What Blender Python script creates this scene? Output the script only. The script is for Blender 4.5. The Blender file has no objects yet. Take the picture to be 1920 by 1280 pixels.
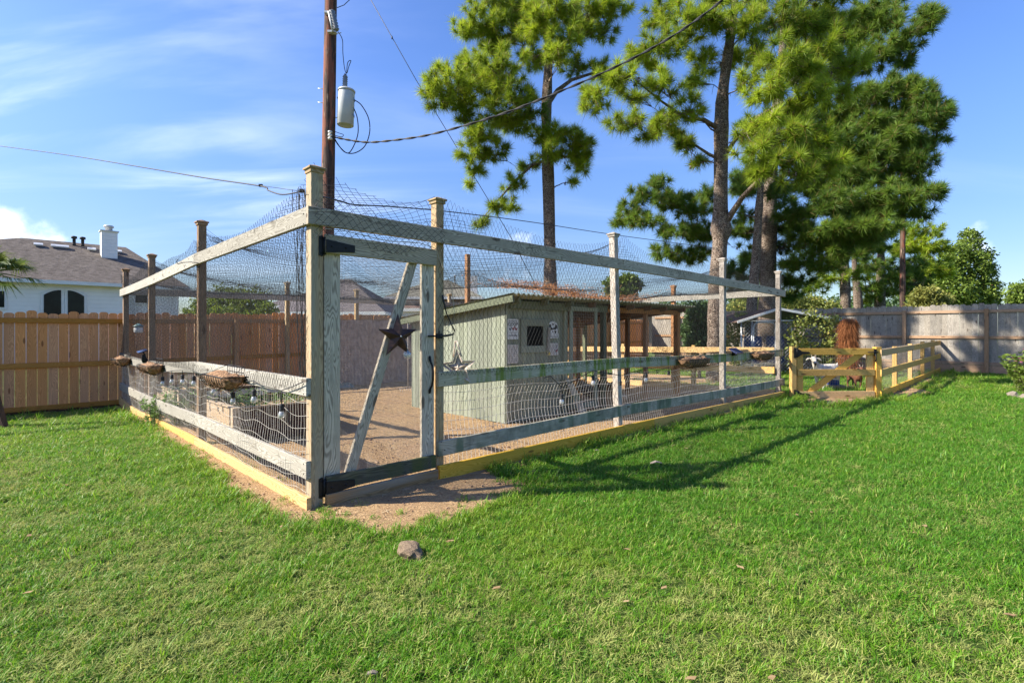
import bpy, bmesh, math, random
import numpy as np
from mathutils import Vector, Matrix, Euler
from math import radians as R, sin, cos, pi

rng = np.random.default_rng(7)
random.seed(7)
SC = bpy.context.scene
COL = SC.collection

# ------------------------------------------------------------------ camera
EYE, F, CU, HV = 1.40, 982.0, 960.0, 622.0
cam = bpy.data.cameras.new("camera")
cam.sensor_width, cam.lens = 36.0, 36.0 * F / 1920.0
cam.shift_y = -0.0094
cam.clip_start, cam.clip_end = 0.05, 2000.0
cam_ob = bpy.data.objects.new("camera", cam)
cam_ob.location = (0, 0, EYE)
cam_ob.rotation_euler = (R(90), 0, 0)
COL.objects.link(cam_ob)
SC.camera = cam_ob

# ------------------------------------------------------------------ daylight
SUN_TO = Vector((-0.988, -0.155, 0)).normalized() * cos(R(37.5)) + Vector((0, 0, sin(R(37.5))))
SUN_STRENGTH, SKY_STRENGTH, EXPOSURE = 4.4, 0.098, 1.42
wd = bpy.data.worlds.new("World")
SC.world = wd
wd.use_nodes = True
nt = wd.node_tree
nt.nodes.clear()
N = nt.nodes.new
L = nt.links.new
sky = N("ShaderNodeTexSky")
sky.sky_type = 'NISHITA'
sky.sun_disc = False
sky.sun_elevation = R(37.5)
sky.sun_rotation = math.atan2(SUN_TO.x, SUN_TO.y)
sky.air_density, sky.dust_density, sky.ozone_density = 1.0, 0.6, 1.8
tc = N("ShaderNodeTexCoord")
hs = N("ShaderNodeHueSaturation")
hs.inputs['Saturation'].default_value = 1.25
hs.inputs['Hue'].default_value = 0.514
hs.inputs['Value'].default_value = 1.0
L(sky.outputs[0], hs.inputs['Color'])


def vmath(op, a, b=None):
    n = N("ShaderNodeVectorMath")
    n.operation = op
    for i, x in enumerate((a, b)):
        if x is None:
            continue
        if isinstance(x, (tuple, list, Vector)):
            n.inputs[i].default_value = tuple(x)
        else:
            L(x, n.inputs[i])
    return n.outputs['Value'] if op == 'DOT_PRODUCT' else n.outputs[0]


def smath(op, a, b=None, clamp=False):
    n = N("ShaderNodeMath")
    n.operation = op
    n.use_clamp = clamp
    for i, x in enumerate((a, b)):
        if x is None:
            continue
        if isinstance(x, (int, float)):
            n.inputs[i].default_value = x
        else:
            L(x, n.inputs[i])
    return n.outputs[0]


def srange(x, a, b, c=0.0, d=1.0):
    n = N("ShaderNodeMapRange")
    n.interpolation_type = 'SMOOTHSTEP'
    L(x, n.inputs[0])
    for i, v in enumerate((a, b, c, d)):
        n.inputs[i + 1].default_value = v
    return n.outputs[0]


def wnoise(vec, scale, detail=5.0, rough=0.55, dist=0.0):
    n = N("ShaderNodeTexNoise")
    n.inputs['Scale'].default_value = scale
    n.inputs['Detail'].default_value = detail
    n.inputs['Roughness'].default_value = rough
    n.inputs['Distortion'].default_value = dist
    L(vec, n.inputs['Vector'])
    return n.outputs[0]


dirv = vmath('NORMALIZE', tc.outputs['Generated'])
sep = N("ShaderNodeSeparateXYZ")
L(dirv, sep.inputs[0])
# thin high cirrus, drawn out into streaks on the cloud plane
den = smath('ADD', smath('ABSOLUTE', sep.outputs['Z']), 0.18)
comb = N("ShaderNodeCombineXYZ")
L(smath('DIVIDE', sep.outputs['X'], den), comb.inputs[0])
L(smath('DIVIDE', sep.outputs['Y'], den), comb.inputs[1])
mp = N("ShaderNodeMapping")
mp.inputs['Rotation'].default_value = (0, 0, R(-28))
mp.inputs['Scale'].default_value = (0.55, 2.1, 1)
mp.inputs['Location'].default_value = (0.35, 0.9, 0)
L(comb.outputs[0], mp.inputs[0])
cir = srange(wnoise(mp.outputs[0], 1.15, 7.0, 0.52, 0.6), 0.43, 0.82)
big = srange(wnoise(comb.outputs[0], 0.55, 2.0, 0.5), 0.40, 0.62, 0.12, 1.0)
left = srange(vmath('DOT_PRODUCT', dirv, Vector((-0.774, 1, 0.47)).normalized()), 0.80, 0.985, 0.10, 1.0)
cirrus = smath('MULTIPLY', smath('MULTIPLY', smath('MULTIPLY', cir, big), left), 0.80)
# low cumulus heads near the horizon
el = sep.outputs['Z']
cum = wnoise(dirv, 6.5, 7.0, 0.55)
band = smath('MULTIPLY', srange(el, 0.02, 0.06), srange(el, 0.13, 0.20, 1.0, 0.0))
cl1 = srange(vmath('DOT_PRODUCT', dirv, Vector((-0.95, 1, 0.165)).normalized()), 0.995, 0.9997)
cl2 = srange(vmath('DOT_PRODUCT', dirv, Vector((0.915, 1, 0.18)).normalized()), 0.9988, 0.9998, 0.0, 0.45)
cl3 = srange(vmath('DOT_PRODUCT', dirv, Vector((0.02, 1, 0.085)).normalized()), 0.985, 0.998, 0.0, 0.25)
cmask = smath('MAXIMUM', smath('MAXIMUM', cl1, cl2), cl3)
cumulus = srange(smath('ADD', smath('MULTIPLY', cmask, 0.36), cum), 0.70, 0.90)
cumulus = smath('MULTIPLY', cumulus, srange(cmask, 0.0, 0.25))
clouds = smath('MAXIMUM', cirrus, cumulus, True)
mx = N("ShaderNodeMix")
mx.data_type = 'RGBA'
L(clouds, mx.inputs[0])
# the glare band at the horizon is milder under this clear sky than in the model
hz_ = N("ShaderNodeMix")
hz_.data_type = 'RGBA'
hz_.blend_type = 'MULTIPLY'
hz_.inputs[0].default_value = 1.0
L(hs.outputs[0], hz_.inputs[6])
cr = N("ShaderNodeCombineColor")
L(srange(smath('ABSOLUTE', sep.outputs['Z']), 0.0, 0.42, 0.50, 1.00), cr.inputs[0])
L(srange(smath('ABSOLUTE', sep.outputs['Z']), 0.0, 0.42, 0.53, 1.00), cr.inputs[1])
L(srange(smath('ABSOLUTE', sep.outputs['Z']), 0.0, 0.42, 0.62, 1.03), cr.inputs[2])
L(cr.outputs[0], hz_.inputs[7])
L(hz_.outputs[2], mx.inputs[6])
mx.inputs[7].default_value = (8.0, 8.3, 9.0, 1)
bg = N("ShaderNodeBackground")
bg.inputs['Strength'].default_value = SKY_STRENGTH
L(mx.outputs[2], bg.inputs['Color'])
wo = N("ShaderNodeOutputWorld")
L(bg.outputs[0], wo.inputs[0])

sd = bpy.data.lights.new("sun", 'SUN')
sd.energy = SUN_STRENGTH
sd.angle = R(0.55)
sd.color = (1.0, 0.93, 0.80)
sun = bpy.data.objects.new("sun", sd)
sun.rotation_euler = SUN_TO.to_track_quat('Z', 'Y').to_euler()
sun.location = SUN_TO * 60
COL.objects.link(sun)

vs = SC.view_settings
vs.view_transform = 'Standard'
vs.look = 'None'
vs.gamma = 1.0
vs.exposure = EXPOSURE
vs.use_curve_mapping = False
SC.render.engine = 'CYCLES'
SC.cycles.max_bounces = 6
SC.cycles.diffuse_bounces = 3
SC.cycles.glossy_bounces = 2
SC.cycles.transmission_bounces = 4
SC.cycles.transparent_max_bounces = 8
SC.cycles.caustics_reflective = False
SC.cycles.caustics_refractive = False

# ------------------------------------------------------------------ site frame
# the run's near corner post stands at A0; "a" runs along its gate side, "b" along its left side
A0 = np.array((-1.58, 4.19))
UA = np.array((0.7203, 0.6937))
UB = np.array((-0.700, 0.714))


def sst(x, lo, hi):
    t = np.clip((np.asarray(x, float) - lo) / (hi - lo), 0, 1)
    return t * t * (3 - 2 * t)


_M = np.linalg.inv(np.stack((UA, UB), 1))


def to_ab(x, y):
    d = np.stack((np.asarray(x, float) - A0[0], np.asarray(y, float) - A0[1]))
    return np.tensordot(_M, d, 1)


def gz(x, y):
    a, b = to_ab(x, y)
    return 0.10 * sst(a, 12, 19) - 0.09 * sst(b, 4, 8.7) * (1 - sst(a, -0.5, 4))


def W(a, b, z=0.0, ground=True):
    p = A0 + a * UA + b * UB
    return Vector((p[0], p[1], z + (float(gz(p[0], p[1])) if ground else 0.0)))


def ray(u, v, Y):
    return Vector(((u - CU) / F * Y, Y, EYE - (v - HV) / F * Y))


UA3 = Vector((UA[0], UA[1], 0)).normalized()
UB3 = Vector((UB[0], UB[1], 0)).normalized()
UP = Vector((0, 0, 1))
NA = -UA3                      # faces the sun
NB = -UB3                      # faces the lawn on the gate side

# ------------------------------------------------------------------ objects


def link(o, parent=None):
    COL.objects.link(o)
    if parent is not None:
        o.parent = parent
        chain = Matrix.Identity(4)
        p = parent
        o.matrix_parent_inverse = WM[p.name].inverted()
    return o


WM = {}


def place(o, m, parent=None):
    """Put o at world matrix m under parent."""
    COL.objects.link(o)
    WM[o.name] = m.copy()
    if parent is not None:
        o.parent = parent
        o.matrix_basis = WM[parent.name].inverted() @ m
    else:
        o.matrix_basis = m
    return o


def tag(o, label=None, cat=None, group=None, kind=None):
    if label:
        o['label'] = label
    if cat:
        o['category'] = cat
    if group:
        o['group'] = group
    if kind:
        o['kind'] = kind
    return o


def thing(name, loc, label, cat, group=None, parent=None):
    o = bpy.data.objects.new(name, None)
    o.empty_display_size = 0.1
    place(o, Matrix.Translation(Vector(loc)), parent)
    return tag(o, label, cat, group)


def copy_tree(src, m, parent=None):
    """Copy a thing with its parts and their sub-parts to world matrix m."""
    delta = m @ WM[src.name].inverted()

    def rec(o, par):
        c = o.copy()
        place(c, delta @ WM[o.name], par)
        for ch in KIDS.get(o.name, []):
            rec(ch, c)
        return c
    KIDS = {}
    for o in SC.objects:
        if o.parent is not None:
            KIDS.setdefault(o.parent.name, []).append(o)
    return rec(src, parent)


class MB:
    """Collects shapes into one mesh."""

    def __init__(self):
        self.v, self.f, self.n = [], [], 0
        self.mi, self.sm = [], []

    def add(self, verts, faces, mi=0, smooth=False):
        verts = np.asarray(verts, float).reshape(-1, 3)
        self.v.append(verts)
        for f in faces:
            self.f.append(tuple(int(i) + self.n for i in f))
            self.mi.append(mi)
            self.sm.append(smooth)
        self.n += len(verts)

    def box(self, c, s, rot=None, mi=0, ch=0.0):
        hx, hy, hz = s[0] / 2, s[1] / 2, s[2] / 2
        vs_ = np.array([(x, y, z) for x in (-hx, hx) for y in (-hy, hy) for z in (-hz, hz)])
        if rot is not None:
            vs_ = vs_ @ np.array(rot.to_3x3()).T
        vs_ = vs_ + np.array(c)
        self.add(vs_, [(0, 1, 3, 2), (4, 6, 7, 5), (0, 4, 5, 1), (2, 3, 7, 6), (0, 2, 6, 4), (1, 5, 7, 3)], mi)

    def tube(self, pts, rad, sides=6, mi=0, cap=True, smooth=True):
        P = np.asarray([tuple(p) for p in pts], float)
        n = len(P)
        rad = np.full(n, rad, float) if np.isscalar(rad) else np.asarray(rad, float)
        T = np.gradient(P, axis=0)
        T /= np.linalg.norm(T, axis=1)[:, None] + 1e-12
        ref = np.array((0, 0, 1.0)) if abs(T[:, 2]).mean() < 0.8 else np.array((1.0, 0, 0))
        X = np.cross(T, ref)
        X /= np.linalg.norm(X, axis=1)[:, None] + 1e-12
        Yv = np.cross(T, X)
        an = np.arange(sides) * 2 * pi / sides
        V = P[:, None, :] + rad[:, None, None] * (np.cos(an)[None, :, None] * X[:, None, :] + np.sin(an)[None, :, None] * Yv[:, None, :])
        F_ = []
        for i in range(n - 1):
            for k in range(sides):
                k2 = (k + 1) % sides
                F_.append((i * sides + k, i * sides + k2, (i + 1) * sides + k2, (i + 1) * sides + k))
        if cap:
            F_.append(tuple(range(sides - 1, -1, -1)))
            F_.append(tuple((n - 1) * sides + k for k in range(sides)))
        self.add(V.reshape(-1, 3), F_, mi, smooth)

    def lathe(self, prof, sides=16, m=None, mi=0, smooth=True):
        """prof: (radius, z) from bottom to top."""
        V, F_ = [], []
        for r, z in prof:
            for k in range(sides):
                t = 2 * pi * k / sides
                V.append((r * cos(t), r * sin(t), z))
        for i in range(len(prof) - 1):
            for k in range(sides):
                k2 = (k + 1) % sides
                F_.append((i * sides + k, i * sides + k2, (i + 1) * sides + k2, (i + 1) * sides + k))
        F_.append(tuple(range(sides - 1, -1, -1)))
        F_.append(tuple((len(prof) - 1) * sides + k for k in range(sides)))
        V = np.array(V)
        if m is not None:
            M4 = np.array(m)
            V = V @ M4[:3, :3].T + M4[:3, 3]
        self.add(V, F_, mi, smooth)

    def mesh(self, name):
        me = bpy.data.meshes.new(name)
        V = np.concatenate(self.v) if self.v else np.zeros((0, 3))
        me.from_pydata(V.tolist(), [], self.f)
        if len(self.f):
            me.polygons.foreach_set('material_index', self.mi)
            me.polygons.foreach_set('use_smooth', self.sm)
        me.update()
        return me

    def build(self, name, mats, parent=None, m=None):
        me = self.mesh(name)
        for x in (mats if isinstance(mats, (list, tuple)) else [mats]):
            me.materials.append(x)
        o = bpy.data.objects.new(name, me)
        # geometry given in world space: keep the origin at the parent's base
        base = m if m is not None else (Matrix.Translation(WM[parent.name].translation) if parent is not None else None)
        if m is None:
            if base is None:
                c = Vector(np.concatenate(self.v).mean(axis=0)) if self.v else Vector()
                c.z = float(np.concatenate(self.v)[:, 2].min()) if self.v else 0
                base = Matrix.Translation(c)
            co = np.concatenate(self.v) - np.array(base.translation)
            me.vertices.foreach_set('co', co.astype(np.float32).ravel())
            me.update()
        return place(o, base, parent)


def fast_mesh(name, V, Fc, k):
    """Numpy mesh of equal k-gons."""
    me = bpy.data.meshes.new(name)
    me.vertices.add(len(V))
    me.vertices.foreach_set('co', np.ascontiguousarray(V, dtype=np.float32).ravel())
    nf = len(Fc)
    me.loops.add(nf * k)
    me.loops.foreach_set('vertex_index', np.ascontiguousarray(Fc, dtype=np.int32).ravel())
    me.polygons.add(nf)
    me.polygons.foreach_set('loop_start', np.arange(0, nf * k, k, dtype=np.int32))
    me.update(calc_edges=True)
    me.validate()
    return me


def np_object(name, V, Fc, k, mat, parent=None, tint=None, base=None):
    V = np.asarray(V, float)
    if base is None:
        base = np.array(WM[parent.name].translation) if parent is not None else np.array((V[:, 0].mean(), V[:, 1].mean(), V[:, 2].min()))
    me = fast_mesh(name, V - base, Fc, k)
    if tint is not None:
        at = me.attributes.new('tint', 'FLOAT', 'POINT')
        at.data.foreach_set('value', np.asarray(tint, np.float32))
    me.materials.append(mat)
    o = bpy.data.objects.new(name, me)
    return place(o, Matrix.Translation(Vector(base)), parent)


# ---- boards: local X is the length (and the grain), Z the width, Y the thickness
_BOARD = {}


def board_mesh(Ln, w, t, bow=0.0, ch=0.004, name='board'):
    key = (round(Ln, 2), round(w, 3), round(t, 3), round(bow, 3), name)
    if key in _BOARD:
        return _BOARD[key]
    seg = 6 if bow else 2
    sec = [(-t / 2 + ch, -w / 2), (t / 2 - ch, -w / 2), (t / 2, -w / 2 + ch), (t / 2, w / 2 - ch), (t / 2 - ch, w / 2), (-t / 2 + ch, w / 2), (-t / 2, w / 2 - ch), (-t / 2, -w / 2 + ch)]
    V, Fc = [], []
    for i in range(seg + 1):
        s = i / seg
        x = (s - 0.5) * Ln
        dz = bow * (1 - (2 * s - 1) ** 2)
        for y, z in sec:
            V.append((x, y, z + dz))
    for i in range(seg):
        for k in range(8):
            k2 = (k + 1) % 8
            Fc.append((i * 8 + k, i * 8 + k2, (i + 1) * 8 + k2, (i + 1) * 8 + k))
    Fc.append(tuple(range(7, -1, -1)))
    Fc.append(tuple(seg * 8 + k for k in range(8)))
    me = bpy.data.meshes.new(name)
    me.from_pydata(V, [], Fc)
    me.update()
    _BOARD[key] = me
    return me


def frame_from(x, z):
    x = x.normalized()
    y = z.cross(x).normalized()
    z2 = x.cross(y).normalized()
    return Matrix(((x.x, y.x, z2.x), (x.y, y.y, z2.y), (x.z, y.z, z2.z))).to_4x4()


def board(name, p0, p1, w, t, mat, parent=None, up=UP, bow=0.0, ch=0.004, roll=0.0):
    p0, p1 = Vector(p0), Vector(p1)
    src = board_mesh((p1 - p0).length, w, t, bow, ch)
    key = (src.name, mat.name)
    if key not in _BM:
        me = src.copy()
        me.materials.append(mat)
        _BM[key] = me
    o = bpy.data.objects.new(name, _BM[key])
    m = frame_from(p1 - p0, up)
    if roll:
        m = m @ Matrix.Rotation(roll, 4, 'X')
    m.translation = (p0 + p1) / 2
    return place(o, m, parent)


_BM = {}


def post(name, p, h, s, mat, parent, z0=-0.1, cap=None, lean=(0, 0), dir=UB3):
    """An upright square timber, its faces along the site frame."""
    p = Vector(p)
    return board(name, p + UP * z0, p + UP * h + Vector((lean[0], lean[1], 0)), s, s, mat, parent, up=dir)
# ------------------------------------------------------------------ materials


class NT:
    def __init__(self, name):
        self.m = bpy.data.materials.new(name)
        self.m.use_nodes = True
        self.t = self.m.node_tree
        self.t.nodes.clear()
        self.out = self.n("ShaderNodeOutputMaterial")

    def n(self, ty, **kw):
        x = self.t.nodes.new(ty)
        for k, v in kw.items():
            setattr(x, k, v)
        return x

    def l(self, a, b):
        self.t.links.new(a, b)

    def put(self, sock, v):
        if v is None:
            return
        if hasattr(v, 'is_output'):
            self.l(v, sock)
        elif isinstance(v, (tuple, list)) and len(v) == 3 and sock.type == 'RGBA':
            sock.default_value = (*v, 1)
        else:
            sock.default_value = v

    def math(self, op, a, b=None, clamp=False):
        x = self.n("ShaderNodeMath", operation=op, use_clamp=clamp)
        self.put(x.inputs[0], a)
        self.put(x.inputs[1], b)
        return x.outputs[0]

    def rng(self, x, a, b, c=0.0, d=1.0):
        r = self.n("ShaderNodeMapRange", interpolation_type='SMOOTHSTEP')
        self.put(r.inputs[0], x)
        for i, v in enumerate((a, b, c, d)):
            self.put(r.inputs[i + 1], v)
        return r.outputs[0]

    def mix(self, f, a, b, mode='MIX'):
        x = self.n("ShaderNodeMix", data_type='RGBA', blend_type=mode)
        self.put(x.inputs[0], f)
        self.put(x.inputs[6], a)
        self.put(x.inputs[7], b)
        return x.outputs[2]

    def mapping(self, vec, scale=(1, 1, 1), loc=(0, 0, 0), rot=(0, 0, 0)):
        x = self.n("ShaderNodeMapping")
        self.l(vec, x.inputs[0])
        x.inputs['Scale'].default_value = scale
        x.inputs['Location'].default_value = loc
        x.inputs['Rotation'].default_value = rot
        return x.outputs[0]

    def noise(self, vec, scale=1.0, detail=4.0, rough=0.55, dist=0.0):
        x = self.n("ShaderNodeTexNoise")
        self.l(vec, x.inputs['Vector'])
        x.inputs['Scale'].default_value = scale
        x.inputs['Detail'].default_value = detail
        x.inputs['Roughness'].default_value = rough
        x.inputs['Distortion'].default_value = dist
        return x.outputs[0]

    def obj(self, shift=True):
        tc_ = self.n("ShaderNodeTexCoord")
        if not shift:
            return tc_.outputs['Object']
        oi = self.n("ShaderNodeObjectInfo")
        mul = self.math('MULTIPLY', oi.outputs['Random'], 61.0)
        c = self.n("ShaderNodeCombineXYZ")
        for i in range(3):
            self.l(mul, c.inputs[i])
        ad = self.n("ShaderNodeVectorMath", operation='ADD')
        self.l(tc_.outputs['Object'], ad.inputs[0])
        self.l(c.outputs[0], ad.inputs[1])
        self.rand = oi.outputs['Random']
        return ad.outputs[0]

    def pos(self):
        return self.n("ShaderNodeNewGeometry").outputs['Position']

    def bump(self, h, strength=0.3, dist=0.01):
        b = self.n("ShaderNodeBump")
        b.inputs['Strength'].default_value = strength
        b.inputs['Distance'].default_value = dist
        self.l(h, b.inputs['Height'])
        return b.outputs[0]

    def finish(self, color, rough=0.7, normal=None, metal=0.0, spec=0.3, alpha=None, trans=None):
        p = self.n("ShaderNodeBsdfPrincipled")
        self.put(p.inputs['Base Color'], color)
        self.put(p.inputs['Roughness'], rough)
        self.put(p.inputs['Metallic'], metal)
        p.inputs['Specular IOR Level'].default_value = spec
        if normal is not None:
            self.l(normal, p.inputs['Normal'])
        if trans is not None:
            p.inputs['Transmission Weight'].default_value = trans
        self.l(p.outputs[0], self.out.inputs[0])
        return self.m


def wood(name, lite, dark, vary=0.25, knots=True, grain=1.0, stain=None, grey=None, cathedral=0.5, rough=0.8, dirt=0.0, each=0.34):
    m = NT(name)
    c = m.obj()
    # slow ring figure, drawn along the board
    warp = m.noise(m.mapping(c, (0.9, 5.0, 5.0)), 1.3, 2.0)
    wv = m.n("ShaderNodeTexWave", wave_type='BANDS', bands_direction='Z', wave_profile='SIN')
    cmb = m.n("ShaderNodeVectorMath", operation='ADD')
    wv3 = m.n("ShaderNodeCombineXYZ")
    m.l(m.math('MULTIPLY', warp, 0.16 + 0.42 * cathedral), wv3.inputs[2])
    m.l(m.mapping(c, (0.15, 1.0, 1.0)), cmb.inputs[0])
    m.l(wv3.outputs[0], cmb.inputs[1])
    m.l(cmb.outputs[0], wv.inputs['Vector'])
    wv.inputs['Scale'].default_value = 24.0 - 8.0 * cathedral
    wv.inputs['Distortion'].default_value = 2.2
    wv.inputs['Detail'].default_value = 2.0
    wv.inputs['Detail Scale'].default_value = 1.2
    fine = m.noise(m.mapping(c, (2.5, 110, 110)), 1.0, 5.0, 0.65)
    patch = m.noise(m.mapping(c, (1.2, 5, 5)), 1.0, 3.0, 0.5)
    g = m.math('ADD', m.math('MULTIPLY', wv.outputs[0], 0.60 * cathedral * grain), m.math('MULTIPLY', fine, 0.62 * grain))
    g = m.rng(g, 0.18, 0.80)
    col = m.mix(g, dark, lite)
    col = m.mix(m.rng(patch, 0.35, 0.75, 0.0, vary), col, m.mix(0.5, dark, (dark[0] * 0.6, dark[1] * 0.6, dark[2] * 0.62)))
    if grey:
        col = m.mix(m.rng(m.noise(m.mapping(c, (0.7, 9, 9)), 1.0, 3.0), 0.38, 0.66, 0.0, 0.85), col, grey)
    # each board weathers a little differently
    hv = m.n("ShaderNodeHueSaturation")
    m.put(hv.inputs['Value'], m.math('ADD', m.math('MULTIPLY', m.rand, each), 1.0 - each / 2))
    m.put(hv.inputs['Saturation'], m.math('ADD', m.math('MULTIPLY', m.math('FRACT', m.math('MULTIPLY', m.rand, 7.3)), each * 0.7), 1.0 - each * 0.4))
    m.put(hv.inputs['Color'], col)
    col = hv.outputs[0]
    if knots:
        vo = m.n("ShaderNodeTexVoronoi", feature='F1')
        m.l(m.mapping(c, (2.3, 8.0, 8.0)), vo.inputs['Vector'])
        vo.inputs['Scale'].default_value = 1.0
        k = m.math('MULTIPLY', m.rng(vo.outputs['Distance'], 0.10, 0.17, 1.0, 0.0), 0.8)
        col = m.mix(k, col, (dark[0] * 0.35, dark[1] * 0.28, dark[2] * 0.25))
    if stain:
        s1 = m.noise(m.mapping(c, (9.0, 1.0, 1.2)), 1.0, 3.0, 0.6)
        s2 = m.noise(m.mapping(c, (1.3, 1.0, 2.0)), 1.0, 2.0)
        col = m.mix(m.math('MULTIPLY', m.rng(s1, 0.44, 0.62), m.rng(s2, 0.34, 0.56, 0.2, 0.95)), col, stain)
    if dirt:
        d = m.noise(m.mapping(c, (6, 6, 6)), 1.0, 5.0, 0.65)
        col = m.mix(m.rng(d, 0.45, 0.72, 0.0, dirt), col, (0.035, 0.03, 0.022))
    h = m.math('ADD', m.math('MULTIPLY', fine, 0.7), m.math('MULTIPLY', wv.outputs[0], 0.3))
    return m.finish(col, rough, m.bump(h, 0.45, 0.004), spec=0.25)


def plain(name, c1, c2=None, scale=8.0, rough=0.6, metal=0.0, bump=0.0, spec=0.4, detail=5.0, lo=0.35, hi=0.65, shift=True, bd=0.004):
    m = NT(name)
    if c2 is None:
        c2 = tuple(x * 0.8 for x in c1)
    nz = m.noise(m.mapping(m.obj(shift), (scale,) * 3), 1.0, detail, 0.6)
    col = m.mix(m.rng(nz, lo, hi), c2, c1)
    return m.finish(col, rough, m.bump(nz, bump, bd) if bump else None, metal, spec)


def leafy(name, c1, c2, transl=0.35, rough=0.55, c3=None, patch=None, patch_scale=0.5):
    """Foliage: a colour per leaf (mesh island) between c1 and c2 plus the 'tint' each spray was given."""
    m = NT(name)
    ge = m.n("ShaderNodeNewGeometry")
    at = m.n("ShaderNodeAttribute", attribute_name='tint')
    f = m.math('ADD', m.math('MULTIPLY', ge.outputs['Random Per Island'], 0.45), m.math('MULTIPLY', at.outputs['Fac'], 0.62), True)
    col = m.mix(f, c1, c2)
    if c3:
        col = m.mix(m.rng(ge.outputs['Random Per Island'], 0.90, 0.93), col, c3)
    if patch:
        nz = m.noise(ge.outputs['Position'], patch_scale, 4.0, 0.6)
        col = m.mix(m.rng(nz, 0.45, 0.70, 0.0, 0.85), col, patch)
    d = m.n("ShaderNodeBsdfPrincipled")
    m.put(d.inputs['Base Color'], col)
    d.inputs['Roughness'].default_value = rough
    d.inputs['Specular IOR Level'].default_value = 0.25
    tr = m.n("ShaderNodeBsdfTranslucent")
    hv = m.n("ShaderNodeHueSaturation")
    hv.inputs['Value'].default_value = 1.5
    hv.inputs['Hue'].default_value = 0.485
    m.put(hv.inputs['Color'], col)
    m.l(hv.outputs[0], tr.inputs['Color'])
    mxs = m.n("ShaderNodeMixShader")
    mxs.inputs[0].default_value = transl
    m.l(d.outputs[0], mxs.inputs[1])
    m.l(tr.outputs[0], mxs.inputs[2])
    m.l(mxs.outputs[0], m.out.inputs[0])
    return m.m


M = {}
M['post_tan'] = wood('weathered_tan_timber', (0.50, 0.34, 0.17), (0.27, 0.165, 0.07), grey=(0.34, 0.29, 0.20), cathedral=0.7)
M['post_brown'] = wood('brown_timber', (0.34, 0.22, 0.13), (0.18, 0.11, 0.065))
M['post_white'] = wood('bleached_timber', (0.52, 0.47, 0.41), (0.30, 0.25, 0.20), dirt=0.35)
M['rail_grey'] = wood('silver_grey_timber', (0.57, 0.48, 0.36), (0.25, 0.20, 0.145), cathedral=1.0, dirt=0.2)
M['rail_pale'] = wood('pale_bleached_timber', (0.38, 0.355, 0.305), (0.21, 0.19, 0.155), cathedral=0.9, dirt=0.15)
M['rail_green'] = wood('algae_stained_timber', (0.62, 0.55, 0.40), (0.36, 0.315, 0.215), stain=(0.17, 0.22, 0.022), cathedral=0.5)
M['rail_low'] = wood('damp_grey_timber', (0.60, 0.53, 0.40), (0.32, 0.28, 0.20), stain=(0.15, 0.18, 0.11), dirt=0.45)
M['yellow_new'] = wood('new_pine', (0.60, 0.39, 0.145), (0.42, 0.25, 0.08), vary=0.15, cathedral=0.8)
M['yellow_gate'] = wood('golden_new_pine', (0.76, 0.47, 0.15), (0.52, 0.30, 0.08), vary=0.35, cathedral=0.8, dirt=0.18)
M['yellow_treated'] = wood('new_treated_pine', (0.80, 0.50, 0.115), (0.58, 0.34, 0.06), vary=0.2, cathedral=0.7)
M['orange_timber'] = wood('orange_treated_timber', (0.48, 0.24, 0.10), (0.27, 0.12, 0.045))
M['sill'] = wood('brown_sill_timber', (0.36, 0.24, 0.13), (0.19, 0.12, 0.06), grey=(0.27, 0.24, 0.19))
M['dark_green_timber'] = wood('mouldy_dark_timber', (0.12, 0.12, 0.085), (0.045, 0.045, 0.032), stain=(0.08, 0.095, 0.03))
M['picket_cedar'] = wood('cedar_picket', (0.78, 0.385, 0.165), (0.54, 0.235, 0.09), vary=0.28, cathedral=0.6, each=0.24)
M['fence_rail'] = wood('treated_fence_rail', (0.54, 0.285, 0.10), (0.36, 0.17, 0.055))
M['picket_grey'] = wood('grey_picket', (0.41, 0.37, 0.315), (0.21, 0.185, 0.155), vary=0.4, dirt=0.3)
M['grey_fence_rail'] = wood('brown_grey_rail', (0.42, 0.275, 0.17), (0.25, 0.15, 0.085))
M['bed_brown'] = wood('dark_brown_board', (0.15, 0.085, 0.06), (0.075, 0.04, 0.03), vary=0.3)
M['bed_pale'] = wood('pale_bed_board', (0.55, 0.43, 0.31), (0.36, 0.26, 0.17))
M['coop'] = wood('sage_painted_board', (0.305, 0.330, 0.250), (0.225, 0.245, 0.185), vary=0.2, knots=False, cathedral=0.15, dirt=0.12)
M['coop_dark'] = wood('olive_painted_timber', (0.17, 0.19, 0.12), (0.11, 0.125, 0.08), knots=False, dirt=0.2)
M['roof_ply'] = wood('brown_roof_decking', (0.25, 0.15, 0.085), (0.14, 0.075, 0.045))
M['tin'] = plain('green_grey_roof_metal', (0.31, 0.32, 0.23), (0.20, 0.21, 0.14), 5, 0.45, 0.35, spec=0.5)
M['black_metal'] = plain('black_powder_coat', (0.014, 0.014, 0.015), (0.008, 0.008, 0.008), 30, 0.5, spec=0.25)
M['wire'] = plain('galvanised_wire', (0.62, 0.59, 0.54), (0.46, 0.42, 0.37), 20, 0.45, 0.25)
M['net'] = plain('black_net_cord', (0.018, 0.018, 0.018), (0.010, 0.010, 0.010), 20, 0.6)
M['screen'] = plain('dark_screen_wire', (0.26, 0.235, 0.225), (0.18, 0.165, 0.155), 20, 0.5, 0.1)
M['cable'] = plain('black_cable', (0.020, 0.021, 0.026), None, 20, 0.5)
M['rust'] = plain('brown_rusted_metal', (0.085, 0.043, 0.032), (0.040, 0.022, 0.020), 14, 0.55, 0.35, 0.15)
M['white_wash'] = wood('whitewashed_slat', (0.74, 0.66, 0.58), (0.42, 0.30, 0.22), vary=0.2, knots=False)
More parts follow.
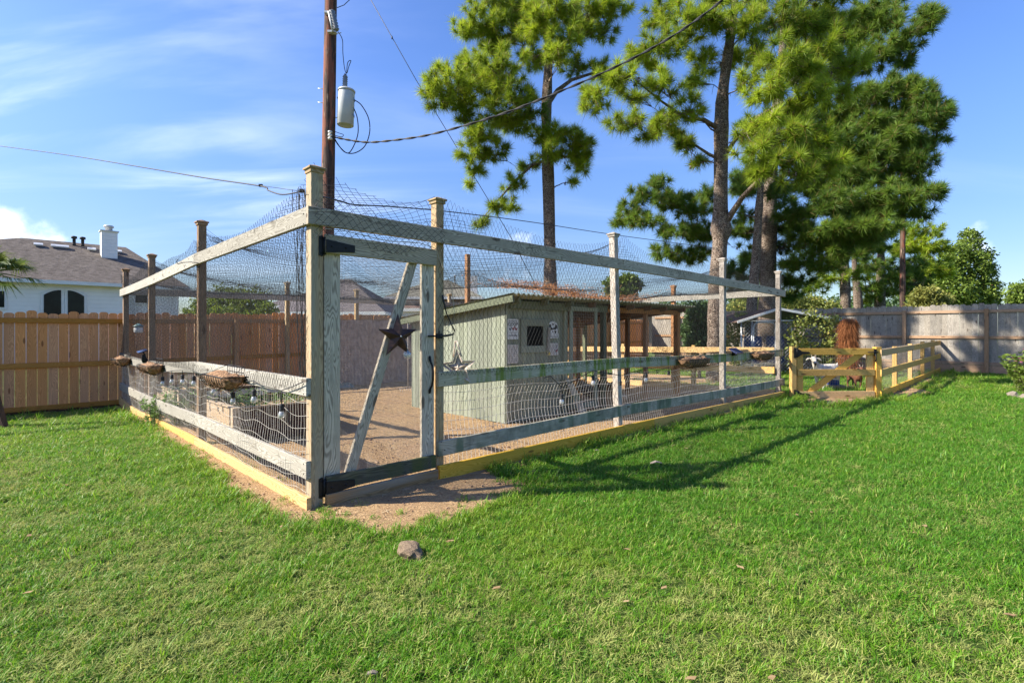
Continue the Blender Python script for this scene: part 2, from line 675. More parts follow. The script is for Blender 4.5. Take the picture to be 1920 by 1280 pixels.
M['coir'] = plain('coconut_fibre', (0.36, 0.21, 0.11), (0.12, 0.065, 0.035), 40, 0.95, bump=0.9, bd=0.02)
M['straw'] = plain('dry_rust_straw', (0.42, 0.17, 0.055), (0.20, 0.075, 0.025), 25, 0.95)
M['bark_pole'] = None
M['pipe'] = plain('galvanised_pipe', (0.62, 0.63, 0.63), (0.48, 0.49, 0.49), 12, 0.4, 0.15)
M['blue'] = plain('blue_plastic', (0.018, 0.07, 0.36), (0.014, 0.05, 0.27), 6, 0.38)
M['white_paint'] = plain('white_paint', (0.78, 0.78, 0.76), (0.66, 0.66, 0.64), 6, 0.5)
M['teal'] = plain('teal_plastic', (0.16, 0.28, 0.28), None, 6, 0.4)
M['panel'] = plain('solar_panel_glass', (0.02, 0.028, 0.07), (0.012, 0.016, 0.045), 10, 0.15, spec=0.7)
M['rock'] = plain('brown_field_stone', (0.25, 0.185, 0.12), (0.10, 0.066, 0.042), 16, 0.9, bump=0.5, detail=6, bd=0.02)
M['edging'] = plain('pale_edging_stone', (0.27, 0.225, 0.18), (0.17, 0.14, 0.11), 9, 0.9, bump=0.6, detail=8, bd=0.02)
M['tank'] = plain('light_grey_enamel', (0.50, 0.52, 0.53), (0.44, 0.455, 0.46), 3, 0.35, spec=0.5)
M['porcelain'] = plain('grey_porcelain', (0.20, 0.21, 0.23), (0.15, 0.155, 0.17), 5, 0.25, spec=0.6)
M['rubber'] = plain('black_rubber', (0.025, 0.025, 0.026), None, 20, 0.7)
M['frame_white'] = plain('white_trim', (0.74, 0.75, 0.73), (0.68, 0.69, 0.67), 4, 0.5)
M['dark_glass'] = plain('dark_window_glass', (0.012, 0.018, 0.017), (0.008, 0.010, 0.010), 2, 0.12, spec=0.15)
M['brick'] = plain('pale_brick', (0.42, 0.30, 0.24), (0.32, 0.21, 0.16), 9, 0.9)
M['rope'] = plain('pale_cord', (0.48, 0.42, 0.32), None, 30, 0.9)
M['sign_ink'] = plain('black_ink', (0.015, 0.015, 0.018), None, 9, 0.6)
M['sign_red'] = plain('red_ink', (0.30, 0.06, 0.06), None, 9, 0.6)
M['sign_blue'] = plain('slate_ink', (0.10, 0.12, 0.17), None, 9, 0.6)
M['sign_gold'] = plain('yellow_ink', (0.55, 0.40, 0.08), None, 9, 0.6)
M['sign_plate'] = plain('white_sign_plate', (0.62, 0.62, 0.61), (0.52, 0.52, 0.52), 14, 0.5)
M['sign_pink'] = plain('faded_sign_plate', (0.55, 0.51, 0.47), (0.47, 0.43, 0.40), 14, 0.5)
M['black_fabric'] = plain('black_weed_fabric', (0.03, 0.033, 0.038), None, 30, 0.9)

# utility pole bark: tar-brown with peeling red strips
m = NT('creosoted_pole')
c = m.obj()
st = m.noise(m.mapping(c, (14, 14, 1.1)), 1.0, 6.0, 0.65)
st2 = m.noise(m.mapping(c, (5, 5, 0.9)), 1.0, 4.0, 0.6)
col = m.mix(m.rng(st, 0.35, 0.7), (0.030, 0.020, 0.018), (0.14, 0.085, 0.062))
col = m.mix(m.rng(st2, 0.50, 0.60), col, (0.21, 0.075, 0.045))
col = m.mix(m.rng(m.noise(m.mapping(c, (22, 22, 2.5)), 1.0, 4.0), 0.60, 0.68), col, (0.28, 0.20, 0.14))
M['pole'] = m.finish(col, 0.85, m.bump(st, 0.9, 0.02))

# pine bark: plates
m = NT('pine_bark')
c = m.obj(False)
vo = m.n("ShaderNodeTexVoronoi", feature='DISTANCE_TO_EDGE')
wp = m.noise(c, 4.0, 4.0)
ad = m.n("ShaderNodeVectorMath", operation='ADD')
sc_ = m.n("ShaderNodeVectorMath", operation='SCALE')
m.l(wp, sc_.inputs[0])
sc_.inputs['Scale'].default_value = 0.35
m.l(m.mapping(c, (9, 9, 4.0)), ad.inputs[0])
m.l(sc_.outputs[0], ad.inputs[1])
m.l(ad.outputs[0], vo.inputs['Vector'])
e = m.rng(vo.outputs['Distance'], 0.02, 0.22)
nz = m.noise(c, 11.0, 6.0, 0.65)
col = m.mix(e, (0.055, 0.035, 0.026), m.mix(m.rng(nz, 0.35, 0.65), (0.27, 0.19, 0.14), (0.52, 0.42, 0.33)))
M['bark'] = m.finish(col, 0.9, m.bump(m.math('ADD', e, nz), 0.9, 0.03))

# lawn soil and thatch under the blades
m = NT('lawn_thatch')
p = m.pos()
n1 = m.noise(p, 0.5, 4.0)
n2 = m.noise(p, 30.0, 6.0, 0.7)
n3 = m.noise(p, 2.2, 5.0, 0.6)
col = m.mix(m.rng(n2, 0.35, 0.7), (0.030, 0.055, 0.010), (0.100, 0.155, 0.030))
col = m.mix(m.rng(m.math('ADD', m.math('MULTIPLY', n1, 0.5), m.math('MULTIPLY', n3, 0.5)), 0.50, 0.66, 0, 0.65), col, (0.20, 0.17, 0.075))
M['lawn'] = m.finish(col, 0.95, m.bump(n2, 0.8, 0.03), spec=0.1)

# decomposed granite / mulch of the run
m = NT('tan_gravelly_soil')
p = m.pos()
n1 = m.noise(p, 1.3, 5.0, 0.6)
n2 = m.noise(p, 48.0, 5.0, 0.75)
n3 = m.noise(p, 140.0, 3.0, 0.7)
n4 = m.noise(p, 9.0, 6.0, 0.7)
col = m.mix(m.rng(n2, 0.32, 0.70), (0.28, 0.172, 0.086), (0.57, 0.395, 0.215))
col = m.mix(m.rng(n1, 0.40, 0.70, 0, 0.5), col, (0.34, 0.21, 0.125))
col = m.mix(m.rng(n4, 0.58, 0.72, 0, 0.6), col, (0.55, 0.40, 0.28))
col = m.mix(m.rng(n3, 0.60, 0.72, 0, 0.5), col, (0.12, 0.07, 0.045))
M['soil'] = m.finish(col, 0.95, m.bump(m.math('ADD', n2, m.math('MULTIPLY', n4, 1.2)), 0.9, 0.035), spec=0.1)

# white lap siding
m = NT('white_lap_siding')
p = m.pos()
sz = m.n("ShaderNodeSeparateXYZ")
m.l(p, sz.inputs[0])
fr = m.math('FRACT', m.math('DIVIDE', sz.outputs['Z'], 0.18))
nz = m.noise(p, 1.5, 4.0)
col = m.mix(m.rng(nz, 0.3, 0.7), (0.80, 0.81, 0.80), (0.86, 0.87, 0.85))
M['siding'] = m.finish(col, 0.6, m.bump(fr, 1.0, 0.02))


def shingle(name, c1, c2):
    m = NT(name)
    p = m.pos()
    n1 = m.noise(p, 3.0, 5.0, 0.7)
    n2 = m.noise(m.mapping(p, (5, 5, 16)), 1.0, 4.0, 0.8)
    return m.finish(m.mix(m.rng(m.math('ADD', m.math('MULTIPLY', n1, 0.4), m.math('MULTIPLY', n2, 0.6)), 0.36, 0.64), c1, c2), 0.95, m.bump(n2, 0.8, 0.05), spec=0.1)


M['shingle'] = shingle('brown_shingles', (0.090, 0.075, 0.064), (0.185, 0.158, 0.136))
M['shingle_dark'] = shingle('plum_grey_shingles', (0.085, 0.075, 0.078), (0.165, 0.145, 0.145))
M['shingle_olive'] = shingle('grey_green_shingles', (0.12, 0.115, 0.09), (0.22, 0.21, 0.17))
M['shingle_red'] = shingle('red_brown_shingles', (0.095, 0.060, 0.048), (0.18, 0.118, 0.095))

M['needle'] = leafy('pine_needles', (0.046, 0.110, 0.010), (0.390, 0.510, 0.034), 0.38, 0.5, c3=(0.24, 0.17, 0.05))
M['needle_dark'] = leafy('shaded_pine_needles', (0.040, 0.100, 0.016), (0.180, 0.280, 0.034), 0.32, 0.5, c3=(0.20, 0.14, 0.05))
M['leaf'] = leafy('green_leaves', (0.050, 0.100, 0.018), (0.210, 0.280, 0.045), 0.3, 0.5)
M['leaf_yellow'] = leafy('yellow_green_leaves', (0.10, 0.13, 0.025), (0.30, 0.29, 0.08), 0.3, 0.5)
M['leaf_deep'] = leafy('deep_green_leaves', (0.030, 0.068, 0.022), (0.095, 0.155, 0.045), 0.25, 0.5)
M['leaf_vine'] = leafy('vine_leaves', (0.085, 0.125, 0.025), (0.30, 0.33, 0.085), 0.3, 0.5, c3=(0.45, 0.38, 0.10))
M['palm'] = leafy('palm_leaf', (0.055, 0.095, 0.025), (0.22, 0.27, 0.07), 0.3, 0.45)
M['herb'] = leafy('herb_leaves', (0.06, 0.13, 0.03), (0.17, 0.28, 0.08), 0.3, 0.5)
M['flower_pink'] = leafy('pink_petals', (0.50, 0.16, 0.20), (0.62, 0.30, 0.32), 0.3, 0.6)
M['rust_leaf'] = leafy('rust_dry_sprays', (0.28, 0.105, 0.035), (0.55, 0.27, 0.11), 0.2, 0.8)
M['grass'] = leafy('grass_blades', (0.050, 0.165, 0.008), (0.165, 0.355, 0.020), 0.40, 0.45, c3=(0.34, 0.33, 0.10), patch=(0.215, 0.310, 0.032), patch_scale=0.45)
M['grass_lush'] = leafy('lush_grass_blades', (0.038, 0.140, 0.010), (0.125, 0.300, 0.022), 0.40, 0.45, c3=(0.22, 0.28, 0.06))
M['grass_dry'] = leafy('dry_grass_blades', (0.15, 0.225, 0.040), (0.42, 0.42, 0.14), 0.32, 0.7)

# clear bulb glass
m = NT('clear_bulb_glass')
gl = m.n("ShaderNodeBsdfGlossy")
gl.inputs['Roughness'].default_value = 0.06
gl.inputs['Color'].default_value = (0.9, 0.9, 0.9, 1)
tp = m.n("ShaderNodeBsdfTransparent")
tp.inputs['Color'].default_value = (0.86, 0.86, 0.84, 1)
df = m.n("ShaderNodeBsdfDiffuse")
df.inputs['Color'].default_value = (0.72, 0.72, 0.70, 1)
x1 = m.n("ShaderNodeMixShader")
x1.inputs[0].default_value = 0.38
m.l(tp.outputs[0], x1.inputs[1])
m.l(df.outputs[0], x1.inputs[2])
x2 = m.n("ShaderNodeMixShader")
lw = m.n("ShaderNodeLayerWeight")
lw.inputs['Blend'].default_value = 0.35
m.l(m.math('ADD', m.math('MULTIPLY', lw.outputs['Facing'], 0.5), 0.12), x2.inputs[0])
m.l(x1.outputs[0], x2.inputs[1])
m.l(gl.outputs[0], x2.inputs[2])
m.l(x2.outputs[0], m.out.inputs[0])
M['bulb'] = m.m
# ------------------------------------------------------------------ ground
from mathutils import noise as mnoise


def vnoise(x, y, s, seed=0.0):
    """Cheap smooth value noise for numpy arrays, 0..1."""
    x = np.asarray(x, float) * s + seed * 17.3 + 500
    y = np.asarray(y, float) * s + seed * 9.1 + 500
    xi, yi = np.floor(x).astype(np.int64), np.floor(y).astype(np.int64)
    fx, fy = x - xi, y - yi
    fx, fy = fx * fx * (3 - 2 * fx), fy * fy * (3 - 2 * fy)

    def h(i, j):
        n = (i * 374761393 + j * 668265263) & 0x7fffffff
        n = ((n ^ (n >> 13)) * 1274126177) & 0x7fffffff
        return ((n ^ (n >> 16)) & 0xffff) / 65535.0
    return (h(xi, yi) * (1 - fx) + h(xi + 1, yi) * fx) * (1 - fy) + (h(xi, yi + 1) * (1 - fx) + h(xi + 1, yi + 1) * fx) * fy


def rect_in(a, b, a0, a1, b0, b1):
    return np.minimum(np.minimum(a - a0, a1 - a), np.minimum(b - b0, b1 - b))


def ell_in(a, b, ca, cb, ra, rb):
    return (1 - np.sqrt(((a - ca) / ra) ** 2 + ((b - cb) / rb) ** 2)) * min(ra, rb)


def bare(x, y):
    """Positive where the soil lies bare, in metres from its edge."""
    a, b = to_ab(x, y)
    m = rect_in(a, b, -0.25, 10.3, -0.19, 9.0)
    m = np.maximum(m, ell_in(a, b, 0.80, -0.30, 1.02, 0.66))
    m = np.maximum(m, ell_in(a, b, 10.9, -0.95, 1.5, 0.55))          # worn in front of the pen gate
    m = np.maximum(m, ell_in(a, b, 12.6, -1.75, 1.2, 0.42))
    m = np.maximum(m, rect_in(a, b, 11.6, 19.6, -1.78, -1.40))        # strip along the low pen fence
    m = np.maximum(m, ell_in(a, b, 12.2, 4.2, 1.5, 2.2))              # gravel in the pen
    m = np.maximum(m, ell_in(a, b, 16.4, -5.2, 1.9, 0.55))
    m = np.maximum(m, ell_in(a, b, 14.6, -6.0, 1.5, 0.7))
    m = np.maximum(m, rect_in(a, b, 17.6, 19.9, 0.2, 9))
    nz = (vnoise(x, y, 1.7, 1) - 0.5) * 0.26 + (vnoise(x, y, 6.0, 2) - 0.5) * 0.16 + (vnoise(x, y, 19.0, 3) - 0.5) * 0.07
    return m + nz


# one sheet to the horizon, finer where the yard is
xs = np.concatenate((-np.geomspace(600, 16, 14), np.arange(-14, 30.1, 0.5), np.geomspace(32, 600, 14)))
ys = np.concatenate((-np.geomspace(60, 2, 6), np.arange(0, 32.1, 0.5), np.geomspace(34, 900, 18)))
X, Y = np.meshgrid(xs, ys)
Z = gz(X, Y)
nx, ny = len(xs), len(ys)
V = np.stack((X, Y, Z), -1).reshape(-1, 3)
ii, jj = np.meshgrid(np.arange(nx - 1), np.arange(ny - 1))
q = (jj * nx + ii).ravel()
Fq = np.stack((q, q + 1, q + nx + 1, q + nx), 1)
lawn = np_object('lawn', V, Fq, 4, M['lawn'], base=np.zeros(3))
tag(lawn, kind='structure')

# bare soil: dips under the lawn where it ends
xs = np.arange(-9.5, 18, 0.075)
ys = np.arange(3.0, 25, 0.075)
X, Y = np.meshgrid(xs, ys)
mk = bare(X, Y)
lump = (vnoise(X, Y, 5.5, 5) - 0.5) * 0.020 + (vnoise(X, Y, 12.0, 6) - 0.5) * 0.014
Z = gz(X, Y) + np.clip(mk * 0.16, -0.03, 0.016) + lump * sst(mk, 0.0, 0.25)
nx, ny = len(xs), len(ys)
V = np.stack((X, Y, Z), -1).reshape(-1, 3)
ii, jj = np.meshgrid(np.arange(nx - 1), np.arange(ny - 1))
q = (jj * nx + ii).ravel()
Fq = np.stack((q, q + 1, q + nx + 1, q + nx), 1)
ok = (mk.ravel()[Fq] > -0.10).any(1)
used, inv = np.unique(Fq[ok], return_inverse=True)
soil = np_object('bare_soil', V[used], inv.reshape(-1, 4), 4, M['soil'], base=np.zeros(3))
soil.data.polygons.foreach_set('use_smooth', np.ones(len(soil.data.polygons), bool))
tag(soil, kind='structure')

# ---- grass: clumps of bent blades set out over the lawn


def tuft_mesh(name, nb, hmin, hmax, wid, lean, mat, rad=0.055):
    V, Fc, tint = [], [], []
    for _ in range(nb):
        r, t = rad * math.sqrt(random.random()), random.random() * 2 * pi
        bx, by = r * cos(t), r * sin(t)
        h = random.uniform(hmin, hmax)
        az = random.random() * 2 * pi
        ln = random.uniform(*lean)
        w = wid * random.uniform(0.7, 1.25)
        px, py = -sin(az) * w / 2, cos(az) * w / 2
        i = len(V)
        tn = random.random()
        for s, ws in ((0, 1.0), (0.45, 0.95), (0.8, 0.6), (1.0, 0.08)):
            bend = ln * s * s
            out = h * math.sin(min(bend, 1.5)) * (0.35 + 0.65 * s)
            up = h * s * math.cos(min(bend * 0.72, 1.35)) 
            cx, cy = bx + cos(az) * out, by + sin(az) * out
            V += [(cx - px * ws, cy - py * ws, up - 0.004), (cx + px * ws, cy + py * ws, up - 0.004)]
            tint += [tn, tn]
        for k in range(3):
            Fc.append((i + 2 * k, i + 2 * k + 1, i + 2 * k + 3, i + 2 * k + 2))
    me = bpy.data.meshes.new(name)
    me.from_pydata(V, [], Fc)
    at = me.attributes.new('tint', 'FLOAT', 'POINT')
    at.data.foreach_set('value', np.array(tint, np.float32))
    me.materials.append(mat)
    return me


tcol = bpy.data.collections.new("grass_clumps")
for k in range(5):
    tcol.objects.link(bpy.data.objects.new(f"clump_{k:02d}", tuft_mesh(f"clump_{k}", 28, 0.024, 0.054, 0.0042, (0.5, 1.7), M['grass'])))
for k in range(5, 7):
    tcol.objects.link(bpy.data.objects.new(f"clump_{k:02d}", tuft_mesh(f"clump_{k}", 20, 0.020, 0.055, 0.0040, (1.0, 2.2), M['grass_dry'])))
tcol.objects.link(bpy.data.objects.new("clump_07", tuft_mesh("clump_7", 13, 0.06, 0.11, 0.0056, (0.4, 1.2), M['grass'])))

for k in range(8, 11):
    tcol.objects.link(bpy.data.objects.new(f"clump_{k:02d}", tuft_mesh(f"clump_{k}", 28, 0.024, 0.054, 0.0042, (0.5, 1.7), M['grass_lush'])))
PTS = []
for y0, y1, dens in ((1.75, 3.2, 950), (3.2, 4.5, 800), (4.5, 6.5, 580), (6.5, 9, 400), (9, 12, 250), (12, 17, 160), (17, 20, 90)):
    xm = 1.02 * y1 + 0.25
    n = int((y1 - y0) * 2 * xm * dens)
    px = rng.uniform(-xm, xm, n)
    py = rng.uniform(y0, y1, n)
    PTS.append(np.stack((px, py), 1))
P = np.concatenate(PTS)
a_, b_ = to_ab(P[:, 0], P[:, 1])
mk = bare(P[:, 0], P[:, 1])
keep = (np.abs(P[:, 0]) < 1.02 * P[:, 1] + 0.25) & (a_ < 19.5) & (b_ < 8.55)
keep &= (mk < 0) | (rng.random(len(P)) < 0.16 * np.exp(-np.maximum(mk, 0) / 0.10))
thin = vnoise(P[:, 0], P[:, 1], 0.8, 8) * 0.6 + vnoise(P[:, 0], P[:, 1], 2.6, 9) * 0.4
keep &= rng.random(len(P)) < np.clip(1.35 - np.maximum(thin - 0.42, 0) * 1.6, 0.45, 1)
P, thin, mk, a_, b_ = P[keep], thin[keep], mk[keep], a_[keep], b_[keep]
n = len(P)
pz = gz(P[:, 0], P[:, 1]) + np.clip(mk * 0.16, 0, 0.016)
me = bpy.data.meshes.new('grass')
me.vertices.add(n)
me.vertices.foreach_set('co', np.stack((P[:, 0], P[:, 1], pz), 1).astype(np.float32).ravel())
rot = np.stack((rng.normal(0, 0.18, n), rng.normal(0, 0.18, n), rng.uniform(0, 2 * pi, n)), 1)
far = np.clip(np.sqrt(P[:, 1] / 4.0), 0.9, 1.9)
scl = rng.uniform(0.72, 1.18, n) * far
# the sunny left lawn and the worn foreground are drier, the middle of the right lawn is lush
dry = sst(thin, 0.50, 0.72) * 0.50 + 0.05 + 0.22 * sst(-(P[:, 0] + 1.0), -2, 4) + 0.16 * sst(3.4 - P[:, 1], 0, 1.4) - 0.10 * sst(P[:, 0], 0.5, 3.0) * sst(P[:, 1], 3.6, 5)
dry += 0.5 * (vnoise(P[:, 0], P[:, 1], 0.6, 12) > 0.62) * (P[:, 1] > 9) * (P[:, 0] > 4)
u = rng.random(n)
idx = np.where(u < np.clip(dry, 0.03, 0.75), rng.integers(5, 7, n), rng.integers(0, 5, n))
rich = sst(P[:, 0], -0.6, 1.8) * sst(P[:, 1] + 0.3 * P[:, 0], 3.0, 4.6) * (1 - 0.75 * sst(P[:, 1], 10.5, 13)) * 0.85 + 0.15
idx = np.where((idx < 5) & (rng.random(n) < rich), rng.integers(8, 11, n), idx)
dry_cut = (idx >= 5) & (idx < 7) & (rng.random(n) < rich * 0.55)
idx = np.where(dry_cut, rng.integers(8, 11, n), idx)
lush = (mk > -0.16) & (mk < 0) & (rng.random(n) < 0.35)
idx = np.where(lush | (rng.random(n) < 0.025), 7, idx)
for nm, ty, val in (('rot', 'FLOAT_VECTOR', rot), ('scl', 'FLOAT', scl), ('idx', 'INT', idx)):
    at = me.attributes.new(nm, ty, 'POINT')
    if ty == 'FLOAT_VECTOR':
        at.data.foreach_set('vector', val.astype(np.float32).ravel())
    else:
        at.data.foreach_set('value', val.astype(np.int32 if ty == 'INT' else np.float32))
grass = bpy.data.objects.new('grass', me)
place(grass, Matrix.Identity(4))
tag(grass, 'short green lawn grass with drier straw coloured patches in the foreground', 'grass', kind='stuff')
ng = bpy.data.node_groups.new("set_out_clumps", 'GeometryNodeTree')
ng.interface.new_socket("Geometry", in_out='INPUT', socket_type='NodeSocketGeometry')
ng.interface.new_socket("Geometry", in_out='OUTPUT', socket_type='NodeSocketGeometry')
gi, go = ng.nodes.new('NodeGroupInput'), ng.nodes.new('NodeGroupOutput')
m2p = ng.nodes.new('GeometryNodeMeshToPoints')
iop = ng.nodes.new('GeometryNodeInstanceOnPoints')
ci = ng.nodes.new('GeometryNodeCollectionInfo')
ci.inputs['Collection'].default_value = tcol
ci.inputs['Separate Children'].default_value = True
ci.inputs['Reset Children'].default_value = True


def named(nm, ty):
    x = ng.nodes.new('GeometryNodeInputNamedAttribute')
    x.data_type = ty
    x.inputs['Name'].default_value = nm
    return x.outputs[0]


e2r = ng.nodes.new('FunctionNodeEulerToRotation')
gl_ = ng.links.new
gl_(gi.outputs[0], m2p.inputs[0])
gl_(m2p.outputs[0], iop.inputs['Points'])
gl_(ci.outputs[0], iop.inputs['Instance'])
iop.inputs['Pick Instance'].default_value = True
gl_(named('idx', 'INT'), iop.inputs['Instance Index'])
gl_(named('rot', 'FLOAT_VECTOR'), e2r.inputs[0])
gl_(e2r.outputs[0], iop.inputs['Rotation'])
gl_(named('scl', 'FLOAT'), iop.inputs['Scale'])
gl_(iop.outputs[0], go.inputs[0])
md = grass.modifiers.new("clumps", 'NODES')
md.node_group = ng

# pebbles, wood chips and clods lying on the bare soil, joined: nobody could count them
V, Fc = [], []
cnt = 5200
pa = rng.uniform(-0.25, 10.2, cnt)
pb = np.where(rng.random(cnt) < 0.45, rng.uniform(-0.9, 2.0, cnt), rng.uniform(-0.1, 8.5, cnt))
pxy = A0[None] + pa[:, None] * UA[None] + pb[:, None] * UB[None]
mk = bare(pxy[:, 0], pxy[:, 1])
pxy = pxy[mk > 0.03]
ico = np.array([(0, 0, 1), (0.9, 0, 0.1), (0.25, 0.85, 0), (-0.75, 0.5, 0.15), (-0.7, -0.55, 0), (0.3, -0.9, 0.1), (0, 0, -1)])
icf = [(0, 1, 2), (0, 2, 3), (0, 3, 4), (0, 4, 5), (0, 5, 1), (6, 2, 1), (6, 3, 2), (6, 4, 3), (6, 5, 4), (6, 1, 5)]
for p in pxy:
    s = rng.uniform(0.004, 0.013) * (1 + 1.2 * (rng.random() < 0.06))
    ang = rng.uniform(0, 2 * pi)
    q_ = ico * rng.uniform(0.6, 1.3, (7, 3)) * s * np.array((1.5, 0.9, 0.55))
    q_ = np.stack((q_[:, 0] * cos(ang) - q_[:, 1] * sin(ang), q_[:, 0] * sin(ang) + q_[:, 1] * cos(ang), q_[:, 2]), 1)
    o_ = len(V) * 7
    V.append(q_ + np.array((p[0], p[1], float(gz(p[0], p[1])) + 0.018)))
    Fc += [(f[0] + o_, f[1] + o_, f[2] + o_) for f in icf]
M['chips'] = leafy('soil_chips', (0.20, 0.115, 0.07), (0.52, 0.38, 0.26), 0.0, 0.95)
gr = np_object('gravel', np.concatenate(V), np.array(Fc), 3, M['chips'], base=np.zeros(3))
tag(gr, 'loose tan chips and pebbles over the soil of the poultry run', 'gravel', kind='stuff')

# straw, twigs and feather bits scattered over the soil
n = 2600
pa = rng.uniform(-0.1, 10.0, n)
pb = rng.uniform(-0.6, 8.5, n)
pxy = A0[None] + pa[:, None] * UA[None] + pb[:, None] * UB[None]
pxy = pxy[bare(pxy[:, 0], pxy[:, 1]) > 0.04]
n = len(pxy)
an = rng.uniform(0, 2 * pi, n)
d = np.stack((np.cos(an), np.sin(an), rng.uniform(-0.05, 0.12, n)), 1)
ln = rng.uniform(0.025, 0.11, n)[:, None]
sd = np.stack((-np.sin(an), np.cos(an), np.zeros(n)), 1) * rng.uniform(0.0014, 0.0030, n)[:, None]
c = np.stack((pxy[:, 0], pxy[:, 1], gz(pxy[:, 0], pxy[:, 1]) + 0.024), 1)
V = np.stack((c - sd, c + sd, c + d * ln + sd, c + d * ln - sd), 1).reshape(-1, 3)
M['straw_bits'] = leafy('straw_bits', (0.24, 0.15, 0.08), (0.62, 0.50, 0.32), 0.0, 0.9)
o = np_object('straw', V, np.arange(len(V)).reshape(-1, 4), 4, M['straw_bits'], base=np.zeros(3), tint=np.repeat(rng.random(n), 4))
tag(o, 'scattered straw and twigs on the soil of the run', 'straw', kind='stuff')

# a few dry curled leaves dropped over the lawn
n = 150
py = rng.uniform(2.0, 14.0, n)
px = rng.uniform(-1, 1, n) * py
a_l, b_l = to_ab(px, py)
ok = (bare(px, py) < -0.05) & (a_l < 19) & (b_l < 8) & ((b_l < -0.2) | (a_l < -0.3))
V, Fc = [], []
for x, y in zip(px[ok], py[ok]):
    s, an = rng.uniform(0.010, 0.022), rng.uniform(0, 2 * pi)
    i = len(V)
    for cx, cy, cz in ((-1.3, 0, 0.3), (-0.4, -0.6, 0), (0.5, -0.5, 0.25), (1.4, 0, 0.1), (0.5, 0.55, 0.35), (-0.4, 0.6, 0.1)):
        V.append((x + s * (cx * cos(an) - cy * sin(an)), y + s * (cx * sin(an) + cy * cos(an)), float(gz(x, y)) + 0.034 + s * cz))
    Fc += [(i, i + 1, i + 2, i + 5), (i + 5, i + 2, i + 3, i + 4)]
M['dry_leaf'] = leafy('dry_fallen_leaf', (0.20, 0.11, 0.05), (0.50, 0.36, 0.20), 0.2, 0.8)
o = np_object('fallen_leaves', np.array(V), np.array(Fc), 4, M['dry_leaf'], base=np.zeros(3), tint=rng.random(len(V)))
tag(o, 'dry curled leaves scattered over the lawn', 'leaves', kind='stuff')
# ------------------------------------------------------------------ the poultry run


def solve_on(u, p0, d):
    """Distance along p0 + s d (plan) at which a sight line through column u meets it."""
    r = (u - CU) / F
    return (r * p0[1] - p0[0]) / (d[0] - r * d[1])


def left_b(u, a=0.0):
    return solve_on(u, A0 + a * UA, UB)


def right_a(u, b=0.0):
    return solve_on(u, A0 + b * UB, UA)


LEFT_B = [0.0, 3.26, 6.23, 8.70]
RIGHT_A = [0.0, 1.20, 4.20, 7.40, 10.10]
run = thing('poultry_run', W(0, 0, 0, False), 'large open timber poultry run with weathered rails and black bird netting around the green coop', 'poultry run')


def cap_mesh():
    b = MB()
    s0, s1, s2 = 0.056, 0.068, 0.030
    ring = lambda s, z: [(-s, -s, z), (s, -s, z), (s, s, z), (-s, s, z)]
    V = ring(0.048, 0) + ring(s0, 0.004) + ring(s0, 0.030) + ring(s1, 0.034) + ring(s1, 0.048) + ring(0.012, 0.072)
    Fc = []
    for i in range(5):
        for k in range(4):
            k2 = (k + 1) % 4
            Fc.append((4 * i + k, 4 * i + k2, 4 * i + 4 + k2, 4 * i + 4 + k))
    Fc += [(3, 2, 1, 0), (20, 21, 22, 23)]
    b.add(V, Fc)
    return b.mesh('post_cap')


_cap = {}


def run_post(a, b, h, mat, s=0.089, cap=True, lean=0.0):
    p = W(a, b)
    o = post('post', p, h - (0.06 if cap else 0), s, mat, run, lean=(lean, 0))
    if cap:
        if mat.name not in _cap:
            me = cap_mesh()
            me.materials.append(mat)
            _cap[mat.name] = me
        c = bpy.data.objects.new('post_cap', _cap[mat.name])
        mm = frame_from(UA3, UP)
        mm.translation = p + UP * (h - 0.062) + Vector((lean, 0, 0))
        place(c, mm, o)
    return o


run_post(0, 0, 2.72, M['post_tan'], 0.098)
run_post(1.20, 0, 2.68, M['post_tan'])
run_post(4.20, 0, 2.74, M['post_white'], lean=-0.07)
run_post(7.40, 0, 2.71, M['post_white'])
run_post(10.10, 0, 2.70, M['post_white'])
for b_p, h_ in zip(LEFT_B[1:], (2.78, 2.72, 2.74)):
    run_post(0, b_p, h_, M['post_brown'])
for a_p, h_ in ((3.15, 2.60), (4.95, 2.52), (8.0, 2.55)):
    run_post(a_p, 8.70, h_, M['post_tan'])
run_post(10.10, 8.70, 2.6, M['post_tan'])
run_post(10.12, 2.45, 2.55, M['orange_timber'])
run_post(10.12, 5.6, 2.55, M['orange_timber'])
run_post(5.2, 4.42, 3.02, M['orange_timber'], cap=False)

RA = 0.068


def rail_left(name, b0, b1, z0, z1, w, mat, off=RA, bow=0.0, t=0.038):
    return board(name, W(-off, b0, z0, False), W(-off, b1, z1, False), w, t, mat, run, bow=bow)


def rail_right(name, a0, a1, z0, z1, w, mat, off=RA, bow=0.0, t=0.038):
    return board(name, W(a0, -off, z0, False), W(a1, -off, z1, False), w, t, mat, run, bow=bow)


rail_left('top_rail', -0.045, 3.25, 2.31, 2.29, 0.14, M['rail_pale'])
rail_left('top_rail', 3.255, 8.78, 2.29, 2.17, 0.14, M['rail_pale'], bow=-0.02)
rail_left('middle_rail', -0.045, 3.25, 0.965, 0.965, 0.142, M['rail_pale'])
rail_left('middle_rail', 3.255, 8.80, 0.965, 0.915, 0.142, M['rail_pale'], bow=-0.075)
rail_left('low_rail', -0.045, 3.25, 0.315, 0.325, 0.142, M['rail_pale'])
rail_left('low_rail', 3.255, 8.82, 0.325, 0.32, 0.142, M['rail_pale'], bow=-0.03)
rail_left('baseboard', -0.075, 3.22, 0.035, 0.035, 0.142, M['yellow_new'], off=0.076)
rail_left('baseboard', 3.235, 6.05, 0.035, -0.01, 0.142, M['yellow_new'], off=0.074)
rail_left('baseboard', 6.06, 8.86, -0.01, 0.045, 0.150, M['yellow_new'], off=0.076, bow=-0.05)

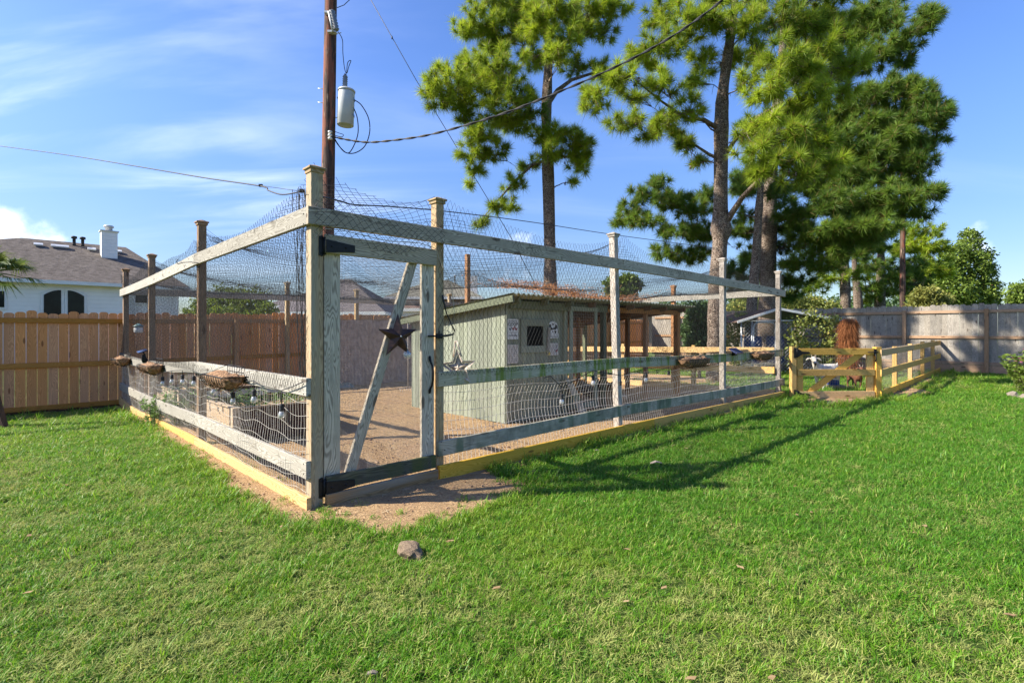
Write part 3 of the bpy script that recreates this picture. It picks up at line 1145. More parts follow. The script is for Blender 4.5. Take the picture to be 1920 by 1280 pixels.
rail_right('top_rail', -0.088, 4.19, 2.31, 2.305, 0.14, M['rail_grey'])
rail_right('top_rail', 4.195, 10.27, 2.305, 2.22, 0.14, M['rail_grey'], bow=0.01)
rail_right('middle_rail', 1.152, 4.24, 0.950, 0.985, 0.142, M['rail_green'])
rail_right('middle_rail', 4.245, 10.20, 0.985, 0.96, 0.142, M['rail_green'], bow=-0.03)
rail_right('low_rail', 1.152, 4.27, 0.295, 0.345, 0.142, M['rail_low'])
rail_right('low_rail', 4.275, 10.22, 0.345, 0.33, 0.142, M['rail_low'], bow=-0.015)
rail_right('baseboard', 1.155, 4.95, 0.068, 0.075, 0.142, M['yellow_treated'], off=0.080)
rail_right('baseboard', 4.955, 10.22, 0.075, 0.06, 0.142, M['yellow_treated'], off=0.078)
# paired screw heads where the rails meet the posts
b = MB()
for a_q in (1.2, 4.2, 7.4, 10.1):
    for z in (2.31, 0.96, 0.32, 0.07):
        for dx, dz in ((-0.02, 0.04), (0.022, -0.04)):
            c_ = W(a_q + dx, -RA - 0.020, z + dz, False)
            b.tube([c_, c_ + NB * (0.012 if z < 0.2 else 0.003)], 0.0055, 6)
for b_q in (0.0, 3.22, 3.30, 6.23, 8.7):
    for z in (2.29, 0.95, 0.32):
        for dz in (-0.04, 0.04):
            c_ = W(-RA - 0.019, b_q, z + dz, False)
            b.tube([c_, c_ + NA * 0.003], 0.0055, 6)
tag(b.build('screw', M['black_metal'], run), kind='stuff')
# board at the gate's foot
board('sill_board', W(0.055, -0.088, 0.048, False), W(1.135, -0.088, 0.052, False), 0.120, 0.038, M['sill'], run)
# far sides
board('top_rail', W(0.0, 8.63, 2.20, False), W(4.95, 8.63, 2.22, False), 0.14, 0.038, M['rail_grey'], run)
board('top_rail', W(4.96, 8.63, 2.22, False), W(10.1, 8.63, 2.22, False), 0.14, 0.038, M['rail_grey'], run)
board('top_rail', W(10.05, -0.04, 2.235, False), W(10.05, 8.6, 2.19, False), 0.14, 0.038, M['rail_pale'], run)

# ---- wire and netting: real cords


def net(name, fmap0, w, h, cell, kind, step, r, mat, parent, jit=0.0, tall=1.0):
    # tall stretches the diamonds upward, as hanging netting does
    h = h / tall
    fmap = lambda s, t: fmap0(s, t * tall)
    Vs, Fs, base = [], [], 0
    lines = []
    if kind == 'diamond':
        c = cell * math.sqrt(2)
        k = -h
        while k < w:                                  # rising
            s0, s1 = max(k, 0), min(k + h, w)
            if s1 - s0 > 0.01:
                lines.append(((s0, s0 - k), (s1, s1 - k)))
            k += c
        k = 0.0
        while k < w + h:                              # falling
            s0, s1 = max(k - h, 0), min(k, w)
            if s1 - s0 > 0.01:
                lines.append(((s0, k - s0), (s1, k - s1)))
            k += c
    else:
        cu, cv = cell
        lines += [((s, 0), (s, h)) for s in np.arange(0, w + 1e-6, cu)]
        lines += [((0, t), (w, t)) for t in np.arange(0, h + 1e-6, cv)]
    for (s0, t0), (s1, t1) in lines:
        ln = math.hypot(s1 - s0, t1 - t0)
        n_ = max(2, int(ln / step) + 1)
        q_ = np.linspace(0, 1, n_)
        P_ = fmap(s0 + (s1 - s0) * q_, t0 + (t1 - t0) * q_)
        if jit:
            P_ = P_ + rng.normal(0, jit, P_.shape)
        T = np.gradient(P_, axis=0)
        T /= np.linalg.norm(T, axis=1)[:, None] + 1e-9
        ref = np.where(np.abs(T[:, 2:3]) > 0.9, np.array([[1.0, 0, 0]]), np.array([[0, 0, 1.0]]))
        Xv = np.cross(T, ref)
        Xv /= np.linalg.norm(Xv, axis=1)[:, None] + 1e-9
        Yv = np.cross(T, Xv)
        ring = [P_ + r * (cos(t) * Xv + sin(t) * Yv) for t in (0, 2 * pi / 3, 4 * pi / 3)]
        Vs.append(np.stack(ring, 1).reshape(-1, 3))
        i = np.arange(n_ - 1) * 3 + base
        for k in range(3):
            k2 = (k + 1) % 3
            Fs.append(np.stack((i + k, i + k2, i + 3 + k2, i + 3 + k), 1))
        base += n_ * 3
    return np_object(name, np.concatenate(Vs), np.concatenate(Fs), 4, mat, parent)


PEAKS = [(0, 0, .36, .5), (1.2, 0, .33, .45), (4.2, 0, .38, .6), (7.4, 0, .36, .6), (10.1, 0, .36, .6), (0, 3.26, .42, .5), (0, 6.23, .38, .5), (0, 8.7, .36, .5),
         (3.15, 8.7, .3, .5), (4.95, 8.7, .25, .5), (10.1, 2.45, .28, .5), (10.1, 5.6, .28, .5), (5.2, 4.42, .70, .9), (0.35, 0.5, .12, .8)]


def roof_z(a, b):
    z = 2.32 - 0.012 * a - 0.012 * b
    sag = np.sin(np.clip(a / 10.1, 0, 1) * pi) * np.sin(np.clip(b / 8.7, 0, 1) * pi)
    z = z - 0.14 * sag + 0.05 * np.sin(a * 1.9 + b * 0.7) * sag + 0.04 * np.sin(b * 2.3 - a) * sag
    for pa_, pb_, hh, sg in PEAKS:
        z = z + hh * np.exp(-np.hypot(a - pa_, b - pb_) / sg)
    return z


def m_roof(s, t):
    a, b = s, t
    p = A0[None] + a[:, None] * UA[None] + b[:, None] * UB[None]
    return np.stack((p[:, 0], p[:, 1], roof_z(a, b)), 1)


def m_left(s, t):
    """Netting draped over the left top rail and down to the middle rail."""
    hang = t / 1.56
    a = -0.094 - 0.02 * np.sin(s * 2.1) * np.sin(hang * pi) + 0.05 * np.sin(hang * pi)
    z = 0.92 + t + 0.03 * np.sin(s * 3.1) * hang - 0.05 * hang * s / 8.7
    for pb_ in (0.0, 3.26, 6.23, 8.7):
        z = z + 0.18 * hang ** 4 * np.exp(-np.abs(s - pb_) / 0.4)
    p = A0[None] + a[:, None] * UA[None] + s[:, None] * UB[None]
    return np.stack((p[:, 0], p[:, 1], z), 1)


def m_right(s, t):
    hang = t / 1.5
    b = -0.094 - 0.025 * np.sin(s * 1.7) * np.sin(hang * pi) + 0.05 * np.sin(hang * pi)
    a = 1.17 + s
    z = 0.98 + t + 0.03 * np.sin(s * 2.6) * hang - 0.05 * hang * s / 8.9
    for pa_ in (1.2, 4.2, 7.4, 10.1):
        z = z + 0.20 * hang ** 4 * np.exp(-np.abs(a - pa_) / 0.45)
    p = A0[None] + a[:, None] * UA[None] + b[:, None] * UB[None]
    return np.stack((p[:, 0], p[:, 1], z), 1)


def m_gate_top(s, t):
    p = A0[None] + (s - 0.05)[:, None] * UA[None] - (0.094 + 0.02 * np.sin(t * 9))[:, None] * UB[None]
    z = 2.12 + t * (0.9 + 0.1 * np.sin(s * 5)) + 0.04 * np.sin(s * 7)
    return np.stack((p[:, 0], p[:, 1], z), 1)


tag(net('bird_netting', m_roof, 10.1, 8.7, 0.064, 'diamond', 0.22, 0.0019, M['net'], run, 0.004), kind='stuff')
tag(net('bird_netting', m_left, 8.7, 1.50, 0.040, 'diamond', 0.14, 0.0014, M['net'], run, 0.0025, 1.55), kind='stuff')
tag(net('bird_netting', m_right, 8.95, 1.50, 0.038, 'diamond', 0.14, 0.0014, M['net'], run, 0.0025, 1.65), kind='stuff')
tag(net('bird_netting', m_gate_top, 1.25, 0.34, 0.050, 'diamond', 0.08, 0.0017, M['net'], run, 0.004), kind='stuff')


def m_back(s, t):
    p = A0[None] + s[:, None] * UA[None] + (8.62 + 0.03 * np.sin(t * 3 + s))[:, None] * UB[None]
    return np.stack((p[:, 0], p[:, 1], 0.9 + t + 0 * s), 1)


tag(net('bird_netting', m_back, 10.1, 1.35, 0.055, 'diamond', 0.3, 0.0015, M['net'], run, 0.003), kind='stuff')

# gathered folds of netting bunched at the near corner and over the rails
b_ = MB()
for k in range(9):
    pts = []
    for i in range(12):
        t = i / 11
        pts.append(W(-0.05 + 0.03 * sin(k * 2.1 + 4 * t), 0.07 + 0.02 * k * (1 - 0.5 * t) + 0.015 * sin(5 * t + k), 2.55 - 1.6 * t + 0.02 * sin(k), False))
    b_.tube(pts, 0.0028, 4)
tag(b_.build('netting_fold', M['net'], run), kind='stuff')
for (aa, bb, dz, lb) in ((0.0, 3.26, 0, 1.6), (0, 6.23, 0, 1.6)):
    b_ = MB()
    for k in range(4):
        pts = [W(-0.055 + 0.012 * sin(3 * t + k), bb - 0.06 + 0.02 * k + 0.01 * sin(6 * t), 2.45 - lb * t, False) for t in np.linspace(0, 1, 8)]
        b_.tube(pts, 0.0016, 3)
    tag(b_.build('netting_fold', M['net'], run), kind='stuff')


def m_wire_left(s, t):
    a = -0.100 - 0.055 * np.sin(np.clip(t / 0.55, 0, 1) * pi) * (0.5 + 0.5 * np.sin(s * 1.3)) - 0.012 * np.sin(s * 6)
    z = 0.01 + t + 0.022 * np.sin(s * 4.2 + t * 6) + 0.012 * np.sin(s * 11 + t * 3)
    p = A0[None] + (a * 0.6)[:, None] * UA[None] + s[:, None] * UB[None]
    return np.stack((p[:, 0], p[:, 1], z - 0.05 * sst(s, 4, 8)), 1)


def m_wire_right(s, t):
    bulge = np.sin(np.clip(t / 0.85, 0, 1) * pi) * 0.09 + 0.05 * np.sin(np.clip((t - 0.35) / 0.5, 0, 1) * pi)
    b = -0.045 + bulge
    a = 1.16 + s + 0.05 * np.sin(t * 3.0)
    p = A0[None] + a[:, None] * UA[None] + b[:, None] * UB[None]
    return np.stack((p[:, 0], p[:, 1], 0.01 + t + 0.012 * np.sin(s * 5 + 3 * t)), 1)


net('wire_mesh', m_wire_left, 8.7, 0.90, (0.052, 0.105), 'square', 0.09, 0.0017, M['wire'], run, 0.0015)
net('wire_mesh', m_wire_right, 8.95, 0.92, (0.055, 0.10), 'square', 0.07, 0.0024, M['wire'], run, 0.0015)

# rust-coloured needles and dry sprays caught on the sagging net above the coop roof
n = 7500
a = rng.uniform(4.6, 11.0, n)
b = 3.0 + rng.normal(0, 0.45, n) + (a - 6) * 0.15
dens = np.exp(-((a - 7.4) / 2.3) ** 2)
k = rng.random(n) < dens
a, b = a[k], b[k]
n = len(a)
p = A0[None] + a[:, None] * UA[None] + b[:, None] * UB[None]
c = np.stack((p[:, 0], p[:, 1], roof_z(a, b) + rng.random(n) ** 2 * 0.14 - 0.03), 1)
d = rng.normal(0, 1, (n, 3))
d[:, 2] = np.abs(d[:, 2]) * 0.5
d /= np.linalg.norm(d, axis=1)[:, None]
s_ = np.cross(d, rng.normal(0, 1, (n, 3)))
s_ /= np.linalg.norm(s_, axis=1)[:, None]
ln = rng.uniform(0.05, 0.15, n)[:, None]
V = np.stack((c - s_ * 0.006, c + s_ * 0.006, c + d * ln), 1).reshape(-1, 3)
o = np_object('dry_pine_needles', V, np.arange(len(V)).reshape(-1, 3), 3, M['rust_leaf'], tint=np.repeat(rng.random(n), 3))
tag(o, 'rust brown fallen pine needles caught on the netting above the coop roof', 'pine needles', kind='stuff')

# ------------------------------------------------------------------ gate of the run
g = thing('screen_gate', W(0.06, -0.02, 0.12, False), 'tall weathered grey screen gate with diagonal brace at the near corner of the run', 'gate')
GB = -0.026


def gboard(name, a0, z0, a1, z1, w, mat, b=GB, up=UP, t=0.036, parent=None):
    return board(name, W(a0, b, z0, False), W(a1, b, z1, False), w, t, mat, parent or g, up=up)


gboard('stile', 0.128, 0.115, 0.128, 2.05, 0.138, M['rail_grey'], up=UA3)
gboard('stile', 1.062, 0.115, 1.062, 2.05, 0.138, M['rail_grey'], up=UA3)
gboard('gate_rail', 0.056, 2.105, 1.135, 2.095, 0.150, M['rail_grey'], b=-0.064)
gboard('gate_rail', 0.066, 0.185, 1.125, 0.185, 0.120, M['dark_green_timber'], b=-0.064)
br = gboard('brace', 0.275, 0.20, 0.905, 2.05, 0.090, M['rail_grey'], b=GB + 0.001)


def m_gs(s, t):
    p = A0[None] + (0.16 + s)[:, None] * UA[None] + (-0.004 + 0.006 * np.sin(s * 6) * np.sin(t * 3))[:, None] * UB[None]
    return np.stack((p[:, 0], p[:, 1], 0.13 + t), 1)


tag(net('screen_mesh', m_gs, 0.86, 1.94, (0.0127, 0.0127), 'square', 0.25, 0.0011, M['screen'], g), kind='stuff')


def strap_hinge(z, flip=1, L_=0.24, nm='hinge'):
    b = MB()
    o3 = W(0.0, -0.052, z, False)
    ex, ez = UA3, UP

    def quadprism(pts, y0, y1):
        V = [o3 + ex * x + ez * q + NB * y for y in (y0, y1) for x, q in pts]
        n_ = len(pts)
        Fc = [tuple(range(n_)), tuple(range(2 * n_ - 1, n_ - 1, -1))] + [(i, (i + 1) % n_, n_ + (i + 1) % n_, n_ + i) for i in range(n_)]
        b.add(V, Fc)
    quadprism([(0.012, -0.075), (0.04, -0.085), (0.048, -0.07), (0.048, 0.07), (0.04, 0.085), (0.012, 0.075)], -0.004, 0.006)
    quadprism([(0.058, -0.052), (0.058, 0.052), (0.06 + L_, 0.026), (0.06 + L_, -0.030)], 0.030, 0.042)
    b.tube([o3 + ex * 0.053 + ez * q + NB * 0.016 for q in (-0.07, 0, 0.07)], 0.011, 8)
    for x, q in ((0.03, 0.055), (0.03, -0.055), (0.10, 0.0), (0.22, 0.0)):
        b.tube([o3 + ex * x + ez * q + NB * y for y in ((0.005, 0.010) if x < 0.05 else (0.041, 0.047))], 0.009, 6)
    return b.build(nm, M['black_metal'], g)


strap_hinge(2.085)
strap_hinge(0.155)
# pull handle
b = MB()
o3 = W(1.075, -0.046, 1.0, False)
pts = [o3 + UP * q + NB * y for q, y in ((0.175, 0.004), (0.15, 0.006), (0.125, 0.018), (0.09, 0.042), (0.03, 0.056), (-0.04, 0.056), (-0.10, 0.040), (-0.13, 0.016), (-0.15, 0.006), (-0.175, 0.004))]
b.tube(pts, [0.010, 0.014, 0.010, 0.010, 0.012, 0.012, 0.010, 0.010, 0.014, 0.010], 8)
b.build('handle', M['black_metal'], g)
# latch on the post
b = MB()
o3 = W(1.12, -0.058, 1.36, False)
b.tube([o3 + UA3 * x + NB * 0.008 for x in (-0.075, 0.0, 0.08)], 0.008, 8)
b.box(o3 + UA3 * 0.055 + NB * 0.004, (0.06, 0.026, 0.045), frame_from(UA3, UP))
b.tube([o3 + UA3 * 0.05 + UP * q + NB * 0.01 for q in (-0.01, 0.03, 0.05)], 0.006, 6)
b.build('latch', M['black_metal'], run)

# black strap hooked on the post beside the gate
b = MB()
pts = [W(a_q, -0.075, z_q, False) for a_q, z_q in ((1.205, 1.75), (1.215, 1.70), (1.25, 1.58), (1.31, 1.47), (1.35, 1.41), (1.33, 1.375), (1.24, 1.362), (1.17, 1.362))]
b.tube(pts, [0.012, 0.008, 0.006, 0.006, 0.007, 0.010, 0.012, 0.010], 6)
o = b.build('elastic_strap', M['rubber'])
tag(o, 'black elastic strap hooked on the gate post above the latch', 'strap')
b = MB()
pts = [W(a_q, -0.082, z_q, False) for a_q, z_q in ((0.05, 2.22), (0.2, 2.225), (0.6, 2.19), (0.95, 2.21), (1.12, 2.18), (1.20, 2.02), (1.30, 1.86), (1.34, 1.6), (1.33, 1.49), (1.26, 1.45), (1.22, 1.42), (1.28, 1.40), (1.32, 1.36), (1.30, 1.2))]
b.tube(pts, 0.0032, 5)
o = b.build('pale_cord', M['rope'])
tag(o, 'thin pale cord running along the top rail and down the gate post', 'cord')


# ------------------------------------------------------------------ stars
def star_pts(R1, R2, rot=pi / 2):
    return [((R1 if i % 2 == 0 else R2) * cos(rot + i * pi / 5), (R1 if i % 2 == 0 else R2) * sin(rot + i * pi / 5)) for i in range(10)]


def star_frame(c, face, upv=UP, roll=0.0):
    m_ = frame_from(face.cross(upv) * -1, upv)
    m_ = frame_from(upv.cross(face), upv)
    m_.translation = c
    return m_ @ Matrix.Rotation(roll, 4, 'Y')


def star_solid(b, m4, R1, R2, depth, back=0.004, mi=0):
    P_ = star_pts(R1, R2)
    V = [(x, 0, z) for x, z in P_] + [(0, depth, 0), (0, -back, 0)]
    Fc = [(i, (i + 1) % 10, 10) for i in range(10)] + [((i + 1) % 10, i, 11) for i in range(10)]
    V = [m4 @ Vector(v) for v in V]
    b.add(V, Fc, mi)


b = MB()
m4 = star_frame(W(0.71, -0.088, 1.36, False), NB)
if (m4.to_3x3() @ Vector((0, 1, 0))).dot(NB) < 0:
    m4 = m4 @ Matrix.Rotation(pi, 4, 'Z')
star_solid(b, m4, 0.205, 0.082, 0.055)
o = b.build('metal_star', M['rust'])
tag(o, 'dark brown rusted metal barn star fixed to the gate brace', 'star')
b = MB()
b.lathe([(0.001, 0), (0.008, 0.001), (0.007, 0.006), (0.001, 0.008)], 8, m4 @ Matrix.Translation((0, 0.052, 0)) @ Matrix.Rotation(-pi / 2, 4, 'X'))
b.build('rivet', M['pipe'], o)

# whitewashed lath star
st = thing('wooden_star', W(1.47, -0.11, 0.95, False), 'whitewashed wooden slat star hanging on the netting beside the gate post', 'star')
m5 = star_frame(W(1.44, -0.020, 1.045, False), (NB * 0.75 + NA * 0.75).normalized(), roll=-0.08)
if (m5.to_3x3() @ Vector((0, 1, 0))).dot(NB) < 0:
    m5 = m5 @ Matrix.Rotation(pi, 4, 'Z')
for i in range(10):
    P_, Q_ = star_pts(0.185, 0.083), star_pts(0.135, 0.060)
    (x0, z0), (x1, z1) = P_[i], P_[(i + 1) % 10]
    (x2, z2), (x3, z3) = Q_[i], Q_[(i + 1) % 10]
    bb = MB()
    V = [m5 @ Vector(v) for v in ((x0, 0.0, z0), (x1, 0.0, z1), (x3, 0.0, z3), (x2, 0.0, z2), (x0, 0.035, z0), (x1, 0.035, z1), (x3, 0.022, z3), (x2, 0.022, z2))]
    bb.add(V, [(0, 1, 2, 3), (7, 6, 5, 4), (0, 4, 5, 1), (1, 5, 6, 2), (2, 6, 7, 3), (3, 7, 4, 0)])
    bb.build('slat', M['white_wash'], st)
bb = MB()
star_solid(bb, m5, 0.125, 0.055, 0.040)
bb.build('inner_star', M['white_wash'], st)
for sgn in (-1, 1):
    bb = MB()
    p0 = m5 @ Vector((sgn * 0.04, 0.02, 0.11))
    p1 = m5 @ Vector((sgn * 0.006, 0.01, 0.27))
    bb.tube([p0, (p0 + p1) / 2, p1], 0.007, 5)
    bb.build('hanger', M['white_wash'], st)

# glass ball hanging behind the gate brace
gb_ = MB()
ctr = W(0.80, -0.10, 1.195, False)
gb_.lathe([(0.001, -0.036), (0.02, -0.03), (0.033, -0.014), (0.036, 0.0), (0.033, 0.015), (0.02, 0.03), (0.008, 0.036), (0.006, 0.042)], 16, Matrix.Translation(ctr))
gb_.tube([ctr + UP * 0.04, ctr + UP * 0.075, ctr + UP * 0.115 + UB3 * 0.012], 0.0025, 5)
o = gb_.build('glass_ball', M['bulb'])
tag(o, 'small clear glass ball hanging under the brown star on the gate', 'ornament')

# ------------------------------------------------------------------ string lights
SOCK = MB()
SOCK.lathe([(0.008, 0), (0.019, -0.002), (0.021, -0.020), (0.019, -0.045), (0.021, -0.050), (0.020, -0.058)][::-1], 10)
SOCK_ME = SOCK.mesh('socket')
SOCK_ME.materials.append(M['rubber'])
BUL = MB()
BUL.lathe([(0.003, -0.128), (0.018, -0.122), (0.027, -0.106), (0.028, -0.094), (0.023, -0.076), (0.015, -0.058)], 12)
BUL_ME = BUL.mesh('bulb')
BUL_ME.materials.append(M['bulb'])


def string_lights(label, cord_pts, drops):
    th = thing('string_lights', cord_pts[0], label, 'string lights')
    b = MB()
    b.tube(cord_pts, 0.0048, 5)
    b.build('cord', M['rubber'], th)
    for p, dr, bulb in drops:
        b = MB()
        b.tube([p, p - UP * dr * 0.5, p - UP * dr], 0.0042, 5)
        d_ = b.build('drop_cord', M['rubber'], th)
        so = bpy.data.objects.new('socket', SOCK_ME)
        place(so, Matrix.Translation(p - UP * dr), th)
        if bulb:
            bo = bpy.data.objects.new('bulb', BUL_ME)
            place(bo, Matrix.Translation(p - UP * dr), so)
    return th


def lpt(u, v, a=-0.115):
    b_q = left_b(u, a)
    p = W(a, b_q, 0, False)
    p.z = EYE - (v - HV) / F * p.y
    return p


def rpt(u, v, b=-0.115):
    a_q = right_a(u, b)
    p = W(a_q, b, 0, False)
    p.z = EYE - (v - HV) / F * p.y
    return p


cordL = [lpt(*q) for q in ((232, 682), (255, 686), (288, 692), (305, 698), (324, 695), (342, 694), (362, 695), (376, 700), (400, 708), (437, 716), (475, 714), (490, 722), (528, 732), (550, 724), (568, 716))]
string_lights('black string lights with clear bulbs under the middle rail of the left side', cordL,
              [(lpt(305, 699), 0.055, 1), (lpt(322, 695), 0.055, 1), (lpt(342, 694), 0.055, 1), (lpt(363, 695), 0.06, 1), (lpt(400, 708), 0.06, 1), (lpt(437, 720), 0.08, 1), (lpt(476, 712), 0.09, 1), (lpt(528, 732), 0.11, 1)])
cordR = [rpt(*q) for q in ((1020, 708), (1032, 705), (1053, 726), (1080, 712), (1112, 694), (1135, 699), (1163, 704), (1190, 696), (1212, 690), (1235, 694), (1255, 688))]
string_lights('black string lights with clear bulbs below the green rail beside the coop', cordR,
              [(rpt(1053, 727), 0.07, 1), (rpt(1112, 695), 0.06, 1), (rpt(1163, 704), 0.07, 0), (rpt(1211, 693), 0.05, 1), (rpt(1254, 688), 0.06, 0)])

# ------------------------------------------------------------------ trough planters with coir liners


def planter(p, along, out, Ln, label, group='coir lined planters hooked over the rails'):
    """p: middle of the planter's back edge, at rim height."""
    th = thing('hanging_planter', p - UP * 0.17, label, 'planter', group)
    nl, na = 18, 9
    V, Fc = [], []
    for layer in (1.0, 0.84):
        for i in range(nl + 1):
            s = -1 + 2 * i / nl
            endf = math.sqrt(max(0.0, 1 - abs(s) ** 5))
            for j in range(na + 1):
                t = pi * j / na
                jit = 1 + 0.22 * (random.random() - 0.5)
                d_ = 0.11 + 0.11 * -cos(t) * layer * (0.55 + 0.45 * endf)
                h_ = -0.120 * sin(t) * layer * (0.5 + 0.5 * endf) * jit + random.uniform(-0.012, 0.014) + (0.012 if layer == 1 else 0.0)
                q_ = p + along * (s * Ln / 2 * (1 if layer == 1 else 0.93) + random.uniform(-0.01, 0.01)) + out * d_ + UP * h_
                V.append(q_)
    W_ = na + 1
    o1 = (nl + 1) * W_
    for i in range(nl):
        for j in range(na):
            Fc.append((i * W_ + j, (i + 1) * W_ + j, (i + 1) * W_ + j + 1, i * W_ + j + 1))
            Fc.append((o1 + i * W_ + j, o1 + i * W_ + j + 1, o1 + (i + 1) * W_ + j + 1, o1 + (i + 1) * W_ + j))
    for i in range(nl):
        for j in (0, na):
            Fc.append((i * W_ + j, o1 + i * W_ + j, o1 + (i + 1) * W_ + j, (i + 1) * W_ + j))
    for i in (0, nl):
        for j in range(na):
            Fc.append((i * W_ + j, i * W_ + j + 1, o1 + i * W_ + j + 1, o1 + i * W_ + j))
    b = MB()
    b.add(V, Fc)
    b.add([V[j] for j in range(W_)], [tuple(range(W_))])
    b.add([V[nl * W_ + j] for j in range(W_)], [tuple(reversed(range(W_)))])
    b.build('coir_liner', M['coir'], th)
    # matted dry roots heaped inside
    b = MB()
    V, Fc = [], []
    for i in range(15):
        for j in range(7):
            s, t = -0.99 + 1.98 * i / 14, j / 6
            e_ = (1 - abs(s) ** 6) * sin(pi * t)
            V.append(p + along * (s * Ln / 2) + out * (0.008 + 0.205 * t) + UP * (-0.012 + e_ * random.uniform(0.025, 0.085)))
    Fc = [(i * 7 + j, (i + 1) * 7 + j, (i + 1) * 7 + j + 1, i * 7 + j + 1) for i in range(14) for j in range(6)]
    b.add(V, Fc)
    b.build('dry_roots', M['coir'], th)
    # loose fibres
    b = MB()
    for _ in range(150):
        s, t = random.uniform(-1, 1), random.uniform(0.1, 0.95) * pi
        q_ = p + along * (s * Ln / 2) + out * (0.11 - 0.115 * cos(t)) + UP * (-0.12 * sin(t))
        d_ = (along * random.uniform(-1, 1) + out * random.uniform(-0.2, 1) + UP * random.uniform(-0.8, 0.6)).normalized() * random.uniform(0.03, 0.09)
        b.tube([q_, q_ + d_ * 0.5 + UP * 0.008, q_ + d_], 0.0016, 3, cap=False)
    tag(b.build('fibre', M['coir'], th), kind='stuff')
    b = MB()
    rim = [p + along * (Ln / 2 * sx) + out * dq + UP * 0.012 for sx, dq in ((-1, 0), (-1, 0.16), (-0.93, 0.22), (0.93, 0.22), (1, 0.16), (1, 0), (-1, 0))]
    b.tube(rim, 0.0048, 5)
    for s in np.linspace(-0.92, 0.92, 10):
        b.tube([p + along * (Ln / 2 * s) + out * (0.11 - 0.122 * cos(t)) + UP * (-0.133 * sin(t) + 0.01) for t in np.linspace(0, pi, 8)], 0.0032, 4)
    # back rack with hooks over the rail
    for z_ in (0.10, 0.04):
        b.tube([p + along * (Ln * 0.34 * s) - out * 0.004 + UP * z_ for s in (-1, 0, 1)], 0.004, 4)
    for s in np.linspace(-0.34, 0.34, 8):
        b.tube([p + along * (Ln * s) - out * 0.004 + UP * z_ for z_ in (0.0, 0.05, 0.10)], 0.0032, 4)
    for s in (-0.48, 0.48):
        b.tube([p + along * (Ln * s) + out * 0.15 + UP * 0.01, p + along * (Ln * s * 0.85) + out * 0.07 + UP * 0.06, p + along * (Ln * s * 0.7) + UP * 0.10], 0.003, 4)
    b.build('wire_rack', M['black_metal'], th)
    return th


def on_left(u, z, a=-0.092):
    p = W(a, left_b(u, a), 0, False)
    p.z = z
    return p


def on_right(u, z, b=-0.092):
    p = W(right_a(u, b), b, 0, False)
    p.z = z
    return p


planter(on_left(441, 0.955), UB3, NA, 0.76, 'largest coir lined wire planter on the left rail nearest the corner post')
planter(on_left(299, 0.90), UB3, NA, 0.70, 'coir lined wire planter on the left rail in the middle of three')
planter(on_left(241, 0.90), UB3, NA, 0.64, 'coir lined wire planter on the left rail beside the cedar fence')
planter(on_right(1290, 0.965), UA3, NB, 0.78, 'sagging coir planter hooked over the green rail right of the coop')
planter(on_right(1420, 0.975), UA3, NB, 0.70, 'small coir planter on the green rail close to the yellow gate')

# solar spot lamp clipped on the left rail
sp = thing('solar_lamp', on_left(275, 0.98), 'black solar spot lamp clipped on the left rail between two planters', 'solar lamp')
p = on_left(275, 0.99, -0.10)
b = MB()
mm = frame_from((UB3 + UP * 0.1).normalized(), (UP + NA * 0.35).normalized())
b.box(p + UP * 0.10 + NA * 0.06, (0.17, 0.13, 0.015), mm)
b.build('solar_panel', M['panel'], sp)
b = MB()
b.tube([p + NA * 0.02, p + UP * 0.05 + NA * 0.03, p + UP * 0.095 + NA * 0.05], 0.012, 8)
b.build('bracket', M['black_metal'], sp)
b = MB()
m6 = Matrix.Translation(p + NA * 0.04 + UP * 0.0) @ Matrix.Rotation(0.5, 4, 'X')
b.lathe([(0.02, -0.09), (0.042, -0.085), (0.045, -0.06), (0.032, 0.0), (0.024, 0.03), (0.01, 0.045)], 12, m6)
b.build('lamp_head', M['black_metal'], sp)

sp = thing('solar_lamp', on_right(1375, 1.0), 'flat solar lamp with bluish panel on top of the green rail', 'solar lamp')
p = on_right(1375, 1.0, -0.10)
b = MB()
mm = frame_from((UA3 + UP * 0.05).normalized(), (UP * 0.75 + NB * 0.65).normalized())
b.box(p + UP * 0.06 + NB * 0.05, (0.30, 0.02, 0.17), frame_from(UA3, (UP * 0.5 + UB3 * 0.85).normalized()))
b.build('solar_panel', plain('blue_grey_panel', (0.06, 0.07, 0.17), (0.04, 0.05, 0.12), 10, 0.2, spec=0.7), sp)
b = MB()
b.box(p + UP * 0.02 + NB * 0.02, (0.10, 0.05, 0.09), frame_from(UA3, UP))
b.build('bracket', M['black_metal'], sp)

# bird feeder hung by the far left post
bf = thing('bird_feeder', W(0.25, 8.2, 1.15), 'small pale hanging feeder by the far left post of the run', 'bird feeder')
p = W(0.12, 8.15, 1.38, False)
b = MB()
b.lathe([(0.06, 0), (0.075, 0.02), (0.072, 0.10), (0.055, 0.115)], 12, Matrix.Translation(p))
b.build('seed_tray', M['white_paint'], bf)
b = MB()
b.lathe([(0.09, 0.118), (0.088, 0.13), (0.05, 0.16), (0.01, 0.18)], 12, Matrix.Translation(p))
b.build('lid', M['teal'], bf)
b = MB()
b.tube([p + UP * 0.18, p + UP * 0.28, p + UP * 0.36 - UA3 * 0.08], 0.003, 5)
b.build('hook', M['black_metal'], bf)

# short bent wire hook on the left top rail
b = MB()
p = on_left(372, 2.22, -0.10)
b.tube([p, p + NA * 0.03 + UB3 * 0.2 + UP * 0.03, p + NA * 0.05 + UB3 * 0.5 + UP * 0.05, p + NA * 0.06 + UB3 * 0.72 + UP * 0.05, p + NA * 0.06 + UB3 * 0.78 + UP * 0.09, p + NA * 0.06 + UB3 * 0.70 + UP * 0.11], 0.005, 5)
o = b.build('wire_hook', M['black_metal'])
tag(o, 'bent black wire hook sticking out of the left top rail', 'hook')
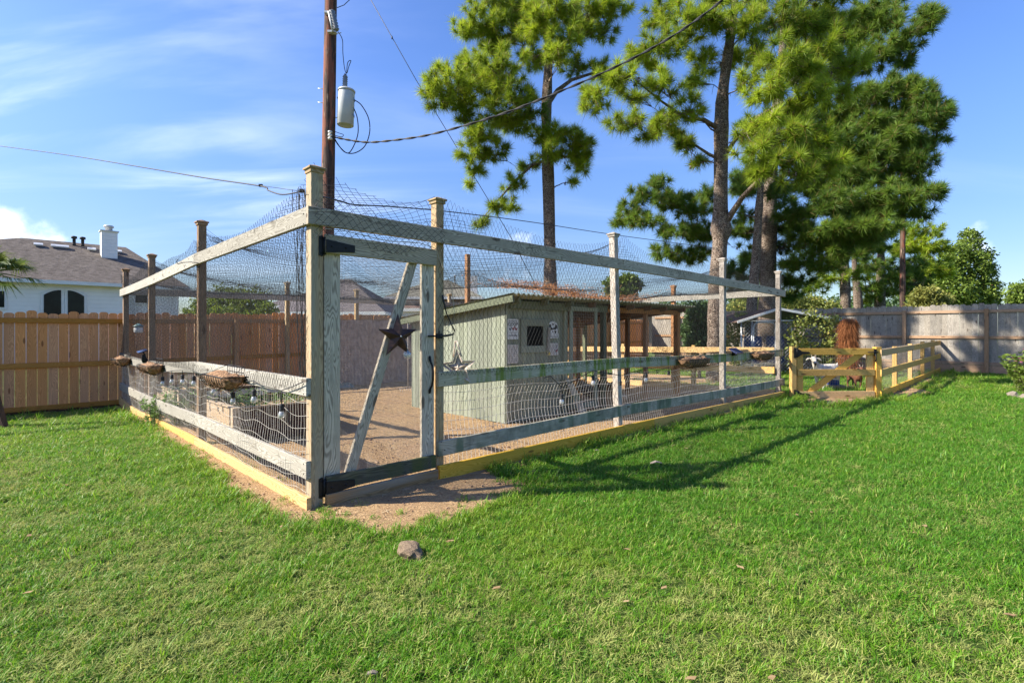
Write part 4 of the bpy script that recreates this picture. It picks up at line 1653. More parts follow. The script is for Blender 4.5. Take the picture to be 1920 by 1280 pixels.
# ------------------------------------------------------------------ hen coop
CA0, CA1, CB0, CB1 = 3.65, 4.95, 1.63, 4.14
ROOF_A0, ROOF_A1, ROOF_B0, ROOF_B1 = 3.48, 9.02, 1.30, 4.36


def croof(b):
    return 1.95 - 0.10 * (b - ROOF_B0)


coop = thing('hen_coop', W(CA0, CB0, 0), 'sage green hen coop with corrugated lean-to roof over an open timber run', 'hen coop')
WB = 0.0985
# lit end wall: one board after another, a dark lining behind their joints
b_p = CB0 + 0.012
while b_p < CB1 - 0.02:
    w = min(WB, CB1 - b_p)
    bc = b_p + w / 2
    board('siding_board', W(CA0, bc, 0.02), W(CA0, bc, croof(bc) - 0.05), w - 0.006, 0.018, M['coop'], coop, up=UB3, ch=0.003)
    b_p += WB
a_p = CA0 + 0.05
gl0, gl1 = solve_on(985.5, A0 + CB0 * UB, UA), solve_on(1016, A0 + CB0 * UB, UA)
fr0, fr1 = solve_on(974.5, A0 + CB0 * UB, UA), solve_on(1027, A0 + CB0 * UB, UA)
WZ0, WZ1, GZ0, GZ1 = 1.07, 1.60, 1.18, 1.49
while a_p < CA1 - 0.02:
    w = min(WB, CA1 - a_p)
    ac = a_p + w / 2
    if fr0 + 0.03 < ac < fr1 - 0.03:
        board('siding_board', W(ac, CB0, 0.02), W(ac, CB0, WZ0 + 0.03), w - 0.006, 0.018, M['coop'], coop, up=UA3, ch=0.003)
        board('siding_board', W(ac, CB0, WZ1 - 0.03), W(ac, CB0, 1.87), w - 0.006, 0.018, M['coop'], coop, up=UA3, ch=0.003)
    else:
        board('siding_board', W(ac, CB0, 0.02), W(ac, CB0, 1.87), w - 0.006, 0.018, M['coop'], coop, up=UA3, ch=0.003)
    a_p += WB
b = MB()
mm = frame_from(UA3, UP)
zc = 0.86
dark = plain('dark_wall_lining', (0.05, 0.055, 0.04), None, 8, 0.9)


def wall_panel(p0, p1, z0, z1a, z1b, th):
    d = (p1 - p0).normalized()
    nrm = d.cross(UP)
    V = []
    for off in (-th / 2, th / 2):
        for p_, zt in ((p0, z1a), (p1, z1b)):
            for z in (z0, zt):
                q_ = p_ + nrm * off
                V.append((q_.x, q_.y, z))
    b.add(V, [(0, 2, 3, 1), (4, 5, 7, 6), (0, 1, 5, 4), (2, 6, 7, 3), (1, 3, 7, 5), (0, 4, 6, 2)])


zb = lambda q: croof(q) - 0.06
wall_panel(W(CA0 + 0.018, CB0 + 0.02), W(CA0 + 0.018, CB1), 0.02, zb(CB0), zb(CB1), 0.012)
wall_panel(W(CA0 + 0.03, CB1), W(CA1, CB1), 0.02, zb(CB1), zb(CB1), 0.02)
wall_panel(W(CA1, CB0 + 0.03), W(CA1, CB1 - 0.02), 0.02, zb(CB0), zb(CB1), 0.02)
for (q0, q1, z0, z1) in ((CA0 + 0.03, gl0, 0.02, 1.86), (gl1, CA1, 0.02, 1.86), (gl0, gl1, 0.02, GZ0), (gl0, gl1, GZ1, 1.86)):
    wall_panel(W(q0, CB0 + 0.018), W(q1, CB0 + 0.018), z0, z1, z1, 0.012)
b.build('wall_lining', dark, coop)
board('corner_trim', W(CA0 + 0.022, CB0 - 0.018, 0.02), W(CA0 + 0.022, CB0 - 0.018, 1.86), 0.075, 0.018, M['coop'], coop, up=UA3)
# window
for (x0, z0, x1, z1, w) in ((fr0, (WZ1 + GZ1) / 2, fr1, (WZ1 + GZ1) / 2, WZ1 - GZ1), (fr0, (WZ0 + GZ0) / 2, fr1, (WZ0 + GZ0) / 2, GZ0 - WZ0)):
    board('window_frame', W(x0, CB0 - 0.022, z0), W(x1, CB0 - 0.022, z1), w, 0.024, M['coop'], coop)
for x0, x1 in ((fr0, gl0), (gl1, fr1)):
    board('window_frame', W((x0 + x1) / 2, CB0 - 0.022, GZ0), W((x0 + x1) / 2, CB0 - 0.022, GZ1), x1 - x0, 0.024, M['coop'], coop, up=UA3)
b = MB()
pc = W((gl0 + gl1) / 2, CB0 - 0.006, (GZ0 + GZ1) / 2)
b.box(pc, (gl1 - gl0 + 0.02, 0.006, GZ1 - GZ0 + 0.02), frame_from(UA3, UP))
b.build('window_glass', plain('dark_coop_glass', (0.012, 0.013, 0.013), (0.006, 0.006, 0.006), 3, 0.5, spec=0.04), coop)
board('door_wedge', W(fr1 - 0.05, CB0 - 0.05, 1.10), W(fr1 - 0.015, CB0 - 0.05, 1.47), 0.06, 0.02, M['rail_pale'], coop, up=UA3)

# roof sheet, its waves running down the slope
V, Fc = [], []
per, amp = 0.105, 0.017
nw = int((ROOF_A1 - ROOF_A0) / per * 8)
rows = (ROOF_B0, 2.3, 3.3, ROOF_B1)
for b_q in rows:
    for i in range(nw + 1):
        a_q = ROOF_A0 + (ROOF_A1 - ROOF_A0) * i / nw
        V.append(W(a_q, b_q, croof(b_q) + amp * sin(2 * pi * a_q / per)))
nn = nw + 1
for r in range(len(rows) - 1):
    for i in range(nw):
        q_ = r * nn + i
        Fc.append((q_, q_ + 1, q_ + nn + 1, q_ + nn))
off = len(V)
V += [v + Vector((0, 0, -0.003)) for v in V[:off]]
Fc += [tuple(off + i for i in reversed(f)) for f in Fc[:]]
Fc += [(i + 1, i, off + i, off + i + 1) for i in range(nw)]
b = MB()
b.add(V, Fc, smooth=True)
b.build('roof_sheet', M['tin'], coop)
# rake board, header, rafters, posts
board('rake_board', W(ROOF_A0 + 0.025, ROOF_B0 + 0.02, croof(ROOF_B0) - 0.068), W(ROOF_A0 + 0.025, ROOF_B1 - 0.02, croof(ROOF_B1) - 0.068), 0.10, 0.03, M['coop_dark'], coop)
board('header', W(CA0 + 0.02, CB0 - 0.06, 1.812), W(6.12, CB0 - 0.06, 1.812), 0.125, 0.036, M['coop_dark'], coop)
board('header', W(6.125, CB0 - 0.06, 1.805), W(8.80, CB0 - 0.06, 1.805), 0.10, 0.036, M['orange_timber'], coop)
board('purlin', W(CA1, 2.75, croof(2.75) - 0.055), W(ROOF_A1 - 0.05, 2.75, croof(2.75) - 0.055), 0.085, 0.036, M['roof_ply'], coop)
board('header', W(CA1, 4.10, croof(4.1) - 0.10), W(8.80, 4.10, croof(4.1) - 0.10), 0.14, 0.036, M['roof_ply'], coop)
for k, a_q in enumerate((3.72, 4.35, 4.95, 5.55, 6.15, 6.75, 7.35, 7.95, 8.72)):
    board('rafter', W(a_q, ROOF_B0 + 0.10, croof(ROOF_B0 + 0.10) - 0.145 + 0.075), W(a_q, ROOF_B1 - 0.05, croof(ROOF_B1 - 0.05) - 0.07), 0.085, 0.036, M['roof_ply'] if a_q > 5 else M['coop_dark'], coop)
for k, a_q in enumerate((5.5, 6.6, 7.7)):
    board('roof_batten', W(a_q, 4.10, 1.62), W(a_q + 0.8, 2.9, 1.72), 0.07, 0.03, M['roof_ply'], coop)
for (a_q, b_q, mt, s_) in ((4.99, 1.62, 'coop', 0.085), (6.08, 1.62, 'coop_dark', 0.085), (6.17, 1.64, 'orange_timber', 0.05), (7.50, 1.62, 'orange_timber', 0.075), (8.72, 1.60, 'orange_timber', 0.105), (6.0, 4.1, 'orange_timber', 0.085), (7.4, 4.1, 'orange_timber', 0.085), (8.72, 4.1, 'coop_dark', 0.085), (8.72, 2.85, 'roof_ply', 0.085), (6.9, 2.85, 'orange_timber', 0.07), (5.7, 2.3, 'coop_dark', 0.07)):
    post('coop_post', W(a_q, b_q), croof(b_q) - 0.10, s_, M[mt], coop, z0=0)
# low planks closing the run's foot
board('kick_board', W(5.0, 4.08, 0.12), W(8.72, 4.08, 0.12), 0.20, 0.022, M['yellow_new'], coop)
# screen door
for (x0, z0, x1, z1, w, up) in ((5.065, 0.10, 5.065, 1.80, 0.08, UA3), (5.74, 0.06, 5.74, 1.83, 0.075, UA3), (5.025, 1.79, 5.775, 1.79, 0.07, UP), (5.105, 0.14, 5.70, 0.14, 0.09, UP)):
    board('door_frame', W(x0, CB0 - (0.115 if w == 0.07 else 0.095), z0), W(x1, CB0 - (0.115 if w == 0.07 else 0.095), z1), w, 0.02 if w == 0.07 else 0.03, M['coop'], coop, up=up)
b = MB()
for x in np.arange(5.1, 5.72, 0.05):
    b.tube([W(x, CB0 - 0.093, 0.15), W(x, CB0 - 0.093, 1.78)], 0.0012, 3, cap=False)
for z in np.arange(0.2, 1.78, 0.05):
    b.tube([W(5.1, CB0 - 0.0925, z), W(5.7, CB0 - 0.0925, z)], 0.0012, 3, cap=False)
tag(b.build('door_wire', M['wire'], coop), kind='stuff')
b = MB()
b.tube([W(5.40, CB0 - 0.12, 1.82), W(5.42, CB0 - 0.12, 1.93), W(5.45, CB0 - 0.12, 2.02), W(5.47, CB0 - 0.12, 1.93), W(5.46, CB0 - 0.12, 1.82)], 0.004, 4)
b.build('hanging_cord', M['rope'], coop)
# perch bar and ladder plank
o = board('ramp', W(5.05, 1.25, 0.03), W(5.0, 1.56, 0.62), 0.16, 0.03, M['rail_low'], None, up=UA3)
tag(o, 'grey ramp plank leaning against the coop below its door post', 'ramp')
b = MB()
b.tube([W(5.96, 1.28, 0.12), W(6.03, 1.20, 0.20), W(6.02, 1.12, 0.28)], [0.07, 0.072, 0.066], 12)
o = b.build('log', plain('sawn_log', (0.50, 0.38, 0.26), (0.30, 0.20, 0.12), 7, 0.9))
tag(o, 'short pale log lying by the green rail in the run', 'log')
b = MB()
b.tube([W(6.0, 1.32, 0.0), W(5.98, 1.30, 0.07)], 0.08, 10)
o = b.build('wood_block', M['rail_low'])
tag(o, 'grey wooden block under the pale log', 'block')

# ---- signs on the front wall


def sign_quad(u0, u1, v0, v1):
    a0, a1 = solve_on(u0, A0 + (CB0 - 0.02) * UB, UA), solve_on(u1, A0 + (CB0 - 0.02) * UB, UA)
    yy = W((a0 + a1) / 2, CB0 - 0.02).y
    return a0, a1, EYE - (v1 - HV) / F * yy, EYE - (v0 - HV) / F * yy


def plate(name, a0, a1, z0, z1, mat, label, shape='rect', cat='sign'):
    b = MB()
    w, h = a1 - a0, z1 - z0
    if shape == 'rect':
        r = 0.015
        out = []
        for cx, cz, s0 in ((w / 2 - r, h / 2 - r, 0), (-w / 2 + r, h / 2 - r, pi / 2), (-w / 2 + r, -h / 2 + r, pi), (w / 2 - r, -h / 2 + r, 1.5 * pi)):
            out += [(cx + r * cos(s0 + k * pi / 6), cz + r * sin(s0 + k * pi / 6)) for k in range(4)]
    else:
        out = [(w / 2, -h / 2), (w / 2, -h * 0.22), (w * 0.42, -h * 0.22)]
        out += [(w * 0.46 * cos(t), h * 0.04 + h * 0.46 * sin(t)) for t in np.linspace(-0.45, pi + 0.45, 16)]
        out += [(-w * 0.42, -h * 0.22), (-w / 2, -h * 0.22), (-w / 2, -h / 2)]
    n_ = len(out)
    V = [(x, y, z) for y in (-0.003, 0.003) for x, z in out]
    Fc = [tuple(range(n_)), tuple(range(2 * n_ - 1, n_ - 1, -1))] + [(n_ + i, n_ + (i + 1) % n_, (i + 1) % n_, i) for i in range(n_)]
    b.add(V, Fc)
    m = frame_from(UA3, UP)
    m.translation = W((a0 + a1) / 2, CB0 - 0.026, (z0 + z1) / 2)
    o = b.build(name, mat, None, m=m)
    tag(o, label, cat)
    return o, m, w, h


def ink(name, polys, mat, parent, m):
    """Flat printed shapes just proud of the plate (local x right, z up)."""
    b = MB()
    for k, P_ in enumerate(polys):
        b.add([(x, -0.0042 - 0.00003 * (k % 7), z) for x, z in P_], [tuple(range(len(P_)))])
    return b.build(name, mat, parent, m=m)


def stroke(pts, w):
    out = []
    for (x0, z0), (x1, z1) in zip(pts[:-1], pts[1:]):
        d = math.hypot(x1 - x0, z1 - z0) or 1e-6
        nx_, nz_ = -(z1 - z0) / d * w / 2, (x1 - x0) / d * w / 2
        out.append([(x0 + nx_, z0 + nz_), (x0 - nx_, z0 - nz_), (x1 - nx_, z1 - nz_), (x1 + nx_, z1 + nz_)])
    return out


def letter_text(body, size, parent, m, x, z, mat, nm='lettering'):
    cu = bpy.data.curves.new(nm, 'FONT')
    cu.body = body
    cu.size = size
    cu.align_x = 'CENTER'
    cu.align_y = 'CENTER'
    cu.offset = size * 0.018
    cu.materials.append(mat)
    o = bpy.data.objects.new(nm, bpy.data.meshes.new_from_object(bpy.data.objects.new(nm + '_curve', cu)))
    return place(o, m @ Matrix.Translation((x, -0.0048, z)) @ Matrix.Rotation(pi / 2, 4, 'X'), parent)


def hen_shape(cx, cz, s, f=1):
    pts = [(-.5, .1), (-.55, .5), (-.3, .25), (.1, .2), (.25, .6), (.42, .7), (.55, .55), (.45, .4), (.42, 0), (.15, -.3), (.1, -.55), (.0, -.55), (.0, -.3), (-.3, -.2)]
    return [(cx + f * x * s, cz + z * s) for x, z in pts]


def squiggle(cx, cz, w, h, n_):
    pts = []
    rnd = random.Random(int(cx * 1000 + cz * 777 + n_))
    for i in range(n_ + 1):
        pts.append((cx - w / 2 + w * i / n_, cz + (h / 2 if i % 2 else -h / 2) * rnd.uniform(0.3, 1)))
    return stroke(pts, h * 0.28)


a0, a1, z0, z1 = sign_quad(951, 971, 598, 636)
s1, m1, w, h = plate('coop_sign', a0, a1, z0, z1, M['sign_plate'], 'white COOP sign with three hens at the upper left of the coop window')
letter_text('COOP', h * 0.23, s1, m1, 0, h * 0.235, M['sign_ink'])
ink('arched_line', squiggle(0, h * 0.40, w * 0.7, h * 0.07, 14), M['sign_ink'], s1, m1)
ink('script_line', squiggle(0, -h * 0.31, w * 0.74, h * 0.10, 13) + stroke([(-w * .38, -h * .17), (w * .40, -h * .17)], h * .015), M['sign_ink'], s1, m1)
ink('printed_hen', [hen_shape(-w * 0.26, -h * 0.01, w * 0.24)], M['sign_blue'], s1, m1)
ink('printed_hen', [hen_shape(w * 0.02, h * 0.02, w * 0.26), hen_shape(w * 0.28, 0.0, w * 0.25, -1)], M['sign_red'], s1, m1)
a0, a1, z0, z1 = sign_quad(951, 971, 646, 681)
s2, m2, w, h = plate('rules_sign', a0, a1, z0, z1, M['sign_pink'], 'faded sign covered in small dark print below the COOP sign')
pl = []
for r_ in range(9):
    for c_ in range(4):
        if random.random() < 0.9:
            pl += squiggle(-w * 0.34 + c_ * w * 0.23 + random.uniform(-.004, .004), h * 0.40 - r_ * h * 0.1, w * 0.13, h * 0.05, 4)
ink('small_print', pl, M['sign_ink'], s2, m2)
a0, a1, z0, z1 = sign_quad(1025.5, 1046.5, 602, 634)
s3, m3, w, h = plate('rooster_sign', a0, a1, z0, z1, M['sign_plate'], 'arched white sign with black spread wings and letters right of the coop window', 'arch')
wing = [(-.34, .28), (-.20, .34), (-.16, .16), (-.02, .08), (.14, .14), (.24, .34), (.40, .22), (.42, .02), (.30, .10), (.24, -.02), (.10, .02), (-.06, .0), (-.18, -.02), (-.26, -.16), (-.32, .02)]
ink('black_wing', [[(x * w, z * h) for x, z in wing], [(x * w, z * h) for x, z in ((-.10, .40), (.02, .33), (.10, .42), (.04, .24), (-.02, .26))], [(x * w, z * h) for x, z in ((.08, -.06), (.34, -.08), (.22, -.22), (.14, -.30), (.16, -.18))], [(x * w, z * h) for x, z in ((-.06, -.10), (.04, -.08), (.0, -.20))]], M['sign_ink'], s3, m3)
ink('base_marks', [q_ for k in range(5) for q_ in squiggle(-w * 0.36 + k * w * 0.18, -h * 0.40, w * 0.10, h * 0.09, 3)], M['sign_ink'], s3, m3)
a0, a1, z0, z1 = sign_quad(1025.5, 1046, 643, 666)
s4, m4_, w, h = plate('patterned_sign', a0, a1, z0, z1, M['sign_pink'], 'grey lattice patterned tile with yellow and red corners below the arched sign', cat='plaque')
ink('lattice', [q_ for k in range(-3, 4) for q_ in stroke([(max(-w * .45, k * w * .2 - w * .25), -h * .4), (min(w * .42, k * w * .2 + w * .25), h * .4)], w * .022)], M['sign_blue'], s4, m4_)
ink('yellow_corner', [[(-w * .48, -h * .47), (-w * .22, -h * .47), (-w * .26, -h * .22), (-w * .46, -h * .12)]], M['sign_gold'], s4, m4_)
ink('red_spray', [[(w * .26, -h * .08), (w * .44, .0), (w * .40, -h * .22), (w * .28, -h * .25)]], M['sign_red'], s4, m4_)

# ------------------------------------------------------------------ hens
M['hen_dark'] = plain('dark_feathers', (0.055, 0.035, 0.026), (0.018, 0.013, 0.012), 24, 0.7, bump=0.6)
M['hen_red'] = plain('russet_feathers', (0.22, 0.075, 0.03), (0.07, 0.03, 0.018), 24, 0.7, bump=0.6)
M['hen_grey'] = plain('barred_feathers', (0.22, 0.20, 0.19), (0.06, 0.055, 0.055), 40, 0.7, bump=0.6)
M['comb'] = plain('red_comb', (0.42, 0.03, 0.02), None, 10, 0.5)
M['beak'] = plain('horn_yellow', (0.40, 0.28, 0.10), None, 10, 0.5)


def loft(b, rings, sides=14, smooth=True):
    """rings: (centre, axis tangent, half width, half height)."""
    V, Fc = [], []
    side = Vector((0, 1, 0))
    for c, t, rw, rh in rings:
        t = Vector(t).normalized()
        upn = t.cross(side).normalized() * -1
        for k in range(sides):
            an = 2 * pi * k / sides
            V.append(Vector(c) + side * (rw * cos(an)) + upn * (rh * sin(an)))
    for i in range(len(rings) - 1):
        for k in range(sides):
            k2 = (k + 1) % sides
            Fc.append((i * sides + k, i * sides + k2, (i + 1) * sides + k2, (i + 1) * sides + k))
    Fc.append(tuple(range(sides - 1, -1, -1)))
    Fc.append(tuple((len(rings) - 1) * sides + k for k in range(sides)))
    b.add(V, Fc, 0, smooth)


def smooth_body(o, voxel):
    md_ = o.modifiers.new("one_skin", 'REMESH')
    md_.mode = 'VOXEL'
    md_.voxel_size = voxel
    md_.use_smooth_shade = True
    s_ = o.modifiers.new("soften", 'SMOOTH')
    s_.factor, s_.iterations = 0.5, 4


def hen(p, rz, mat, label, pecking=False, s=1.0):
    m = Matrix.Translation(p) @ Matrix.Rotation(rz, 4, 'Z') @ Matrix.Scale(s, 4)
    hd = Vector((0.20, 0, 0.14)) if pecking else Vector((0.155, 0, 0.375))
    nk = Vector((0.165, 0, 0.22)) if pecking else Vector((0.135, 0, 0.30))
    b = MB()
    loft(b, [((-0.235, 0, 0.335), (1, 0, -0.7), 0.012, 0.05), ((-0.19, 0, 0.285), (1, 0, -0.6), 0.030, 0.065), ((-0.13, 0, 0.235), (1, 0, -0.3), 0.062, 0.075), ((-0.06, 0, 0.205), (1, 0, -0.05), 0.085, 0.092), ((0.02, 0, 0.200), (1, 0, 0.05), 0.090, 0.100), ((0.085, 0, 0.215), (1, 0, 0.5), 0.072, 0.090), (nk - Vector((0.02, 0, 0.02)), (hd - nk), 0.042, 0.046), (nk + (hd - nk) * 0.5, (hd - nk), 0.029, 0.031), (hd, (0.6, 0, 0.5), 0.025, 0.028), (hd + Vector((0.025, 0, 0.0)), (1, 0, -0.1), 0.016, 0.018)], 12)
    for sy in (-1, 1):
        b.tube([(0.0, sy * 0.045, 0.15), (0.005, sy * 0.042, 0.09), (-0.008, sy * 0.040, 0.012)], [0.030, 0.011, 0.008], 8)
        for an in (-0.5, 0, 0.5, pi):
            b.tube([(-0.008, sy * 0.040, 0.012), (-0.008 + 0.045 * cos(an), sy * 0.040 + 0.045 * sin(an), 0.006)], [0.008, 0.005], 6)
        loft(b, [((-0.13, sy * 0.075, 0.225), (1, 0, 0), 0.008, 0.02), ((-0.05, sy * 0.088, 0.215), (1, 0, 0), 0.016, 0.055), ((0.05, sy * 0.080, 0.22), (1, 0, 0), 0.014, 0.05), ((0.085, sy * 0.065, 0.225), (1, 0, 0), 0.006, 0.02)], 8)
    o = b.build('hen', mat, None, m=m)
    smooth_body(o, 0.0075)
    tag(o, label, 'hen', 'hens scratching under the coop roof')
    b = MB()
    for k in range(5):
        b.tube([hd + Vector((-0.02 + 0.011 * k, 0, 0.022)), hd + Vector((-0.022 + 0.011 * k, 0, 0.042 + 0.008 * sin(k * 1.2)))], [0.008, 0.004], 6)
    for sy in (-1, 1):
        b.tube([hd + Vector((0.028, sy * 0.008, -0.010)), hd + Vector((0.030, sy * 0.010, -0.040))], [0.006, 0.009], 6)
    b.build('comb', M['comb'], o, m=m)
    b = MB()
    b.tube([hd + Vector((0.035, 0, 0.002)), hd + Vector((0.062, 0, -0.008))], [0.009, 0.002], 6)
    b.build('beak', M['beak'], o, m=m)


hen(W(5.25, 2.05), 0.4, M['hen_dark'], 'dark hen standing nearest the coop wall')
hen(W(5.55, 2.75), 2.6, M['hen_red'], 'russet hen behind the coop door stile')
hen(W(6.02, 2.45), -2.2, M['hen_dark'], 'dark hen pecking between the green post and coop door', True)
hen(W(6.28, 2.02), 0.3, M['hen_dark'], 'large dark hen beside the white leaning post', s=1.25)
hen(W(7.35, 2.40), 1.9, M['hen_red'], 'dull russet hen standing left of the orange post', s=1.15)
hen(W(7.20, 2.75), -0.4, M['hen_grey'], 'grey barred hen behind the dull russet hen')
# water pan and feed tub in the run
b = MB()
b.lathe([(0.10, 0), (0.13, 0.02), (0.15, 0.14), (0.16, 0.15), (0.15, 0.15), (0.13, 0.06), (0.001, 0.05)], 18, Matrix.Translation(W(5.45, 3.55, 0.38)))
o = b.build('water_tub', M['blue'])
tag(o, 'blue water tub on a stump inside the coop run', 'tub')
b = MB()
b.lathe([(0.16, 0), (0.15, 0.1), (0.14, 0.36), (0.135, 0.378)], 14, Matrix.Translation(W(5.45, 3.55, 0)))
o = b.build('stump', M['bark'])
tag(o, 'short stump carrying the blue water tub', 'stump')

# ------------------------------------------------------------------ raised beds
def raised_bed(a0, a1, b0, b1, h, label, boards=2):
    th = thing('raised_bed', W(a0, b0), label, 'raised bed')
    hb = h / boards
    for k in range(boards):
        z = hb * (k + 0.5)
        board('bed_board', W(a0, b0, z), W(a1, b0, z), hb - 0.006, 0.04, M['bed_brown'], th)  # front turned from the sun: shade put into the dark brown
        board('bed_board', W(a0, b1, z), W(a1, b1, z), hb - 0.006, 0.04, M['bed_brown'], th)
        board('bed_board', W(a0, b0 + 0.025, z), W(a0, b1 - 0.025, z), hb - 0.006, 0.04, M['bed_pale'], th)  # sun-facing side gets pale boards: sunlight put into the colour
        board('bed_board', W(a1, b0 + 0.025, z), W(a1, b1 - 0.025, z), hb - 0.006, 0.04, M['bed_brown'], th)
    for a_q in (a0 - 0.005, a1 + 0.005):
        for b_q in (b0 - 0.005, b1 + 0.005):
            post('bed_post', W(a_q, b_q), h + 0.015, 0.09, M['bed_pale'], th, z0=0)
    board('bed_cap', W(a0 - 0.03, b0, h + 0.010), W(a1 + 0.03, b0, h + 0.010), 0.075, 0.022, M['bed_pale'], th, up=UB3)
    board('bed_cap', W(a0, b0 + 0.04, h + 0.010), W(a0, b1 - 0.04, h + 0.010), 0.075, 0.022, M['bed_pale'], th, up=UA3)
    b = MB()
    n_ = 10
    V = [tuple(W(a0 + 0.03 + (a1 - a0 - 0.06) * i / n_, b0 + 0.03 + (b1 - b0 - 0.06) * j / n_, h - 0.07 + random.uniform(-.015, .015))) for i in range(n_ + 1) for j in range(n_ + 1)]
    b.add(V, [(i * (n_ + 1) + j, (i + 1) * (n_ + 1) + j, (i + 1) * (n_ + 1) + j + 1, i * (n_ + 1) + j + 1) for i in range(n_) for j in range(n_)])
    b.build('bed_soil', M['soil'], th)
    return th


raised_bed(0.30, 1.55, 2.95, 5.15, 0.44, 'dark brown raised bed with sunlit-toned end, nearest the corner post')
raised_bed(0.32, 1.55, 5.75, 7.55, 0.46, 'pale raised bed in the far left corner of the run')
# weed fabric over the back of the near bed
b = MB()
n_ = 12
V = [tuple(W(0.26 + 1.3 * i / n_, 4.1 + 1.0 * j / n_, 0.475 + 0.02 * sin(i * 1.7) * cos(j * 1.3))) for i in range(n_ + 1) for j in range(n_ + 1)]
b.add(V, [(i * 13 + j, (i + 1) * 13 + j, (i + 1) * 13 + j + 1, i * 13 + j + 1) for i in range(12) for j in range(12)], smooth=True)
o = b.build('weed_fabric', M['black_fabric'])
tag(o, 'black weed fabric spread over the back of the near raised bed', 'fabric')


def sprigs(name, c, rx, ry, h, n_, mat, label, cat, leaf=0.03, per=26, stuff=False, narrow=0.35):
    """A bushy herb: stems with small leaves all along."""
    th = thing(name, c, label, cat)
    b = MB()
    V, Fc, tint = [], [], []
    for _ in range(n_):
        r, t = math.sqrt(random.random()), random.random() * 2 * pi
        p0 = Vector(c) + Vector((rx * r * cos(t) * 0.6, ry * r * sin(t) * 0.6, 0))
        hh = h * random.uniform(0.55, 1.0)
        p1 = p0 + Vector((rx * r * cos(t) * 0.7, ry * r * sin(t) * 0.7, hh))
        pm = (p0 + p1) / 2 + Vector((random.uniform(-.02, .02), random.uniform(-.02, .02), hh * 0.08))
        b.tube([p0, pm, p1], [0.004, 0.003, 0.0015], 4, cap=False)
        tn = random.random()
        for k in range(per):
            s = random.random() ** 0.7
            q_ = p0.lerp(pm, s * 2) if s < 0.5 else pm.lerp(p1, s * 2 - 1)
            d = Vector((random.gauss(0, 1), random.gauss(0, 1), random.uniform(-0.1, 1.0))).normalized()
            sd_ = d.cross(Vector((random.gauss(0, 1), random.gauss(0, 1), random.gauss(0, 1)))).normalized()
            l_ = leaf * random.uniform(0.6, 1.3)
            i = len(V)
            V += [q_, q_ + d * l_ * 0.5 + sd_ * l_ * narrow * 0.5, q_ + d * l_, q_ + d * l_ * 0.5 - sd_ * l_ * narrow * 0.5]
            tint += [tn] * 4
            Fc.append((i, i + 1, i + 2, i + 3))
    b.build('stem', M['bark'], th)
    np_object('foliage', np.array([tuple(v) for v in V]), np.array(Fc), 4, mat, th, tint=tint)
    return th


sprigs('herb_bush', W(0.13, 4.95), 0.22, 0.22, 0.62, 34, M['herb'], 'feathery green herb bush behind the low rail of the left side', 'herb', 0.05, 40)
sprigs('herb_bush', W(-0.12, 5.35), 0.16, 0.22, 0.45, 24, M['herb'], 'smaller green herb growing out through the left wire', 'herb', 0.05, 36)
sprigs('bed_seedlings', W(0.85, 3.55, 0.37), 0.75, 0.75, 0.24, 70, M['herb'], 'pale green seedlings filling the near raised bed', 'seedlings', 0.05, 12)
sprigs('bed_seedlings', W(0.8, 6.3, 0.38), 0.5, 0.6, 0.18, 24, M['herb'], 'sparse green sprouts in the far raised bed', 'seedlings', 0.05, 10)

# ---- garden tools standing by the back of the run
th = thing('garden_rake', W(5.0, 6.35), 'thin pale handled rake standing tines down in the run', 'rake')
p = W(5.0, 6.35)
b = MB()
b.tube([p + UP * 0.10, p + UP * 0.75 + UA3 * 0.01, p + UP * 1.7], 0.011, 8)
b.build('handle', M['rail_pale'], th)
b = MB()
b.tube([p + UP * 0.10 - UA3 * 0.22, p + UP * 0.11, p + UP * 0.10 + UA3 * 0.22], 0.010, 6)
for k in range(8):
    q_ = p + UP * 0.10 + UA3 * (-0.21 + 0.06 * k)
    b.tube([q_, q_ - UP * 0.05 - UB3 * 0.01, q_ - UP * 0.11 - UB3 * 0.03], [0.006, 0.005, 0.003], 5)
b.build('tine_head', M['wire'], th)
th = thing('scoop_shovel', W(4.3, 8.1), 'teal scoop with long pale handle by the back of the run', 'scoop')
p = W(4.3, 8.1, 0.03)
b = MB()
e1, e2 = UA3, UB3
V = [p + e1 * x + e2 * y + UP * z for x, y, z in ((-.20, -.14, .0), (.20, -.14, .0), (.20, .14, .03), (-.20, .14, .03), (-.20, -.10, .05), (.20, -.10, .05), (.20, .14, .10), (-.20, .14, .10))]
b.add(V, [(0, 1, 2, 3), (3, 2, 6, 7), (0, 3, 7, 4), (1, 5, 6, 2)])
b.build('pan', M['teal'], th)
b = MB()
b.tube([p + e2 * .14 + UP * .08, p + e2 * .2 + UP * .3 - UA3 * 0.12, p + e2 * .28 + UP * 0.6 - UA3 * 0.3], 0.011, 8)
b.build('handle', M['white_paint'], th)
# ------------------------------------------------------------------ property fences
def picket_mesh(w, h, t=0.016, name='picket'):
    c = 0.028
    out = [(0, -w / 2), (0, w / 2), (h - c, w / 2), (h - c * 0.25, w / 2 - c * 0.8), (h, w / 2 - c * 1.5), (h, -w / 2 + c * 1.5), (h - c * 0.25, -w / 2 + c * 0.8), (h - c, -w / 2)]
    n_ = len(out)
    V = [(x, y, z) for y in (-t / 2, t / 2) for x, z in out]
    Fc = [tuple(range(n_)), tuple(range(2 * n_ - 1, n_ - 1, -1))] + [(n_ + i, n_ + (i + 1) % n_, (i + 1) % n_, i) for i in range(n_)]
    me = bpy.data.meshes.new(name)
    me.from_pydata(V, [], Fc)
    me.update()
    return me


def upright(along, z):
    m = frame_from(UP, along)
    return m


